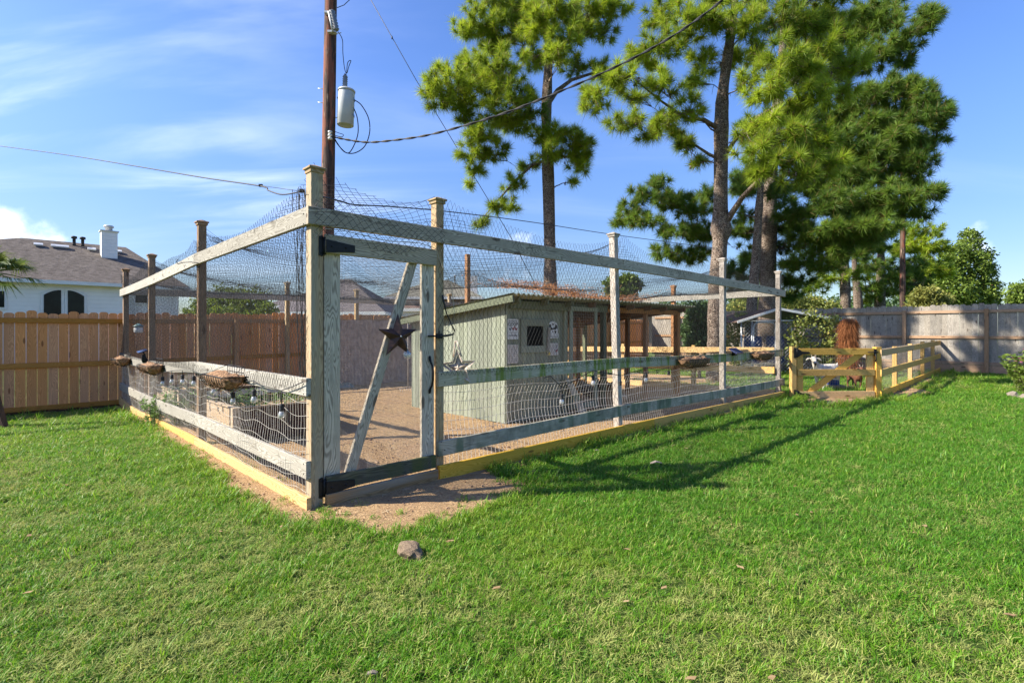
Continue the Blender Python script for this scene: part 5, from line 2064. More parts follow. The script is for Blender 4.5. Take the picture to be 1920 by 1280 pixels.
fence = thing('cedar_fence', W(-2, 8.86), 'reddish brown cedar picket fence with rails running behind the run', 'fence')
PK = [picket_mesh(0.1435, hh) for hh in (1.80, 1.815, 1.79)]
for me in PK:
    me.materials.append(M['picket_cedar'])
a = -4.2
while a < 19.5:
    o = bpy.data.objects.new('picket', random.choice(PK))
    mm = frame_from(UP, UA3)
    mm = mm @ Matrix.Rotation(random.gauss(0, 0.0012), 4, 'Y')
    mm.translation = W(a, 8.875 + random.uniform(-0.004, 0.004), 0.05 + random.uniform(-0.018, 0.018))
    place(o, mm, fence)
    a += 0.1485 + random.uniform(-0.001, 0.0015)
for z in (1.69, 0.87, 0.085):
    a = -4.3
    while a < 19.4:
        a2 = min(a + 4.84, 19.5)
        board('fence_rail', W(a, 8.845, z), W(a2 - 0.004, 8.845, z), 0.089, 0.036, M['fence_rail'], fence)
        a = a2
for k in (-2, 0, 1, 2, 3, 4, 5, 6, 7):
    a_q = 2.05 + 2.42 * k
    post('fence_post', W(a_q, 8.775), 1.72, 0.089, M['fence_rail'], fence, z0=-0.05)
a = -4.3
while a < 19.4:
    a2 = min(a + 4.84, 19.5)
    board('kick_board', W(a, 8.885, -0.03), W(a2 - 0.004, 8.885, -0.03), 0.14, 0.03, M['bed_brown'], fence)
    a = a2

gf = thing('grey_fence', W(19.62, 8.8), 'weathered silver grey picket fence with brown posts along the right boundary', 'fence')
PK2 = [picket_mesh(0.1435, hh) for hh in (1.84, 1.86, 1.835)]
for me in PK2:
    me.materials.append(M['picket_grey'])
b_q = 8.7
while b_q > -8.5:
    o = bpy.data.objects.new('picket', random.choice(PK2))
    mm = frame_from(UP, UB3)
    mm = mm @ Matrix.Rotation(random.gauss(0, 0.0012), 4, 'Y')
    mm.translation = W(19.66 + random.uniform(-0.005, 0.005), b_q, 0.30 + random.uniform(-0.02, 0.02))
    place(o, mm, gf)
    b_q -= 0.1455 + random.uniform(-0.001, 0.0015)
GP = [-0.64 - 2.02 * k for k in range(4)] + [-0.64 + 2.02 * k for k in range(1, 5)]
for z in (1.93, 1.13, 0.335):
    b_q = 8.6
    while b_q > -8.4:
        b2 = max(b_q - 4.04, -8.5)
        board('fence_rail', W(19.625, b_q, z), W(19.625, b2 + 0.004, z), 0.089, 0.036, M['grey_fence_rail'], gf)
        b_q = b2
b_q = 8.6
while b_q > -8.4:
    b2 = max(b_q - 4.04, -8.5)
    board('kick_board', W(19.62, b_q, 0.145), W(19.62, b2 + 0.004, 0.145), 0.27, 0.036, M['grey_fence_rail'], gf)
    b_q = b2
for b_p in GP:
    post('fence_post', W(19.555, b_p), 2.0, 0.10, M['grey_fence_rail'], gf, z0=-0.05)

# ------------------------------------------------------------------ yellow pen: far side of the run, gate and low fence
for z0, z1 in ((1.0, 0.86), (0.58, 0.47), (0.10, 0.04)):
    board('pen_rail', W(10.02, 0.05, z0, False), W(10.02, 8.5, z1, False), 0.14, 0.036, M['yellow_new'], run)
for b_p in (1.92, 3.9, 6.8):
    post('pen_post', W(10.12, b_p), 1.08, 0.089, M['yellow_new'], run)


def m_far(s, t):
    p = A0[None] + (10.05 + 0 * s)[:, None] * UA[None] + (0.1 + s)[:, None] * UB[None]
    return np.stack((p[:, 0], p[:, 1], 0.02 + t), 1)


net('wire_mesh', m_far, 8.4, 0.95, (0.075, 0.10), 'square', 0.5, 0.0016, M['wire'], run)

G1, G2 = Vector((5.90, 11.0, 0)), Vector((7.72, 11.08, 0))
ge = (G2 - G1).normalized()
gn = ge.cross(UP)          # toward the lawn
pg = thing('yellow_gate', G1 + ge * 0.09, 'new yellow timber gate with black strap hinges between the run and low fence', 'gate')
pf = thing('yellow_pen_fence', G2, 'low new yellow post and rail fence running to the grey fence', 'fence')
o = post('post', G1, 1.09, 0.10, M['yellow_gate'], pf, dir=ge)
o = post('post', G2, 1.08, 0.12, M['yellow_gate'], pf, dir=ge)
gw = (G2 - G1).length
GA, GBm = G1 + ge * 0.075, G2 - ge * 0.085


def gb2(name, p0, z0, p1, z1, w, up=UP, off=0.0, t=0.036):
    return board(name, p0 + UP * z0 + gn * off, p1 + UP * z1 + gn * off, w, t, M['yellow_gate'], pg, up=up)


for z in (0.985, 0.545, 0.085):
    gb2('gate_rail', GA, z, GBm, z, 0.135, off=0.037)
gb2('stile', GA + ge * 0.07, 0.02, GA + ge * 0.07, 1.05, 0.135, up=ge)
gb2('stile', GBm - ge * 0.075, 0.02, GBm - ge * 0.075, 1.05, 0.15, up=ge)
gb2('brace', GA + ge * 0.24, 0.10, GBm - ge * 0.22, 0.98, 0.135, off=0.001)
for z in (0.96, 0.085):
    b = MB()
    o3 = G1 + UP * z + gn * 0.060
    for pts, y0, y1 in (([(-0.01, -0.11), (0.05, -0.10), (0.05, 0.10), (-0.01, 0.11)], -0.008, 0.002), ([(0.055, -0.10), (0.16, -0.032), (0.30, -0.022), (0.34, 0.0), (0.30, 0.022), (0.16, 0.032), (0.055, 0.10)], 0.0, 0.008)):
        n_ = len(pts)
        V = [o3 + ge * x + UP * q_ + gn * y for y in (y0, y1) for x, q_ in pts]
        b.add(V, [tuple(range(n_)), tuple(range(2 * n_ - 1, n_ - 1, -1))] + [(i, (i + 1) % n_, n_ + (i + 1) % n_, n_ + i) for i in range(n_)])
    b.tube([o3 + ge * 0.053 + UP * -0.1, o3 + ge * 0.053 + UP * 0.1], 0.010, 8)
    b.build('hinge', M['black_metal'], pg)
b = MB()
o3 = GBm + UP * 0.97 + gn * 0.07
b.tube([o3 - ge * 0.16, o3 + ge * 0.06], 0.012, 8)
b.box(o3 - gn * 0.006, (0.05, 0.02, 0.14), frame_from(ge, UP))
b.tube([o3 - UP * 0.03, o3 - UP * 0.12 + ge * 0.02, o3 - UP * 0.20], [0.012, 0.010, 0.014], 8)
b.build('latch', M['black_metal'], pg)


def m_pg(s, t):
    q0 = GA + ge * 0.05 - gn * 0.022
    return np.stack((q0.x + ge.x * s, q0.y + ge.y * s, 0.05 + t), 1)


net('wire_mesh', m_pg, gw - 0.30, 0.95, (0.05, 0.10), 'square', 0.5, 0.0014, M['wire'], pg)

D = UA3
tl = 8.15
for t_ in (1.77, 3.65, 5.45, 7.25):
    q_ = G2 + D * t_
    q_.z = float(gz(q_.x, q_.y))
    post('post', q_, 1.05, 0.089, M['yellow_new'], pf)
for z in (0.955, 0.535, 0.085):
    for t0, t1 in ((-0.02, 3.64), (3.645, tl)):
        p0, p1 = G2 + D * t0 - UB3 * 0.068, G2 + D * t1 - UB3 * 0.068
        p0.z, p1.z = z + float(gz(p0.x, p0.y)), z + float(gz(p1.x, p1.y))
        board('rail', p0, p1, 0.14, 0.036, M['yellow_treated'] if z < 0.9 else M['yellow_new'], pf)


def m_pf(s, t):
    q0 = G2 + UB3 * 0.05
    x, y = q0.x + D.x * s, q0.y + D.y * s
    return np.stack((x, y, 0.03 + t + gz(x, y)), 1)


net('wire_mesh', m_pf, tl, 1.0, (0.075, 0.10), 'square', 0.5, 0.0015, M['wire'], pf)

# ------------------------------------------------------------------ goats
m = NT('goat_white_coat')
c = m.obj(False)
sx = m.n("ShaderNodeSeparateXYZ")
m.l(c, sx.inputs[0])
nz = m.noise(m.mapping(c, (14, 14, 9)), 1.0, 5.0, 0.65)
col = m.mix(m.rng(nz, 0.3, 0.7), (0.40, 0.36, 0.30), (0.66, 0.62, 0.55))
fx = m.rng(m.math('ADD', sx.outputs['X'], m.math('MULTIPLY', nz, 0.05)), 0.50, 0.56)
blaze = m.rng(m.math('ABSOLUTE', sx.outputs['Y']), 0.018, 0.034, 0.0, 1.0)
col = m.mix(m.math('MULTIPLY', fx, m.rng(sx.outputs['Z'], 0.66, 0.70, 1.0, 0.35)), col, (0.055, 0.045, 0.040))
M['goat_white'] = m.finish(col, 0.9, m.bump(nz, 0.9, 0.02))
M['goat_brown'] = plain('goat_brown_coat', (0.17, 0.065, 0.028), (0.075, 0.026, 0.012), 12, 0.85, bump=0.6, bd=0.01)
M['horn'] = plain('horn', (0.22, 0.18, 0.13), None, 10, 0.6)


def goat(p, rz, mat, label, s=1.0, shaggy=1.0, head_turn=0.0):
    m = Matrix.Translation(p) @ Matrix.Rotation(rz, 4, 'Z') @ Matrix.Scale(s, 4)
    b = MB()
    k = shaggy
    loft(b, [((-0.40, 0, 0.52), (1, 0, 0), 0.05, 0.07), ((-0.36, 0, 0.50), (1, 0, 0), 0.11 * k, 0.13), ((-0.20, 0, 0.47), (1, 0, 0), 0.145 * k, 0.165), ((0.0, 0, 0.455), (1, 0, 0), 0.155 * k, 0.175), ((0.18, 0, 0.46), (1, 0, 0.1), 0.135 * k, 0.175), ((0.29, 0, 0.50), (1, 0, 0.5), 0.10 * k, 0.145), ((0.36, 0, 0.57), (1, 0, 0.9), 0.075, 0.105), ((0.43, 0, 0.665), (0.7, 0, 1), 0.058, 0.075), ((0.47, 0, 0.735), (0.8, 0, 0.6), 0.052, 0.060)], 14)
    # head, turned a little
    ht = Matrix.Translation((0.47, 0, 0.745)) @ Matrix.Rotation(head_turn, 4, 'Z')
    hb = MB()
    loft(hb, [((-0.07, 0, 0.01), (1, 0, -0.2), 0.03, 0.03), ((-0.02, 0, 0.015), (1, 0, -0.3), 0.062, 0.068), ((0.06, 0, -0.01), (1, 0, -0.5), 0.055, 0.060), ((0.13, 0, -0.05), (1, 0, -0.5), 0.040, 0.045), ((0.185, 0, -0.075), (1, 0, -0.4), 0.034, 0.036), ((0.205, 0, -0.085), (1, 0, -0.4), 0.018, 0.020)], 12)
    for sy in (-1, 1):
        hb.tube([(-0.01, sy * 0.055, 0.04), (-0.03, sy * 0.12, 0.02), (-0.02, sy * 0.17, -0.03)], [0.016, 0.026, 0.008], 8)
    hb.tube([(0.15, 0, -0.10), (0.13, 0, -0.16), (0.12, 0, -0.20)], [0.022, 0.015, 0.006], 8)
    for v_, f_ in ((hb.v, hb.f),):
        VV = np.concatenate(v_)
        H = np.array(ht)
        b.add(VV @ H[:3, :3].T + H[:3, 3], f_, 0, True)
    for sx_, front in ((0.22, True), (-0.30, False)):
        for sy in (-1, 1):
            if front:
                b.tube([(sx_, sy * 0.075, 0.45), (sx_ + 0.01, sy * 0.08, 0.30), (sx_ + 0.005, sy * 0.08, 0.20), (sx_, sy * 0.08, 0.05), (sx_ + 0.01, sy * 0.08, 0.0)], [0.070 * k, 0.045 * k, 0.032, 0.024, 0.030], 10)
            else:
                b.tube([(sx_, sy * 0.075, 0.47), (sx_ + 0.03, sy * 0.085, 0.34), (sx_ - 0.055, sy * 0.085, 0.20), (sx_ - 0.03, sy * 0.085, 0.06), (sx_ - 0.015, sy * 0.085, 0.0)], [0.090 * k, 0.062 * k, 0.032, 0.024, 0.030], 10)
    b.tube([(-0.40, 0, 0.55), (-0.46, 0, 0.60), (-0.47, 0, 0.66)], [0.030, 0.026, 0.010], 8)
    o = b.build('goat', mat, None, m=m)
    smooth_body(o, 0.014)
    tag(o, label, 'goat')
    for sy in (-1, 1):
        hb = MB()
        hb.tube([ht @ Vector((-0.015, sy * 0.030, 0.055)), ht @ Vector((-0.045, sy * 0.045, 0.12)), ht @ Vector((-0.10, sy * 0.060, 0.15))], [0.016, 0.012, 0.004], 8)
        hb.build('horn', M['horn'], o, m=m)
        hb = MB()
        e_ = ht @ Vector((0.045, sy * 0.052, 0.022))
        hb.lathe([(0.001, -0.012), (0.010, -0.006), (0.012, 0), (0.010, 0.006), (0.001, 0.012)], 8, Matrix.Translation(e_))
        hb.build('eye', M['rubber'], o, m=m)
        hb = MB()
        for x in (0.22, -0.315):
            hb.tube([(x, sy * 0.082, 0.035), (x + 0.012, sy * 0.082, 0.0)], [0.030, 0.034], 8)
        hb.build('hoof', M['horn'], o, m=m)


goat(Vector((7.52, 12.55, 0)), R(180 + 28), M['goat_white'], 'shaggy white goat with dark face looking over the yellow gate', 1.0, 1.15, R(42))
goat(Vector((8.35, 12.75, 0)), R(-100), M['goat_brown'], 'small reddish brown goat standing behind the yellow gate', 0.70, 1.0, R(-12))

# blue pail with a white label
bk = thing('blue_bucket', Vector((7.80, 12.75, 0)), 'blue plastic bucket with white label behind the yellow gate', 'bucket')
mb_ = Matrix.Translation((7.80, 12.72, 0.12))
b = MB()
b.lathe([(0.12, 0), (0.13, 0.005), (0.155, 0.33), (0.165, 0.335), (0.165, 0.36), (0.150, 0.365), (0.14, 0.345), (0.12, 0.03)], 20, mb_)
b.build('pail', M['blue'], bk)
b = MB()
V, Fc = [], []
for i in range(7):
    t = R(-125) + R(60) * i / 6
    for z in (0.13, 0.25):
        r_ = 0.130 + 0.076 * z + 0.004
        V.append((7.80 + r_ * cos(t), 12.72 + r_ * sin(t), 0.12 + z))
for i in range(6):
    Fc.append((2 * i, 2 * i + 2, 2 * i + 3, 2 * i + 1))
b.add(V, Fc, smooth=True)
b.build('bucket_label', M['white_paint'], bk)
b = MB()
for ck in range(5):
    t = R(-118) + R(10) * ck
    r_ = 0.130 + 0.076 * 0.19 + 0.006
    for dz, dt in ((0.03, 0.0), (-0.02, 0.05), (0.0, 0.1)):
        b.box((7.80 + r_ * cos(t + dt), 12.72 + r_ * sin(t + dt), 0.31 + dz), (0.012, 0.003, 0.03), Matrix.Rotation(t + pi / 2, 4, 'Z'))
b.build('label_mark', M['blue'], bk)
b = MB()
b.tube([Vector((7.80 + 0.165 * cos(t), 12.72 - 0.05, 0.46 - 0.10 * sin(t))) for t in np.linspace(0, pi, 9)], 0.004, 5)
b.build('bail_handle', M['wire'], bk)
b = MB()
b.box((7.80, 12.74, 0.058), (0.42, 0.34, 0.115))
o = b.build('stone_block', M['edging'])
tag(o, 'low pale block carrying the blue bucket', 'block')

# ------------------------------------------------------------------ chain link kennel
KY = 16.6
kx = lambda u: (u - CU) / F * KY
kz = lambda v: EYE - (v - HV) / F * KY
kn = thing('chain_link_kennel', Vector((kx(1480), KY, 0.0)), 'chain link kennel with low pitched green and white roof', 'kennel')
x0, x1 = kx(1388), kx(1572)
zt = kz(601)
gr_ = lambda x, y: float(gz(x, y))
for u in (1390, 1410, 1484, 1570):
    b = MB()
    b.tube([(kx(u), KY, 0), (kx(u), KY, zt)], 0.024, 8)
    b.build('pipe_post', M['pipe'], kn)
for y_ in (KY, KY + 2.6):
    b = MB()
    b.tube([(x0, y_, zt), (x1, y_, zt)], 0.024, 8)
    b.build('top_pipe', M['pipe'], kn)
for u in (1390, 1570):
    b = MB()
    b.tube([(kx(u), KY + 2.6, 0), (kx(u), KY + 2.6, zt)], 0.024, 8)
    b.build('pipe_post', M['pipe'], kn)
    b = MB()
    b.tube([(kx(u), KY, zt), (kx(u), KY + 2.6, zt)], 0.024, 8)
    b.build('top_pipe', M['pipe'], kn)
b = MB()
gx0, gx1 = kx(1412), kx(1452)
b.tube([(gx0, KY - 0.05, 0.1), (gx0, KY - 0.05, zt - 0.15), (gx0 + 0.08, KY - 0.05, zt - 0.06), (gx1 - 0.08, KY - 0.05, zt - 0.06), (gx1, KY - 0.05, zt - 0.15), (gx1, KY - 0.05, 0.1)], 0.020, 8)
b.build('gate_frame', M['pipe'], kn)


def m_k(s, t):
    return np.stack((x0 + s, KY + 0.01 * np.sin(s * 60), 0.02 + t), 1)


net('chain_link', m_k, x1 - x0, zt - 0.05, 0.085, 'diamond', 1.0, 0.0048, M['pipe'], kn)


def m_k2(s, t):
    return np.stack((x0 + s, KY + 2.6 + 0 * s, 0.02 + t), 1)


net('chain_link', m_k2, x1 - x0, zt - 0.05, 0.085, 'diamond', 1.0, 0.0030, M['pipe'], kn)
# roof: two pitched sheets
pk = Vector((kx(1455), KY - 0.15, kz(578)))
el_, er_ = Vector((kx(1378), KY - 0.15, kz(603))), Vector((kx(1592), KY - 0.15, kz(604)))
dep = Vector((0, 3.0, 0))
M['green_roof'] = plain('green_roof_sheet', (0.03, 0.16, 0.07), (0.02, 0.11, 0.05), 6, 0.5)
for e_, nm in ((el_, M['shingle_red']), (er_, M['green_roof'])):
    b = MB()
    V = [pk, e_, e_ + dep, pk + dep]
    V += [v - UP * 0.03 for v in V]
    b.add(V, [(0, 1, 2, 3), (7, 6, 5, 4), (0, 4, 5, 1), (1, 5, 6, 2), (2, 6, 7, 3), (3, 7, 4, 0)])
    b.build('roof_sheet', nm, kn)
    board('roof_edge', pk - Vector((0, 0.03, 0.02)), e_ - Vector((0, 0.03, 0.02)), 0.075, 0.03, M['white_paint'], kn)
for i, (u, lab) in enumerate(((1436, 'blue plastic drum inside the kennel seen through its gate'), (1480, 'blue plastic drum inside the kennel behind the pipe post'))):
    b = MB()
    b.lathe([(0.24, 0), (0.27, 0.03), (0.285, 0.25), (0.275, 0.30), (0.29, 0.45), (0.275, 0.60), (0.285, 0.65), (0.27, 0.86), (0.22, 0.90)], 18, Matrix.Translation((kx(u), KY + 0.9, 0.36)))
    o = b.build('blue_drum', M['blue'])
    tag(o, lab, 'drum', 'blue drums in the kennel')
# grey mesh cloth hung along the back of the run behind the gate
M['shade_cloth'] = plain('grey_mesh_cloth', (0.36, 0.29, 0.25), (0.25, 0.195, 0.17), 9, 0.9, bump=0.3)
ca, cb = solve_on(598, A0 + 8.5 * UB, UA), solve_on(806, A0 + 8.5 * UB, UA)
b = MB()
nn_, mm_ = 48, 10
V = []
for off in (0.0, 0.004):
    for i in range(nn_ + 1):
        for j in range(mm_ + 1):
            s, t = i / nn_, j / mm_
            V.append(W(ca + (cb - ca) * s, 8.50 + off + 0.025 * sin(s * 31) * (1 - 0.6 * t) + 0.012 * sin(s * 67 + t * 4), 0.02 + (1.70 - 0.03 * sin(s * pi * 7) ** 2) * t))
k_ = (nn_ + 1) * (mm_ + 1)
q4 = [(i * (mm_ + 1) + j, (i + 1) * (mm_ + 1) + j, (i + 1) * (mm_ + 1) + j + 1, i * (mm_ + 1) + j + 1) for i in range(nn_) for j in range(mm_)]
b.add(V, q4 + [tuple(k_ + x for x in reversed(f)) for f in q4], smooth=True)
o = b.build('mesh_cloth', M['shade_cloth'])
tag(o, 'grey brown mesh cloth hung along the cedar fence behind the screen gate', 'cloth')
pt = thing('pallet', Vector((kx(1458), KY + 0.9, 0)), 'wooden pallet under the blue drums in the kennel', 'pallet')
for k in range(4):
    board('plank', (kx(1412), KY + 0.62 + 0.18 * k, 0.335), (kx(1508), KY + 0.62 + 0.18 * k, 0.335), 0.14, 0.045, M['rail_low'], pt, up=Vector((0, 1, 0)))
for u in (1416, 1460, 1504):
    board('bearer', (kx(u), KY + 0.55, 0.155), (kx(u), KY + 1.25, 0.155), 0.31, 0.08, M['rail_low'], pt)

# rusty brown bundle of dry stalks by the grey fence
th = thing('dry_reed_clump', Vector((10.3, 16.0, 0.06)), 'tall clump of rusty brown dried stalks in front of the grey fence', 'dry plant')
n_ = 5200
t = rng.uniform(0, 2 * pi, n_)
r_ = np.sqrt(rng.random(n_)) * 0.25
hh = rng.uniform(0.3, 1.0, n_)
bx = 10.28 + r_ * np.cos(t)
by = 16.0 + r_ * np.sin(t) * 0.8
ztop = 1.72 - 0.12 * (r_ / 0.25) ** 6
zz = rng.random(n_) ** 0.6 * ztop
d = np.stack((np.cos(t) * 0.35 + rng.normal(0, .2, n_), np.sin(t) * 0.35 + rng.normal(0, .2, n_), -0.9 + rng.normal(0, .25, n_)), 1)
d /= np.linalg.norm(d, axis=1)[:, None]
s_ = np.cross(d, rng.normal(0, 1, (n_, 3)))
s_ /= np.linalg.norm(s_, axis=1)[:, None]
c = np.stack((bx, by, zz + 0.1), 1)
ln = rng.uniform(0.15, 0.42, n_)[:, None]
V = np.stack((c - s_ * 0.0045, c + s_ * 0.0045, c + d * ln), 1).reshape(-1, 3)
M['rust_stalk'] = leafy('rust_stalks', (0.15, 0.055, 0.022), (0.33, 0.13, 0.048), 0.12, 0.8)
np_object('dry_stalk', V, np.arange(len(V)).reshape(-1, 3), 3, M['rust_stalk'], th, tint=np.repeat(rng.random(n_), 3))

# flower bed at the right edge
pb_ = Vector((11.35, 11.35, 0.02))
th = sprigs('flower_shrub', pb_, 0.45, 0.45, 0.95, 70, M['leaf'], 'leafy shrub with pink blooms at the right edge of the lawn', 'flower shrub', 0.10, 34, narrow=0.5)
V, Fc = [], []
for _ in range(60):
    t, r_ = random.random() * 2 * pi, math.sqrt(random.random()) * 0.45
    q_ = pb_ + Vector((r_ * cos(t), r_ * sin(t), random.uniform(0.45, 1.0)))
    for k in range(6):
        d = Vector((cos(k * pi / 3), sin(k * pi / 3), random.uniform(-.3, .8))).normalized() * 0.045
        s2_ = d.cross(UP).normalized() * 0.018
        i = len(V)
        V += [q_, q_ + d * 0.6 + s2_, q_ + d, q_ + d * 0.6 - s2_]
        Fc.append((i, i + 1, i + 2, i + 3))
np_object('blossom', np.array([tuple(v) for v in V]), np.array(Fc), 4, M['flower_pink'], th)


def stone(name, p, s, mat, label, cat, seed, group=None, sub=3):
    bm = bmesh.new()
    bmesh.ops.create_icosphere(bm, subdivisions=sub, radius=1.0)
    for v in bm.verts:
        n0 = mnoise.noise(v.co * 1.3 + Vector((seed, 0, 0)))
        n1 = mnoise.noise(v.co * 3.1 + Vector((0, seed, 0)))
        n2 = mnoise.noise(v.co * 8.0 + Vector((0, 0, seed)))
        # flattened facets
        v.co *= 1 + 0.30 * n0 + 0.16 * n1 + 0.06 * n2
        v.co.z = max(v.co.z, -0.5)
    me = bpy.data.meshes.new(name)
    bm.to_mesh(me)
    bm.free()
    me.materials.append(mat)
    o = bpy.data.objects.new(name, me)
    place(o, Matrix.Translation(Vector(p)) @ Matrix.Rotation(seed, 4, 'Z') @ Matrix.Diagonal((*s, 1)))
    tag(o, label, cat, group)
    return o


stone('field_stone', (-0.635, 3.27, 0.030), (0.118, 0.070, 0.058), M['rock'], 'brown lump of stone lying in the lawn in front of the run', 'stone', 2.3)
for k in range(5):
    t = k / 4
    stone('edging_stone', Vector((10.62 - 0.25 * t, 11.1 - 1.5 * t, 0.06)), (0.16, 0.11, 0.08), M['edging'],
          ['pale edging stone closest to the grey fence', 'second pale edging stone beside the pink shrub', 'middle pale edging stone of the flower bed', 'fourth pale edging stone of the flower bed', 'pale edging stone nearest the lawn foreground'][k], 'stone', 1.0 + k * 1.7, 'edging stones of the flower bed', 2)

# leg of a swing frame at the left edge
th = thing('swing_frame', Vector((-7.75, 7.75, 0)), 'dark brown timber swing frame leg leaning in at the left edge', 'swing frame')
board('leg', Vector((-7.62, 7.85, -0.05)), Vector((-8.15, 7.75, 2.2)), 0.09, 0.09, M['bed_brown'], th, up=Vector((0, 1, 0)))
board('leg', Vector((-8.9, 7.85, -0.05)), Vector((-8.25, 7.75, 2.2)), 0.09, 0.09, M['bed_brown'], th, up=Vector((0, 1, 0)))
board('crossbar', Vector((-8.2, 7.7, 2.22)), Vector((-10.6, 6.0, 2.22)), 0.09, 0.09, M['bed_brown'], th)

# small litter on the lawn
for x, y, s, lab in ((-0.56, 2.10, 0.020, 'pale dried leaf curl in the grass at the bottom edge'), (1.5, 5.45, 0.06, 'flat brown bark flake in the shadow of the top rail'), (0.98, 6.05, 0.022, 'white scrap lying in the lawn beside the run')):
    b = MB()
    V = [(x + s * cx, y + s * cy, 0.035 + s * cz) for cx, cy, cz in ((-1, -.3, 0), (0, -.5, .35), (1, -.25, .05), (1, .3, .1), (0, .45, .4), (-1, .25, .08))]
    V += [(vx, vy, vz - 0.006) for vx, vy, vz in V]
    b.add(V, [(0, 1, 4, 5), (1, 2, 3, 4), (11, 10, 7, 6), (10, 9, 8, 7), (0, 6, 7, 1), (1, 7, 8, 2), (2, 8, 9, 3), (3, 9, 10, 4), (4, 10, 11, 5), (5, 11, 6, 0)])
    o = b.build('leaf_litter', M['edging'])
    tag(o, lab, 'litter')
# ------------------------------------------------------------------ houses beyond the fences
def poly_obj(name, V, Fc, mat, parent):
    b = MB()
    b.add([tuple(v) for v in V], Fc)
    return b.build(name, mat, parent)


def hip_house(label, org, ex, ey, L0, L1, D0, D1, z_e, z_r, r0, r1, wall, roof, over=0.4, name='house', z_g=0.0):
    """Footprint from L0..L1 along ex and D0..D1 along ey; ridge at mid depth from r0 to r1 along ex."""
    P = lambda l, d, z: Vector(org) + ex * l + ey * d + UP * z
    h = thing(name, P((L0 + L1) / 2, D0, z_g), label, 'house')
    V = [P(l, d, z) for z in (z_g, z_e) for l, d in ((L0, D0), (L1, D0), (L1, D1), (L0, D1))]
    poly_obj('wall', V, [(0, 1, 5, 4), (1, 2, 6, 5), (2, 3, 7, 6), (3, 0, 4, 7)], wall, h)
    dm = (D0 + D1) / 2
    o = over
    zo = z_e - 0.02
    V = [P(L0 - o, D0 - o, zo), P(L1 + o, D0 - o, zo), P(L1 + o, D1 + o, zo), P(L0 - o, D1 + o, zo), P(r0, dm, z_r), P(r1, dm, z_r)]
    rf = poly_obj('roof', V, [(0, 1, 5, 4), (1, 2, 5), (2, 3, 4, 5), (3, 0, 4), (3, 2, 1, 0)], roof, h)
    for (p0, p1) in ((V[0], V[1]), (V[1], V[2]), (V[3], V[0])):
        board('fascia', p0 - UP * 0.09, p1 - UP * 0.09, 0.16, 0.05, M['frame_white'], h)
    return h, rf, P


HB = 26.9
h1, rf1, PH = hip_house('white sided house with brown shingle hip roof beyond the cedar fence', W(0, HB, 0, False), UA3, UB3, -9.0, 4.75, 0.0, 9.0, 3.70, 6.05, -1.0, 3.2, M['siding'], M['shingle'])


def on_wall(u, v, d=0.0):
    p0 = np.array((PH(0, d, 0).x, PH(0, d, 0).y))
    l = solve_on(u, p0, np.array((UA3.x, UA3.y)))
    q_ = PH(l, d, 0)
    return l, EYE - (v - HV) / F * q_.y


for u0, u1, left_high in ((82, 114.5, 0), (127, 157.5, 1)):
    l0, zt0 = on_wall(u0, 543, -0.03)
    l1, _ = on_wall(u1, 543, -0.03)
    zt0 = 3.27
    zb_ = 1.75
    arc = []
    n_ = 9
    for i in range(n_):
        t = i / (n_ - 1)
        s = t if left_high == 0 else 1 - t
        arc.append((l0 + (l1 - l0) * t, zt0 - 0.24 * (1 - s) ** 2))

    def prism(out, y0, y1, nm, mat, par):
        k = len(out)
        V = [PH(x, y, z) for y in (y0, y1) for x, z in out]
        return poly_obj(nm, V, [tuple(range(k)), tuple(range(2 * k - 1, k - 1, -1))] + [(k + i, k + (i + 1) % k, (i + 1) % k, i) for i in range(k)], mat, par)
    c0 = 0.11
    outer = [(l1 + c0, zb_ - c0)] + [(x + (c0 if i == n_ - 1 else -c0 if i == 0 else 0), z + c0) for i, (x, z) in reversed(list(enumerate(arc)))] + [(l0 - c0, zb_ - c0)]
    wf = prism(outer, -0.05, -0.005, 'window_frame', M['frame_white'], h1)
    inner = [(l1, zb_)] + list(reversed(arc)) + [(l0, zb_)]
    prism(inner, -0.075, -0.055, 'window_pane', M['dark_glass'], wf)
for u0, u1, v0, v1 in ((254, 276, 552, 568), (-14, 8, 545, 576)):
    l0, z1_ = on_wall(u0, v0, -0.03)
    l1, z0_ = on_wall(u1, v1, -0.03)
    wf = poly_obj('window_frame', [PH(x, y, z) for y in (-0.05, -0.005) for x, z in ((l0 - .09, z0_ - .09), (l1 + .09, z0_ - .09), (l1 + .09, z1_ + .09), (l0 - .09, z1_ + .09))], [(0, 1, 2, 3), (7, 6, 5, 4), (0, 4, 5, 1), (1, 5, 6, 2), (2, 6, 7, 3), (3, 7, 4, 0)], M['frame_white'], h1)
    poly_obj('window_pane', [PH(x, y, z) for y in (-0.07, -0.054) for x, z in ((l0, z0_), (l1, z0_), (l1, z1_), (l0, z1_))], [(0, 1, 2, 3), (7, 6, 5, 4), (0, 4, 5, 1), (1, 5, 6, 2), (2, 6, 7, 3), (3, 7, 4, 0)], M['dark_glass'], wf)


def on_roof(u, d):
    """Point of the front slope at depth d behind the wall, under column u."""
    l, _ = on_wall(u, 500, d)
    z = 3.68 + (6.05 - 3.68) * (d + 0.4) / 4.9
    return PH(l, d, z)


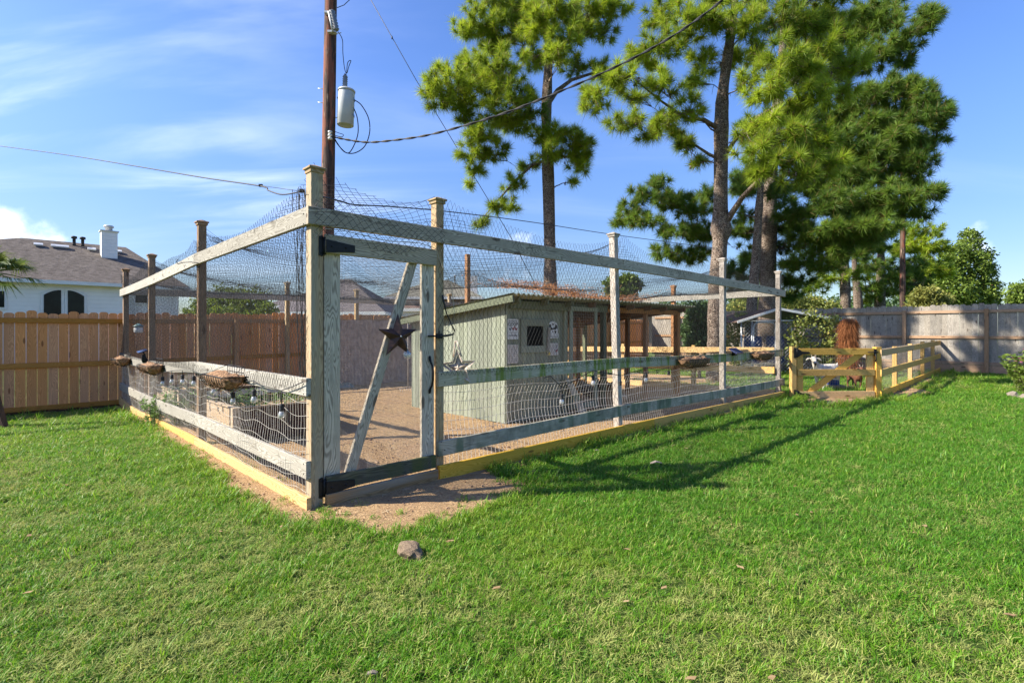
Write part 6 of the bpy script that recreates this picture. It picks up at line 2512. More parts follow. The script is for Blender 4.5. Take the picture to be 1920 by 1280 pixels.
q_ = on_roof(204, 3.0)
b = MB()
b.box(q_ + UP * 0.35, (0.66, 0.62, 1.75), frame_from(UA3, UP))
ch = b.build('chimney', M['siding'], rf1)
b = MB()
b.box(q_ + UP * 1.245, (0.78, 0.74, 0.05), frame_from(UA3, UP))
b.lathe([(0.16, 0), (0.16, 0.18), (0.22, 0.19), (0.22, 0.26), (0.18, 0.30)], 14, Matrix.Translation(q_ + UP * 1.27))
b.build('chimney_cap', M['pipe'], rf1)
for u in (72, 104, 121, 172, 221):
    q_ = on_roof(u, 3.55)
    b = MB()
    mm = frame_from(UA3, (UP * 0.9 - UB3 * 0.42).normalized())
    b.box(q_ + UP * 0.09, (0.34, 0.26, 0.08), mm)
    b.build('roof_vent', M['tank'], rf1)
for u in (139, 155):
    q_ = on_roof(u, 4.1)
    b = MB()
    b.lathe([(0.10, -0.1), (0.07, 0.08), (0.07, 0.34), (0.13, 0.35), (0.12, 0.46), (0.04, 0.48)], 12, Matrix.Translation(q_))
    b.build('vent_pipe', M['rubber'], rf1)

# the houses seen through the gate and over the coop
hx = Vector((0.86, 0.51, 0)).normalized()
hy = Vector((-hx.y, hx.x, 0))
EXW, EYW = Vector((1, 0, 0)), Vector((0, 1, 0))
h3, rf3, _ = hip_house('low house with plum grey hip roof seen through the screen gate', Vector((-10.4, 27.0, 0)), EXW, EYW, -1.6, 3.6, 0, 8, 2.45, 4.5, -0.2, 0.8, M['brick'], M['shingle_dark'], 0.35)
h2, rf2, P2 = hip_house('house with grey green hip roof and side chimney behind the coop', Vector((-5.2, 35.0, 0)), EXW, EYW, -2.9, 2.9, 0, 6, 3.75, 5.15, -0.6, 0.6, M['brick'], M['shingle_olive'], 0.35)
b = MB()
b.box(P2(2.4, 3.6, 4.5), (0.5, 0.5, 2.0))
b.build('chimney', M['white_paint'], rf2)
for x_ in (-0.9, 1.1):
    b = MB()
    b.lathe([(0.05, 0), (0.05, 0.55), (0.10, 0.57), (0.04, 0.62)], 8, Matrix.Translation(P2(x_, 2.6, 4.85)))
    b.build('vent_pipe', M['pipe'], rf2)
sh, rsh, _ = hip_house('small white shed just beyond the cedar fence behind the gate', Vector((-5.0, 25.0, 0)), EXW, EYW, -0.35, 0.95, 0, 1.6, 2.55, 2.85, 0.1, 0.5, M['white_paint'], M['shingle_red'], 0.15, name='shed')
sh['category'] = 'shed'
h4, rf4, _ = hip_house('low brown roofed house beyond the fence right of the coop', Vector((6.6, 36, 0)), EXW, EYW, -2.6, 3.6, 0, 7, 2.9, 4.0, -1.2, 2.2, M['brick'], M['shingle_red'], 0.4)
h5, rf5, _ = hip_house('pale house partly hidden by the corner post of the run', Vector((-12.2, 32, 0)), EXW, EYW, -2.6, 0.5, 0, 6, 3.0, 4.1, -1.2, -0.6, M['siding'], M['shingle_dark'], 0.4)

# ------------------------------------------------------------------ utility pole with transformer
PY = 14.0
pp = lambda u, v, y=PY: ray(u, v, y)
base = pp(609, 722)
base.z = 0
top = pp(622.5, -140)
th = thing('utility_pole', base, 'tall peeling brown timber utility pole rising behind the run', 'utility pole')
b = MB()
b.tube([base.lerp(top, t) for t in np.linspace(0, 1, 14)], np.linspace(0.195, 0.150, 14), 18)
b.build('pole', M['pole'], th)
b = MB()
for v, s in ((168, -1), (194, -1), (222, 1), (64, 1)):
    q_ = base.lerp(top, (EYE - (v - HV) / F * PY) / top.z)
    b.tube([q_ + Vector((s * 0.1, 0, 0)), q_ + Vector((s * 0.30, -0.02, 0.02))], 0.011, 6)
b.build('step_bolt', M['pipe'], th)
tr = thing('transformer', pp(647, 235), 'grey cylindrical transformer hung on the utility pole', 'transformer')
tc_ = pp(647.5, 236)
ti = (pp(650, 168) - tc_).normalized()
mt_ = frame_from(ti.cross(Vector((0, 1, 0))).normalized(), ti)
mt_.translation = tc_
b = MB()
b.lathe([(0.195, 0.0), (0.215, 0.012), (0.215, 0.86), (0.208, 0.90)], 28, mt_)
b.build('tank', M['tank'], tr)
b = MB()
b.lathe([(0.228, 0.90), (0.230, 0.935), (0.20, 0.965), (0.06, 0.985)], 28, mt_)
b.build('lid', M['tank'], tr)
b = MB()
prof = [(0.05, 0.97)]
for k in range(6):
    prof += [(0.072, 1.0 + 0.06 * k), (0.048, 1.03 + 0.06 * k)]
prof += [(0.03, 1.38)]
b.lathe(prof, 14, mt_ @ Matrix.Translation((0.05, 0, 0)))
b.build('bushing', M['porcelain'], tr)
b = MB()
for z in (0.28, 0.70):
    q_ = mt_ @ Vector((-0.2, 0, z))
    b.box(q_ + Vector((-0.10, 0, 0)), (0.24, 0.12, 0.07))
mm2 = mt_.copy()
b.box(mt_ @ Vector((0.0, -0.222, 0.76)), (0.045, 0.02, 0.34), mt_)
b.build('bracket', M['porcelain'], tr)
b = MB()
for k in range(3):
    q_ = mt_ @ Vector((0.215, -0.05 + 0.06 * k, 0.70))
    b.tube([q_, q_ + Vector((0.08, 0, 0.02)), q_ + Vector((0.11, 0, 0.06))], [0.03, 0.025, 0.02], 8)
b.build('terminal', M['porcelain'], tr)
fc = thing('fuse_cutout', pp(626, 60), 'grey ribbed fuse cutout bolted high on the utility pole', 'fuse cutout')
q0, q1 = pp(622, 20, PY - 0.25), pp(631, 58, PY - 0.25)
b = MB()
pts = [q0.lerp(q1, t) for t in np.linspace(0, 1, 15)]
b.tube(pts, [0.05 + (0.035 if i % 2 else 0) for i in range(15)], 10)
b.build('insulator', M['porcelain'], fc)
b = MB()
b.tube([pp(616, 22, PY - 0.28), pp(620, 40, PY - 0.30), pp(624, 60, PY - 0.28)], 0.025, 8)
b.box(pp(617, 25, PY - 0.2), (0.22, 0.14, 0.05))
b.box(pp(623, 61, PY - 0.2), (0.22, 0.14, 0.05))
b.build('fuse_tube', M['pipe'], fc)


def wire(label, pts, r, name='power_line', mat=None, cat='cable', sides=5, smooth_n=0):
    P = [Vector(p) for p in pts]
    if smooth_n:
        out = []
        for i in range(len(P) - 1):
            p0, p1, p2, p3 = P[max(i - 1, 0)], P[i], P[i + 1], P[min(i + 2, len(P) - 1)]
            for k in range(smooth_n):
                t = k / smooth_n
                out.append(0.5 * ((2 * p1) + (p2 - p0) * t + (2 * p0 - 5 * p1 + 4 * p2 - p3) * t * t + (3 * p1 - p0 - 3 * p2 + p3) * t ** 3))
        out.append(P[-1])
        P = out
    b = MB()
    b.tube(P, r, sides)
    o = b.build(name, mat or M['cable'])
    return tag(o, label, cat), P


wire('thin black lead looping from the fuse cutout to the transformer bushing', [pp(634, 60), pp(642, 75), pp(643, 100), pp(646, 128), pp(650, 138), pp(654, 125), pp(658, 114), pp(652, 118), pp(650, 137)], 0.010, 'jumper_wire', cat='wire', smooth_n=6)
wire('large loop of black cable hanging from the transformer terminals', [pp(665, 188), pp(678, 198), pp(691, 222), pp(693, 248), pp(684, 274), pp(665, 287), pp(646, 285), pp(632, 268), pp(626, 256)], 0.014, 'loop_cable', cat='wire', smooth_n=8)
wire('inner loop of black cable hanging below the transformer', [pp(662, 200), pp(670, 222), pp(671, 252), pp(660, 280), pp(650, 287), pp(634, 272), pp(626, 258)], 0.014, 'loop_cable', cat='wire', smooth_n=8)
wire('small cable twist beside the insulator on the utility pole', [pp(625, 246), pp(636, 250), pp(644, 253), pp(640, 257), pp(628, 254)], 0.009, 'loop_cable', cat='wire', smooth_n=6)
b = MB()
for k in range(3):
    b.lathe([(0.02, 0), (0.055, 0.01), (0.055, 0.05), (0.02, 0.06)], 12, Matrix.Translation(pp(619, 250 + 6 * k, PY - 0.22)))
o = b.build('spool_insulator', M['white_paint'])
tag(o, 'white spool insulator holding the service cable on the pole', 'insulator')
# twisted service drop
ctrl = [pp(622, 256, 13.8), pp(650, 262, 13.7), pp(690, 267, 13.5), pp(740, 263, 13.2), pp(800, 254, 12.8), pp(870, 236, 12.4), pp(950, 211, 12.0), pp(1030, 180, 11.6), pp(1115, 144, 11.2), pp(1200, 103, 10.8), pp(1280, 56, 10.4), pp(1360, -4, 10.0), pp(1500, -125, 9.3)]
o, P = wire('twisted black service cable sagging from the pole across the pines', ctrl, 0.011, 'service_cable', smooth_n=14)
b = MB()
for ph in (0, pi):
    pts = []
    for i, p in enumerate(P):
        an = i * 0.55 + ph
        pts.append(p + Vector((0, cos(an) * 0.018, sin(an) * 0.018)))
    b.tube(pts, 0.013, 5)
b.build('twisted_lead', M['cable'], o)
wire('thin diagonal line running down behind the left pine', [ray(650, -80, 30), ray(780, 150, 30.5), ray(955, 440, 31), ray(1010, 545, 31.5)], 0.020)
wire('small wire leaving the top of the utility pole', [pp(632, 15), pp(645, 10), pp(660, -4), pp(672, -30)], 0.010, cat='wire')
b = MB()
b.lathe([(0.02, -0.1), (0.05, 0), (0.02, 0.1)], 8, Matrix.Translation(ray(735, 71, 30.3)))
o = b.build('line_splice', M['cable'])
tag(o, 'small splice on the thin diagonal line', 'splice')
o, P = wire('black cable coming from the left house to the corner post of the run', [ray(-60, 266, 9.6), ray(0, 274, 8.9), ray(120, 290, 7.6), ray(250, 311, 6.3), ray(380, 333, 5.3), ray(488, 349, 4.65), ray(503, 357, 4.55), ray(530, 365, 4.4), ray(566, 359, 4.22)], 0.0062, smooth_n=6)
wire('thin guy strand above the cable end at the corner post', [ray(488, 348, 4.65), ray(530, 354, 4.4), ray(572, 360, 4.15)], 0.0025, cat='wire')
b = MB()
b.box(ray(489, 348, 4.65), (0.03, 0.02, 0.022))
b.box(ray(566, 358, 4.22), (0.03, 0.03, 0.025))
o = b.build('cable_clamp', M['black_metal'])
tag(o, 'black clamp at the bend of the cable left of the corner post', 'clamp')
wire('black cable running from the corner post over the run to the right pine', [W(0.05, 0.03, 2.50, False), ray(640, 378, 4.7), ray(665, 384, 5.0), ray(740, 388, 5.9), ray(850, 398, 7.4), ray(1000, 417, 9.8), ray(1150, 440, 12.2), ray(1345, 466, 14.35)], 0.0075, smooth_n=5)

# far poles
for u, v0, v1, Y_, r0, lab in ((1692, 305, 590, 27, 0.14, 'brown utility pole standing among the far pines'), (1842, 504, 580, 55, 0.18, 'far brown utility pole with pegs in front of the leafy tree'), (1860, 530, 580, 70, 0.14, 'most distant thin utility pole near the right edge')):
    b0 = ray(u, v1, Y_)
    b0.z = 0
    t0 = ray(u + 1, v0, Y_)
    th = thing('utility_pole', b0, lab, 'utility pole')
    b = MB()
    b.tube([b0.lerp(t0, t) for t in np.linspace(0, 1, 6)], np.linspace(r0, r0 * 0.8, 6), 10)
    b.build('pole', M['pole'], th)
    b = MB()
    for k in range(7 if Y_ > 50 else 2):
        q_ = b0.lerp(t0, 0.96 - 0.10 * k)
        s = -1 if k % 2 else 1
        b.box(q_ + Vector((s * 0.3, 0, 0)), (0.5, 0.10, 0.10))
    b.build('peg', M['white_paint'] if Y_ > 50 else M['pole'], th)
# ------------------------------------------------------------------ trees
def unit(v):
    return v / (np.linalg.norm(v, axis=-1, keepdims=True) + 1e-9)


def bez(p0, p1, p2, n_):
    t = np.linspace(0, 1, n_)[:, None]
    return (1 - t) ** 2 * p0 + 2 * t * (1 - t) * p1 + t ** 2 * p2


def pine(label, Y, trunk, radii, clumps, mat, seed, per_m2=22, needles=130, nlen=0.30, nw=0.0140, grow=1.30, group=None, twigs=True, limb_r=0.05, bare=()):
    """trunk: (u, v) marks from the ground up, at distance Y; clumps: (u, v, ru, rv, dY) sprays of needles measured in the same marks."""
    g_ = np.random.default_rng(seed)
    tp = np.array([tuple(ray(u, v, Y)) for u, v in trunk])
    tp[0, 2] = gz(tp[0, 0], tp[0, 1]) - 0.1
    th = thing('pine_tree', tp[0], label, 'pine tree', group)
    s_ = np.linspace(0, len(tp) - 1, (len(tp) - 1) * 5 + 1)
    tr_ = np.stack([np.interp(s_, np.arange(len(tp)), tp[:, k]) for k in range(3)], 1)
    for _ in range(2):
        tr_[1:-1] = (tr_[:-2] + 2 * tr_[1:-1] + tr_[2:]) / 4
    rr = np.interp(s_, np.arange(len(tp)), radii)
    rr = rr * (1 + 0.07 * np.sin(s_ * 3.1 + seed) + g_.normal(0, 0.025, len(s_)))
    b = MB()
    b.tube(tr_, rr, 14)
    b.build('trunk', M['bark'], th)
    lb = MB()
    TV, TD, TT = [], [], []
    sel = tr_[:, 2] > 2.0
    NP, NR, NT_ = tr_[sel], rr[sel], np.ones(int(sel.sum()), bool)
    hx_ = lambda q: abs(q[0] - np.interp(q[1], [m_[1] for m_ in trunk][::-1], [m_[0] for m_ in trunk][::-1]))
    clumps = sorted(clumps, key=hx_)
    for (u, v, ru, rv, dY) in clumps:
        Yc = Y + dY
        kk = Yc / F
        c = np.array(tuple(ray(u, v, Yc)))
        rx, rz_ = ru * kk * grow, rv * kk * grow
        ry = 0.5 * (rx + rz_) * 1.05
        # the limb grows from whatever lies nearest and lower: the trunk or an earlier limb
        dd = NP - c
        hor, ver = np.hypot(dd[:, 0], dd[:, 1]), dd[:, 2]
        cost = np.sqrt(hor ** 2 + ver ** 2) + np.abs(ver + 0.35 * hor) * 0.8 + np.where(NT_, 0.25, 0.0)
        j0 = int(np.argmin(cost))
        pa_, ra_ = NP[j0], NR[j0]
        hz = math.hypot(*(c - pa_)[:2])
        mid = (pa_ + c) / 2 + np.array((0, 0, 0.12 * hz)) + g_.normal(0, 0.09, 3) * min(hz, 2)
        cv = bez(pa_, mid, c + np.array((0, 0, -0.15 * rz_)), 9)
        cv[1:-1] += g_.normal(0, 0.022 * min(hz, 2.5), (7, 3))
        r0 = min(limb_r * (0.25 + 0.22 * hz), ra_ * 0.62)
        lr = np.linspace(r0, max(0.009, r0 * 0.35), 9)
        lb.tube(cv, lr, 6, cap=False)
        NP = np.concatenate((NP, cv[3:]))
        NR = np.concatenate((NR, lr[3:]))
        NT_ = np.concatenate((NT_, np.zeros(6, bool)))
        n_ = max(4, int(pi * rx * rz_ * per_m2))
        d = unit(g_.normal(0, 1, (n_, 3)))
        d[:, 2] = np.where(d[:, 2] < -0.15, d[:, 2] * 0.5, d[:, 2])
        r_ = g_.random(n_) ** 0.42
        P = c + d * np.array((rx, ry, rz_)) * r_[:, None]
        ax = unit(d * np.array((1, 1, 0.6)) + np.array((0, 0, 0.55)) + g_.normal(0, 0.22, (n_, 3)))
        TV.append(P)
        TD.append(ax)
        TT.append(np.clip(g_.normal(0.5, 0.22, n_) + g_.normal(0, 0.18), 0, 1))
        if twigs:
            for p_, a_x in zip(P, ax):
                j = int(g_.integers(4, 9))
                q0 = cv[j]
                md_ = (q0 + p_) / 2 - np.array((0, 0, 0.06)) + g_.normal(0, 0.04, 3)
                lb.tube(bez(q0, md_, p_ - a_x * 0.05, 4), [0.010, 0.008, 0.006, 0.005], 3, cap=False)
    # dead twigs and cones along the limbs
    cb = MB()
    for q_ in NP[len(tr_[sel])::2]:
        d_ = unit(g_.normal(0, 1, 3) + np.array((0, 0, -0.3)))
        l_ = g_.uniform(0.10, 0.30)
        lb.tube([q_, q_ + d_ * l_ * 0.5 + np.array((0, 0, 0.03)), q_ + d_ * l_], [0.010, 0.007, 0.004], 3, cap=False)
        if g_.random() < 0.35:
            e_ = q_ + d_ * l_
            cb.tube([e_, e_ - np.array((0, 0, 0.04)), e_ - np.array((0, 0, 0.10))], [0.016, 0.030, 0.010], 6)
    tag(cb.build('cone', M['bark'], th), kind='stuff')
    for pts, r0, r1 in bare:
        P = np.array([tuple(ray(u, v, Y + dy)) for u, v, dy in pts])
        lb.tube(P, np.linspace(r0, r1, len(P)), 8, cap=False)
    tag(lb.build('limb', M['bark'], th), kind='stuff')
    P, Dv, T = np.concatenate(TV), np.concatenate(TD), np.concatenate(TT)
    n_ = len(P)
    nd = unit(Dv[:, None, :] * 0.70 + unit(g_.normal(0, 1, (n_, needles, 3))))
    ln = nlen * g_.uniform(0.7, 1.12, (n_, needles, 1))
    st = P[:, None, :] - Dv[:, None, :] * g_.uniform(0, 0.16, (n_, needles, 1))
    tip = st + nd * ln
    tip[..., 2] -= 0.035 * (1 - nd[..., 2])
    sd_ = unit(np.cross(nd, g_.normal(0, 1, (n_, needles, 3)))) * nw * 0.5
    V = np.stack((st - sd_, st + sd_, tip), 2).reshape(-1, 3)
    tint = np.repeat(T, needles * 3)
    np_object('crown', V, np.arange(len(V)).reshape(-1, 3), 3, mat, th, tint=tint)
    return th


pine('tall pine left of the others, its bare trunk rising behind the coop', 17.0,
     [(1038, 730), (1032, 560), (1031, 470), (1028, 330), (1024, 240), (1025, 190), (1029, 100), (1022, 10), (1018, -110)],
     [0.26, 0.22, 0.20, 0.185, 0.175, 0.165, 0.13, 0.10, 0.04],
     [(850, 165, 48, 36, -0.8), (808, 160, 24, 20, -1.2), (895, 140, 42, 34, -0.3), (935, 125, 48, 38, -1.2), (868, 195, 26, 20, -.6), (915, 175, 38, 28, 0.4), (960, 180, 36, 28, -1.5),
      (960, 60, 44, 38, 0.6), (905, 45, 34, 34, 0.2), (870, 60, 24, 18, 0), (1005, 45, 38, 34, -0.8), (940, 5, 50, 30, 0.5), (1040, 20, 42, 30, -1.0), (1060, 75, 34, 28, -1.1), (1040, 105, 26, 24, -1.3), (1110, 20, 40, 34, 0.6), (1150, 5, 34, 26, 0.3), (1090, 60, 30, 24, .5), (1130, 60, 26, 20, .8),
      (945, 215, 44, 26, -0.5), (905, 250, 34, 26, -0.8), (960, 235, 30, 24, 0.4), (885, 285, 26, 22, -0.5), (920, 285, 30, 20, -0.2), (892, 315, 20, 16, -0.4), (990, 205, 28, 22, -1.0),
      (1010, 250, 26, 20, -0.6), (1052, 245, 36, 24, -0.8), (1088, 268, 26, 22, -0.4), (1070, 290, 34, 18, -0.2), (1090, 310, 22, 20, 0), (1078, 338, 10, 12, 0), (1030, 285, 22, 16, -1),
      (985, 308, 20, 14, 0.2), (960, 345, 22, 16, 0.2), (930, 385, 24, 15, -0.1), (900, 418, 18, 14, -0.2), (960, 385, 14, 12, 0.3), (825, 190, 26, 16, -1.0), (880, 130, 34, 22, .2), (1000, 110, 30, 26, .8), (980, 20, 40, 28, 1.0), (925, 85, 34, 26, .8), (870, 225, 22, 14, -.4), (1085, 125, 26, 20, 0.9), (1125, 130, 24, 18, 1.0), (1150, 150, 22, 14, 1.1), (880, 345, 6, 6, -.3)],
     M['needle'], 11, bare=[([(1028, 195, 0), (1045, 170, 0.2), (1072, 150, 0.5), (1110, 138, 0.9), (1140, 128, 1.0)], 0.085, 0.03), ([(1026, 300, 0), (1000, 308, .1), (965, 340, .2), (930, 380, 0), (900, 415, -.2)], 0.06, 0.012)])

pine('tall orange barked pine with a knobbly fork right of the coop', 14.5,
     [(1339, 700), (1342, 560), (1350, 455), (1352, 432), (1351, 400), (1352, 250), (1354, 180), (1368, 80), (1378, 10), (1384, -120)],
     [0.24, 0.205, 0.205, 0.27, 0.205, 0.185, 0.165, 0.12, 0.10, 0.04],
     [(1115, 190, 30, 24, -0.8), (1160, 145, 36, 26, -0.8), (1100, 175, 16, 14, -.6), (1235, 85, 44, 32, -0.6), (1205, 110, 28, 22, 0), (1290, 50, 46, 36, -0.4), (1245, 30, 36, 28, .3), (1240, 160, 36, 26, -0.8), (1175, 225, 36, 20, 0.5), (1250, 225, 32, 20, 0.6), (1215, 250, 26, 14, .8), (1292, 205, 26, 26, -0.7), (1238, 232, 22, 22, -.9), (1318, 120, 26, 30, 0.4), (1335, 30, 36, 32, -0.8), (1195, 180, 26, 16, .6),
      (1305, 150, 22, 20, -.4), (1275, 250, 20, 12, .4), (1290, 275, 26, 18, .2), (1310, 300, 16, 18, .2),
      (1400, 40, 42, 32, -1.0), (1425, 100, 30, 24, -0.8), (1470, 30, 44, 32, -0.6), (1520, 45, 38, 30, -0.2), (1465, 110, 34, 36, -1.6), (1500, 130, 38, 30, -1.2), (1545, 95, 40, 34, -0.4), (1455, 165, 36, 24, -1.8), (1420, 180, 26, 18, -1.4), (1520, 180, 40, 26, -1.3), (1490, 205, 26, 18, -1.0),
      (1450, 222, 28, 20, -1.9), (1470, 260, 44, 24, -2.0), (1510, 245, 36, 22, -1.8), (1545, 265, 34, 26, -1.7), (1420, 285, 34, 22, -2.0), (1480, 300, 46, 22, -2.2), (1540, 305, 40, 22, -1.8), (1430, 325, 28, 16, -2.0), (1490, 335, 36, 14, -2.1), (1530, 330, 26, 14, -1.8), (1400, 245, 22, 16, -1.2), (1590, 120, 30, 30, 0.3), (1560, 30, 36, 30, .2), (1380, 110, 24, 26, .6), (1400, 150, 24, 20, -.9), (1570, 180, 30, 26, .2), (1330, -10, 40, 26, 0), (1430, -15, 50, 26, 0), (1530, -15, 50, 26, 0)],
     M['needle'], 23, bare=[([(1353, 432, 0), (1372, 400, -0.2), (1392, 370, -0.6), (1415, 345, -1.2), (1450, 320, -1.8)], 0.10, 0.03), ([(1354, 300, 0), (1380, 260, -0.3), (1420, 220, -.9), (1470, 190, -1.2)], 0.07, 0.02), ([(1352, 245, 0), (1320, 225, -.2), (1285, 222, -.4), (1240, 190, -.5), (1190, 150, -.7)], 0.07, 0.015), ([(1353, 300, 0), (1330, 290, .1), (1300, 270, .2), (1270, 240, .4)], 0.06, 0.015)])

pine('broad dark pine with a thick trunk behind the forked pine', 20.0,
     [(1440, 720), (1440, 560), (1441, 470), (1443, 380), (1448, 280), (1460, 180), (1470, 60), (1478, -100)],
     [0.38, 0.32, 0.29, 0.26, 0.22, 0.18, 0.13, 0.05],
     [(1225, 365, 40, 20, 0.4), (1490, 525, 34, 18, .6), (1410, 515, 26, 18, 1.0), (1375, 505, 24, 18, 1.0), (1380, 545, 24, 16, 1.4), (1475, 555, 24, 14, 1.0), (1350, 530, 20, 14, 1.2), (1180, 395, 32, 18, 0.8), (1260, 380, 36, 20, -0.4), (1165, 415, 18, 12, .8), (1215, 415, 36, 16, 0.2), (1300, 395, 34, 22, 0), (1275, 435, 40, 20, -0.2), (1320, 440, 30, 20, 0.2), (1250, 475, 30, 16, 0.2), (1300, 480, 34, 20, .2), (1330, 365, 26, 22, .6), (1240, 340, 22, 12, .4), (1395, 430, 30, 24, 1.0), (1390, 350, 26, 24, 1.2), (1400, 480, 24, 20, 1.0),
      (1500, 395, 46, 24, -1.4), (1560, 385, 46, 26, -1.6), (1600, 330, 44, 34, -0.6), (1650, 300, 44, 30, -0.8), (1590, 270, 44, 34, -0.4), (1640, 235, 40, 30, -0.6), (1690, 255, 40, 26, -1.2), (1735, 215, 34, 28, -1.4), (1755, 195, 24, 18, -1.4), (1710, 180, 34, 24, -1.0), (1660, 170, 34, 26, -0.4), (1620, 190, 36, 30, -0.2),
      (1640, 110, 36, 30, -.2), (1690, 75, 34, 26, -0.8), (1735, 45, 30, 24, -1.0), (1755, 20, 20, 16, -1.0), (1665, 40, 30, 26, 0), (1700, 115, 20, 18, -.6), (1610, 60, 40, 30, .4), (1720, 155, 20, 14, -1),
      (1640, 365, 44, 22, -1.8), (1690, 380, 44, 20, -2.0), (1730, 365, 34, 16, -2.2), (1758, 352, 18, 10, -2.2), (1720, 400, 26, 14, -2.0), (1570, 430, 46, 24, -1.8), (1630, 425, 46, 22, -2.0), (1520, 445, 36, 22, -1.2), (1590, 475, 44, 20, -1.6), (1500, 490, 34, 22, -.8), (1545, 500, 36, 18, -1.2), (1490, 340, 36, 26, 0.6), (1550, 330, 40, 26, 0.4), (1730, 300, 26, 18, -1.6), (1700, 320, 30, 18, -1.2), (1765, 235, 12, 14, -1.4), (1500, 280, 40, 30, 1.0), (1550, 220, 44, 34, 1.0), (1600, 390, 44, 24, -1.0), (1650, 345, 44, 24, -.6), (1700, 290, 40, 24, -.4), (1740, 260, 30, 24, -.8), (1765, 215, 22, 22, -1.0), (1690, 215, 44, 30, .2), (1640, 280, 44, 30, .4), (1600, 230, 44, 34, .6), (1660, 400, 44, 22, -1.0), (1610, 445, 44, 20, -1.0), (1560, 465, 40, 20, -.8), (1560, 300, 44, 32, .8), (1610, 300, 40, 30, .6), (1540, 360, 44, 26, .4), (1480, 420, 40, 24, .4), (1470, 460, 34, 22, .6), (1720, 340, 30, 16, -1.2), (1580, 60, 44, 36, 1.0), (1640, 20, 40, 30, .6), (1500, 60, 44, 36, 1.4), (1520, 140, 44, 36, 1.0), (1570, 130, 40, 36, .8), (1480, 220, 40, 34, 1.4), (1420, 250, 36, 34, 1.4), (1410, 330, 30, 28, 1.4)],
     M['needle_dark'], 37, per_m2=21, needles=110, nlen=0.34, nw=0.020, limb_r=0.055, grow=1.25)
pine('slender leaning pine between the forked pine and the thick trunk', 18.2,
     [(1402, 700), (1408, 590), (1418, 480), (1423, 390), (1428, 330)], [0.19, 0.175, 0.155, 0.13, 0.06],
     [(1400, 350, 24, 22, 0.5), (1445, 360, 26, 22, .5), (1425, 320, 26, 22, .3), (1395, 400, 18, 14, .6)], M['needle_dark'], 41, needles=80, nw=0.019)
# the stand beyond the grey fence
for k, (lab, Y_, trunk, rad, cl) in enumerate((
    ('pale trunked pine just beyond the grey fence, leftmost of the far stand', 27.0, [(1585, 700), (1585, 560), (1584, 500), (1578, 420)], [0.26, 0.23, 0.20, 0.08],
     [(1560, 520, 24, 14, 0), (1600, 455, 30, 20, .4), (1560, 450, 28, 20, .2), (1530, 540, 22, 14, .4), (1610, 520, 18, 12, .4), (1580, 420, 30, 20, 0)]),
    ('forked thin pine beyond the grey fence beside the pale trunk', 29.0, [(1612, 700), (1609, 560), (1604, 520), (1598, 430)], [0.24, 0.21, 0.17, 0.07],
     [(1625, 500, 26, 14, 0), (1640, 460, 30, 20, .2), (1600, 540, 20, 12, .5), (1640, 540, 22, 14, .3), (1610, 410, 30, 20, 0)]),
    ('dark trunked pine beyond the grey fence left of the far pole', 30.0, [(1648, 700), (1650, 560), (1652, 480), (1650, 400)], [0.30, 0.26, 0.20, 0.08],
     [(1670, 520, 30, 16, 0), (1700, 500, 34, 18, .4), (1640, 500, 24, 16, .6), (1680, 545, 26, 14, .2), (1660, 430, 36, 22, 0), (1720, 530, 24, 16, .6), (1625, 560, 20, 14, .2)]),
    ('full pine right of the far pole beyond the grey fence', 33.0, [(1730, 700), (1731, 560), (1732, 480), (1733, 430)], [0.26, 0.22, 0.15, 0.06],
     [(1735, 435, 28, 18, 0), (1715, 460, 30, 20, .2), (1750, 465, 26, 20, -.2), (1735, 500, 34, 22, 0), (1705, 520, 24, 18, .4), (1760, 510, 20, 18, .2), (1720, 550, 26, 16, 0), (1690, 470, 20, 18, .4)]))):
    pine(lab, Y_, trunk, rad, cl, M['needle'] if k in (0, 3) else M['needle_dark'], 60 + k, per_m2=16, needles=70, nlen=0.36, nw=0.032, grow=1.3, group='pines of the far stand')


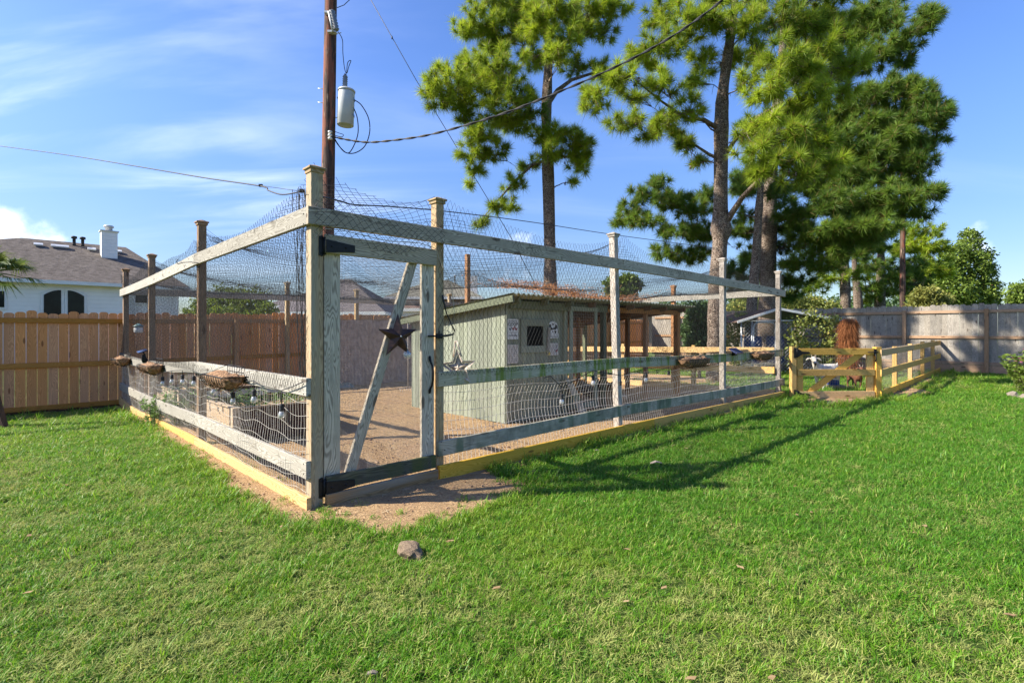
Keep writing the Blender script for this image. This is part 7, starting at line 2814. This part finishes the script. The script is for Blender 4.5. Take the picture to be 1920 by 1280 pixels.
def leafy_tree(name, label, cat, base, clumps, leaf, mat, trunk_r=0.12, per_m3=None, n_total=6000, seed=1, group=None, hollow=0.45, stems=True, narrow=0.5, parent=None):
    """base: world foot of the trunk; clumps: (x, y, z, rx, ry, rz) in world metres."""
    g_ = np.random.default_rng(seed)
    th = thing(name, base, label, cat, group)
    C = np.array(clumps, float)
    vol = C[:, 3] * C[:, 4] + C[:, 4] * C[:, 5] + C[:, 3] * C[:, 5]
    cnt = np.maximum(8, (n_total * vol / vol.sum()).astype(int))
    Pn, Tn = [], []
    for c, n_ in zip(C, cnt):
        d = unit(g_.normal(0, 1, (n_, 3)))
        lump = 1 + 0.25 * np.sin(d[:, 0] * 5 + c[0] * 3) * np.sin(d[:, 2] * 6 + c[1] * 2) + 0.12 * np.sin(d[:, 1] * 11 + c[2])
        r_ = (hollow + (1 - hollow) * g_.random(n_) ** 0.6) * lump
        Pn.append(c[:3] + d * c[3:] * r_[:, None])
        Tn.append(np.clip(g_.normal(0.5, 0.25, n_), 0, 1))
    P, T = np.concatenate(Pn), np.concatenate(Tn)
    n_ = len(P)
    d = unit(g_.normal(0, 1, (n_, 3)) + np.array((0, 0, -0.15)))
    nr = unit(g_.normal(0, 1, (n_, 3)) + np.array((0, 0, 0.8)))
    sd_ = unit(np.cross(d, nr))
    l_ = leaf * g_.uniform(0.6, 1.35, (n_, 1))
    V = np.stack((P, P + d * l_ * 0.5 + sd_ * l_ * narrow * 0.5, P + d * l_, P + d * l_ * 0.5 - sd_ * l_ * narrow * 0.5), 1).reshape(-1, 3)
    np_object('foliage', V, np.arange(len(V)).reshape(-1, 4), 4, mat, th, tint=np.repeat(T, 4))
    if stems:
        b = MB()
        zt = C[:, 2].mean()
        ctr = np.array(base)
        ctop = np.array((C[:, 0].mean() * 0.5 + base[0] * 0.5, C[:, 1].mean() * 0.5 + base[1] * 0.5, zt))
        b.tube([ctr - np.array((0, 0, 0.05)), (ctr + ctop) / 2 + g_.normal(0, trunk_r, 3) * np.array((1, 1, 0)), ctop], [trunk_r, trunk_r * 0.8, trunk_r * 0.5], 10)
        for c in C:
            p0 = ctr + (ctop - ctr) * g_.uniform(0.45, 0.95)
            b.tube(bez(p0, (p0 + c[:3]) / 2 + np.array((0, 0, -0.1)), c[:3], 6), np.linspace(trunk_r * 0.45, trunk_r * 0.12, 6), 6, cap=False)
        b.build('trunk', M['bark'], th)
    return th


def px_clumps(Y_, L_):
    out = []
    for (u, v, ru, rv, dy) in L_:
        y = Y_ + dy
        k = y / F
        p = ray(u, v, y)
        out.append((p.x, p.y, p.z, ru * k, 0.5 * (ru + rv) * k, rv * k))
    return out


def foot(u, Y_):
    p = ray(u, HV, Y_)
    return (p.x, p.y, float(gz(p.x, p.y)))


leafy_tree('shrub_tree', 'rounded green tree beyond the cedar fence behind the left netting', 'tree', foot(440, 16.5),
           px_clumps(16.5, [(390, 575, 30, 20, 0), (430, 560, 40, 24, .3), (470, 563, 34, 22, .1), (500, 580, 20, 14, -.2), (365, 588, 22, 12, 0), (440, 590, 60, 18, 0)]), 0.10, M['leaf'], 0.09, n_total=9000, seed=3)
leafy_tree('hedge_bush', 'tall dark green bush left of the forked pine trunk', 'bush', foot(1312, 15.8),
           px_clumps(15.8, [(1305, 590, 20, 24, 0), (1322, 615, 20, 26, .2), (1300, 640, 18, 22, 0), (1330, 650, 16, 18, 0), (1318, 580, 14, 18, .4), (1290, 620, 14, 20, .3)]), 0.10, M['leaf_deep'], 0.06, n_total=9000, seed=5)
leafy_tree('bright_bush', 'yellow green bush between the forked pine and the kennel', 'bush', foot(1385, 17.4),
           px_clumps(17.4, [(1378, 620, 16, 22, 0), (1372, 650, 16, 18, 0), (1392, 600, 14, 16, .3), (1384, 670, 20, 20, 0)]), 0.08, M['leaf_vine'], 0.05, n_total=3600, seed=7)
leafy_tree('understorey_tree', 'sunlit yellow green tree behind the kennel roof', 'tree', foot(1500, 25.5),
           px_clumps(25.5, [(1480, 560, 24, 18, 0), (1520, 568, 26, 16, .3), (1550, 575, 24, 12, 0), (1500, 585, 40, 14, 0), (1400, 575, 26, 22, .5), (1420, 550, 18, 18, .8), (1370, 590, 22, 20, .5)]), 0.12, M['leaf_vine'], 0.1, n_total=9000, seed=9)
leafy_tree('magnolia_tree', 'rounded pale yellow green tree right of the far pole', 'tree', foot(1742, 26.0),
           px_clumps(26.0, [(1735, 555, 26, 20, 0), (1760, 565, 24, 16, 0), (1720, 575, 22, 12, .2), (1745, 580, 40, 12, 0)]), 0.16, M['leaf_yellow'], 0.1, n_total=5000, seed=12)
leafy_tree('broad_tree', 'large rounded green tree standing far beyond the right fence', 'tree', foot(1815, 50.0),
           px_clumps(50.0, [(1770, 520, 24, 36, 0), (1795, 480, 26, 26, 0), (1820, 455, 22, 16, .5), (1818, 437, 15, 8, .5), (1790, 545, 34, 30, -.5), (1825, 500, 24, 34, 0), (1845, 480, 16, 16, .3), (1855, 505, 14, 14, 0), (1850, 545, 20, 30, 0), (1862, 560, 12, 16, 0), (1775, 570, 30, 20, 0), (1830, 560, 30, 24, 0)]), 0.30, M['leaf'], 0.3, n_total=15000, seed=15)
leafy_tree('edge_tree', 'light green tree cut by the right edge above the grey fence', 'tree', foot(1915, 40.0),
           px_clumps(40.0, [(1905, 550, 14, 20, 0), (1925, 545, 18, 20, 0), (1895, 565, 10, 10, 0), (1940, 570, 30, 20, 0)]), 0.22, M['leaf'], 0.15, n_total=4000, seed=17)
leafy_tree('distant_tree', 'small light green tree far behind the coop roof', 'tree', foot(1165, 42.0),
           px_clumps(42.0, [(1150, 530, 18, 12, 0), (1180, 525, 18, 12, 0), (1195, 535, 12, 9, 0), (1165, 545, 32, 14, 0)]), 0.24, M['leaf'], 0.2, n_total=4500, seed=19)
# a low far wood closes the view between and behind the nearer trees
cl = []
g_ = np.random.default_rng(5)
for u in range(1240, 1780, 16):
    Y_ = 62 + g_.uniform(-5, 8)
    cl += px_clumps(Y_, [(u + g_.uniform(-6, 6), 585 + g_.uniform(-12, 6), 16, 26 + g_.uniform(-8, 8), 0)])
P0 = foot(1500, 64)
o = leafy_tree('far_wood', 'low far wood closing the view behind the pines', 'wood', P0, cl, 0.42, M['leaf_deep'], 0.2, n_total=15000, seed=21, stems=False)
for ch in list(o.children):
    ch['kind'] = 'stuff'
o['kind'] = 'stuff'

# vines on the kennel
vt = thing('climbing_vine', Vector((9.3, KY - 0.1, 0)), 'sunlit green vine climbing over the kennel front beside the gate', 'vine')


def vine_mass(L_, n_total, seed, leaf):
    g_ = np.random.default_rng(seed)
    C = np.array(px_clumps(KY - 0.12, L_))
    C[:, 4] = np.minimum(C[:, 4], 0.22)
    w_ = C[:, 3] * C[:, 5]
    P = []
    for c, n_ in zip(C, (n_total * w_ / w_.sum()).astype(int) + 5):
        P.append(c[:3] + g_.normal(0, 0.55, (n_, 3)) * c[3:])
    P = np.concatenate(P)
    n_ = len(P)
    d = unit(g_.normal(0, 1, (n_, 3)) + np.array((0, -0.2, -0.5)))
    sd_ = unit(np.cross(d, unit(g_.normal(0, 0.6, (n_, 3)) + np.array((-.3, -1, 0.5)))))
    l_ = leaf * g_.uniform(0.6, 1.3, (n_, 1))
    V = np.stack((P, P + d * l_ * 0.45 + sd_ * l_ * 0.4, P + d * l_, P + d * l_ * 0.45 - sd_ * l_ * 0.4), 1).reshape(-1, 3)
    return V


V = vine_mass([(1505, 605, 22, 14, 0), (1490, 640, 14, 30, 0), (1520, 590, 16, 10, 0), (1545, 610, 14, 16, 0), (1556, 640, 12, 34, -.1), (1562, 600, 14, 10, -.1), (1550, 680, 14, 30, -.2), (1510, 650, 14, 20, 0), (1540, 660, 10, 20, -.1)], 2300, 31, 0.085)
np_object('foliage', V, np.arange(len(V)).reshape(-1, 4), 4, M['leaf_vine'], vt, tint=rng.random(len(V)))
b = MB()
for u, v0, v1 in ((1492, 700, 600), (1556, 705, 600), (1548, 705, 620), (1562, 700, 605)):
    pts = [ray(u + 4 * sin(i * 1.3), v0 + (v1 - v0) * i / 8, KY - 0.1 + 0.04 * sin(i * 2.0)) for i in range(9)]
    b.tube(pts, 0.012, 5)
b.build('stem', M['bark'], vt)

# fan palm at the left edge
pc = ray(-16, 512, 13.0)
pal = thing('fan_palm', Vector((pc.x - 0.3, pc.y, -0.05)), 'fan palm with split green fronds at the left edge above the fence', 'palm')
b = MB()
b.tube([(pc.x - 0.3, pc.y, -0.1), (pc.x - 0.2, pc.y, 1.5), (pc.x - 0.05, pc.y, pc.z - 0.1)], [0.20, 0.17, 0.15], 12)
b.build('trunk', M['bark'], pal)
g_ = np.random.default_rng(77)
for k in range(22):
    az = k * 2.399 + g_.uniform(-.2, .2)
    elv = g_.uniform(-0.45, 1.0)
    d = np.array((cos(az) * cos(elv), sin(az) * cos(elv), sin(elv)))
    pl_ = g_.uniform(0.35, 0.6)
    c0 = np.array(tuple(pc))
    hub = c0 + d * pl_ + np.array((0, 0, -0.05))
    fr = MB()
    fr.tube(bez(c0, c0 + d * pl_ * 0.5 + np.array((0, 0, 0.05)), hub, 4), [0.018, 0.014, 0.012, 0.009], 5)
    side = unit(np.cross(d, np.array((0, 0, 1.0))) + g_.normal(0, .1, 3))
    upn = unit(np.cross(side, d))
    for j in range(34):
        t = -1.35 + 2.7 * j / 33
        dd = unit(d * cos(t) + side * sin(t) + upn * 0.12 * abs(t))
        l_ = g_.uniform(0.46, 0.68) * (1 - 0.18 * abs(t))
        wv_ = unit(np.cross(dd, upn)) * 0.0115
        m1_ = hub + dd * l_ * 0.55
        tip = hub + dd * l_ + np.array((0, 0, -0.22 * g_.uniform(0.3, 1.4))) + g_.normal(0, 0.02, 3)
        fr.add([hub - wv_ * .4, hub + wv_ * .4, m1_ + wv_, m1_ - wv_, tip], [(0, 1, 2, 3), (3, 2, 4)])
    o = fr.build('frond', M['palm'], pal)
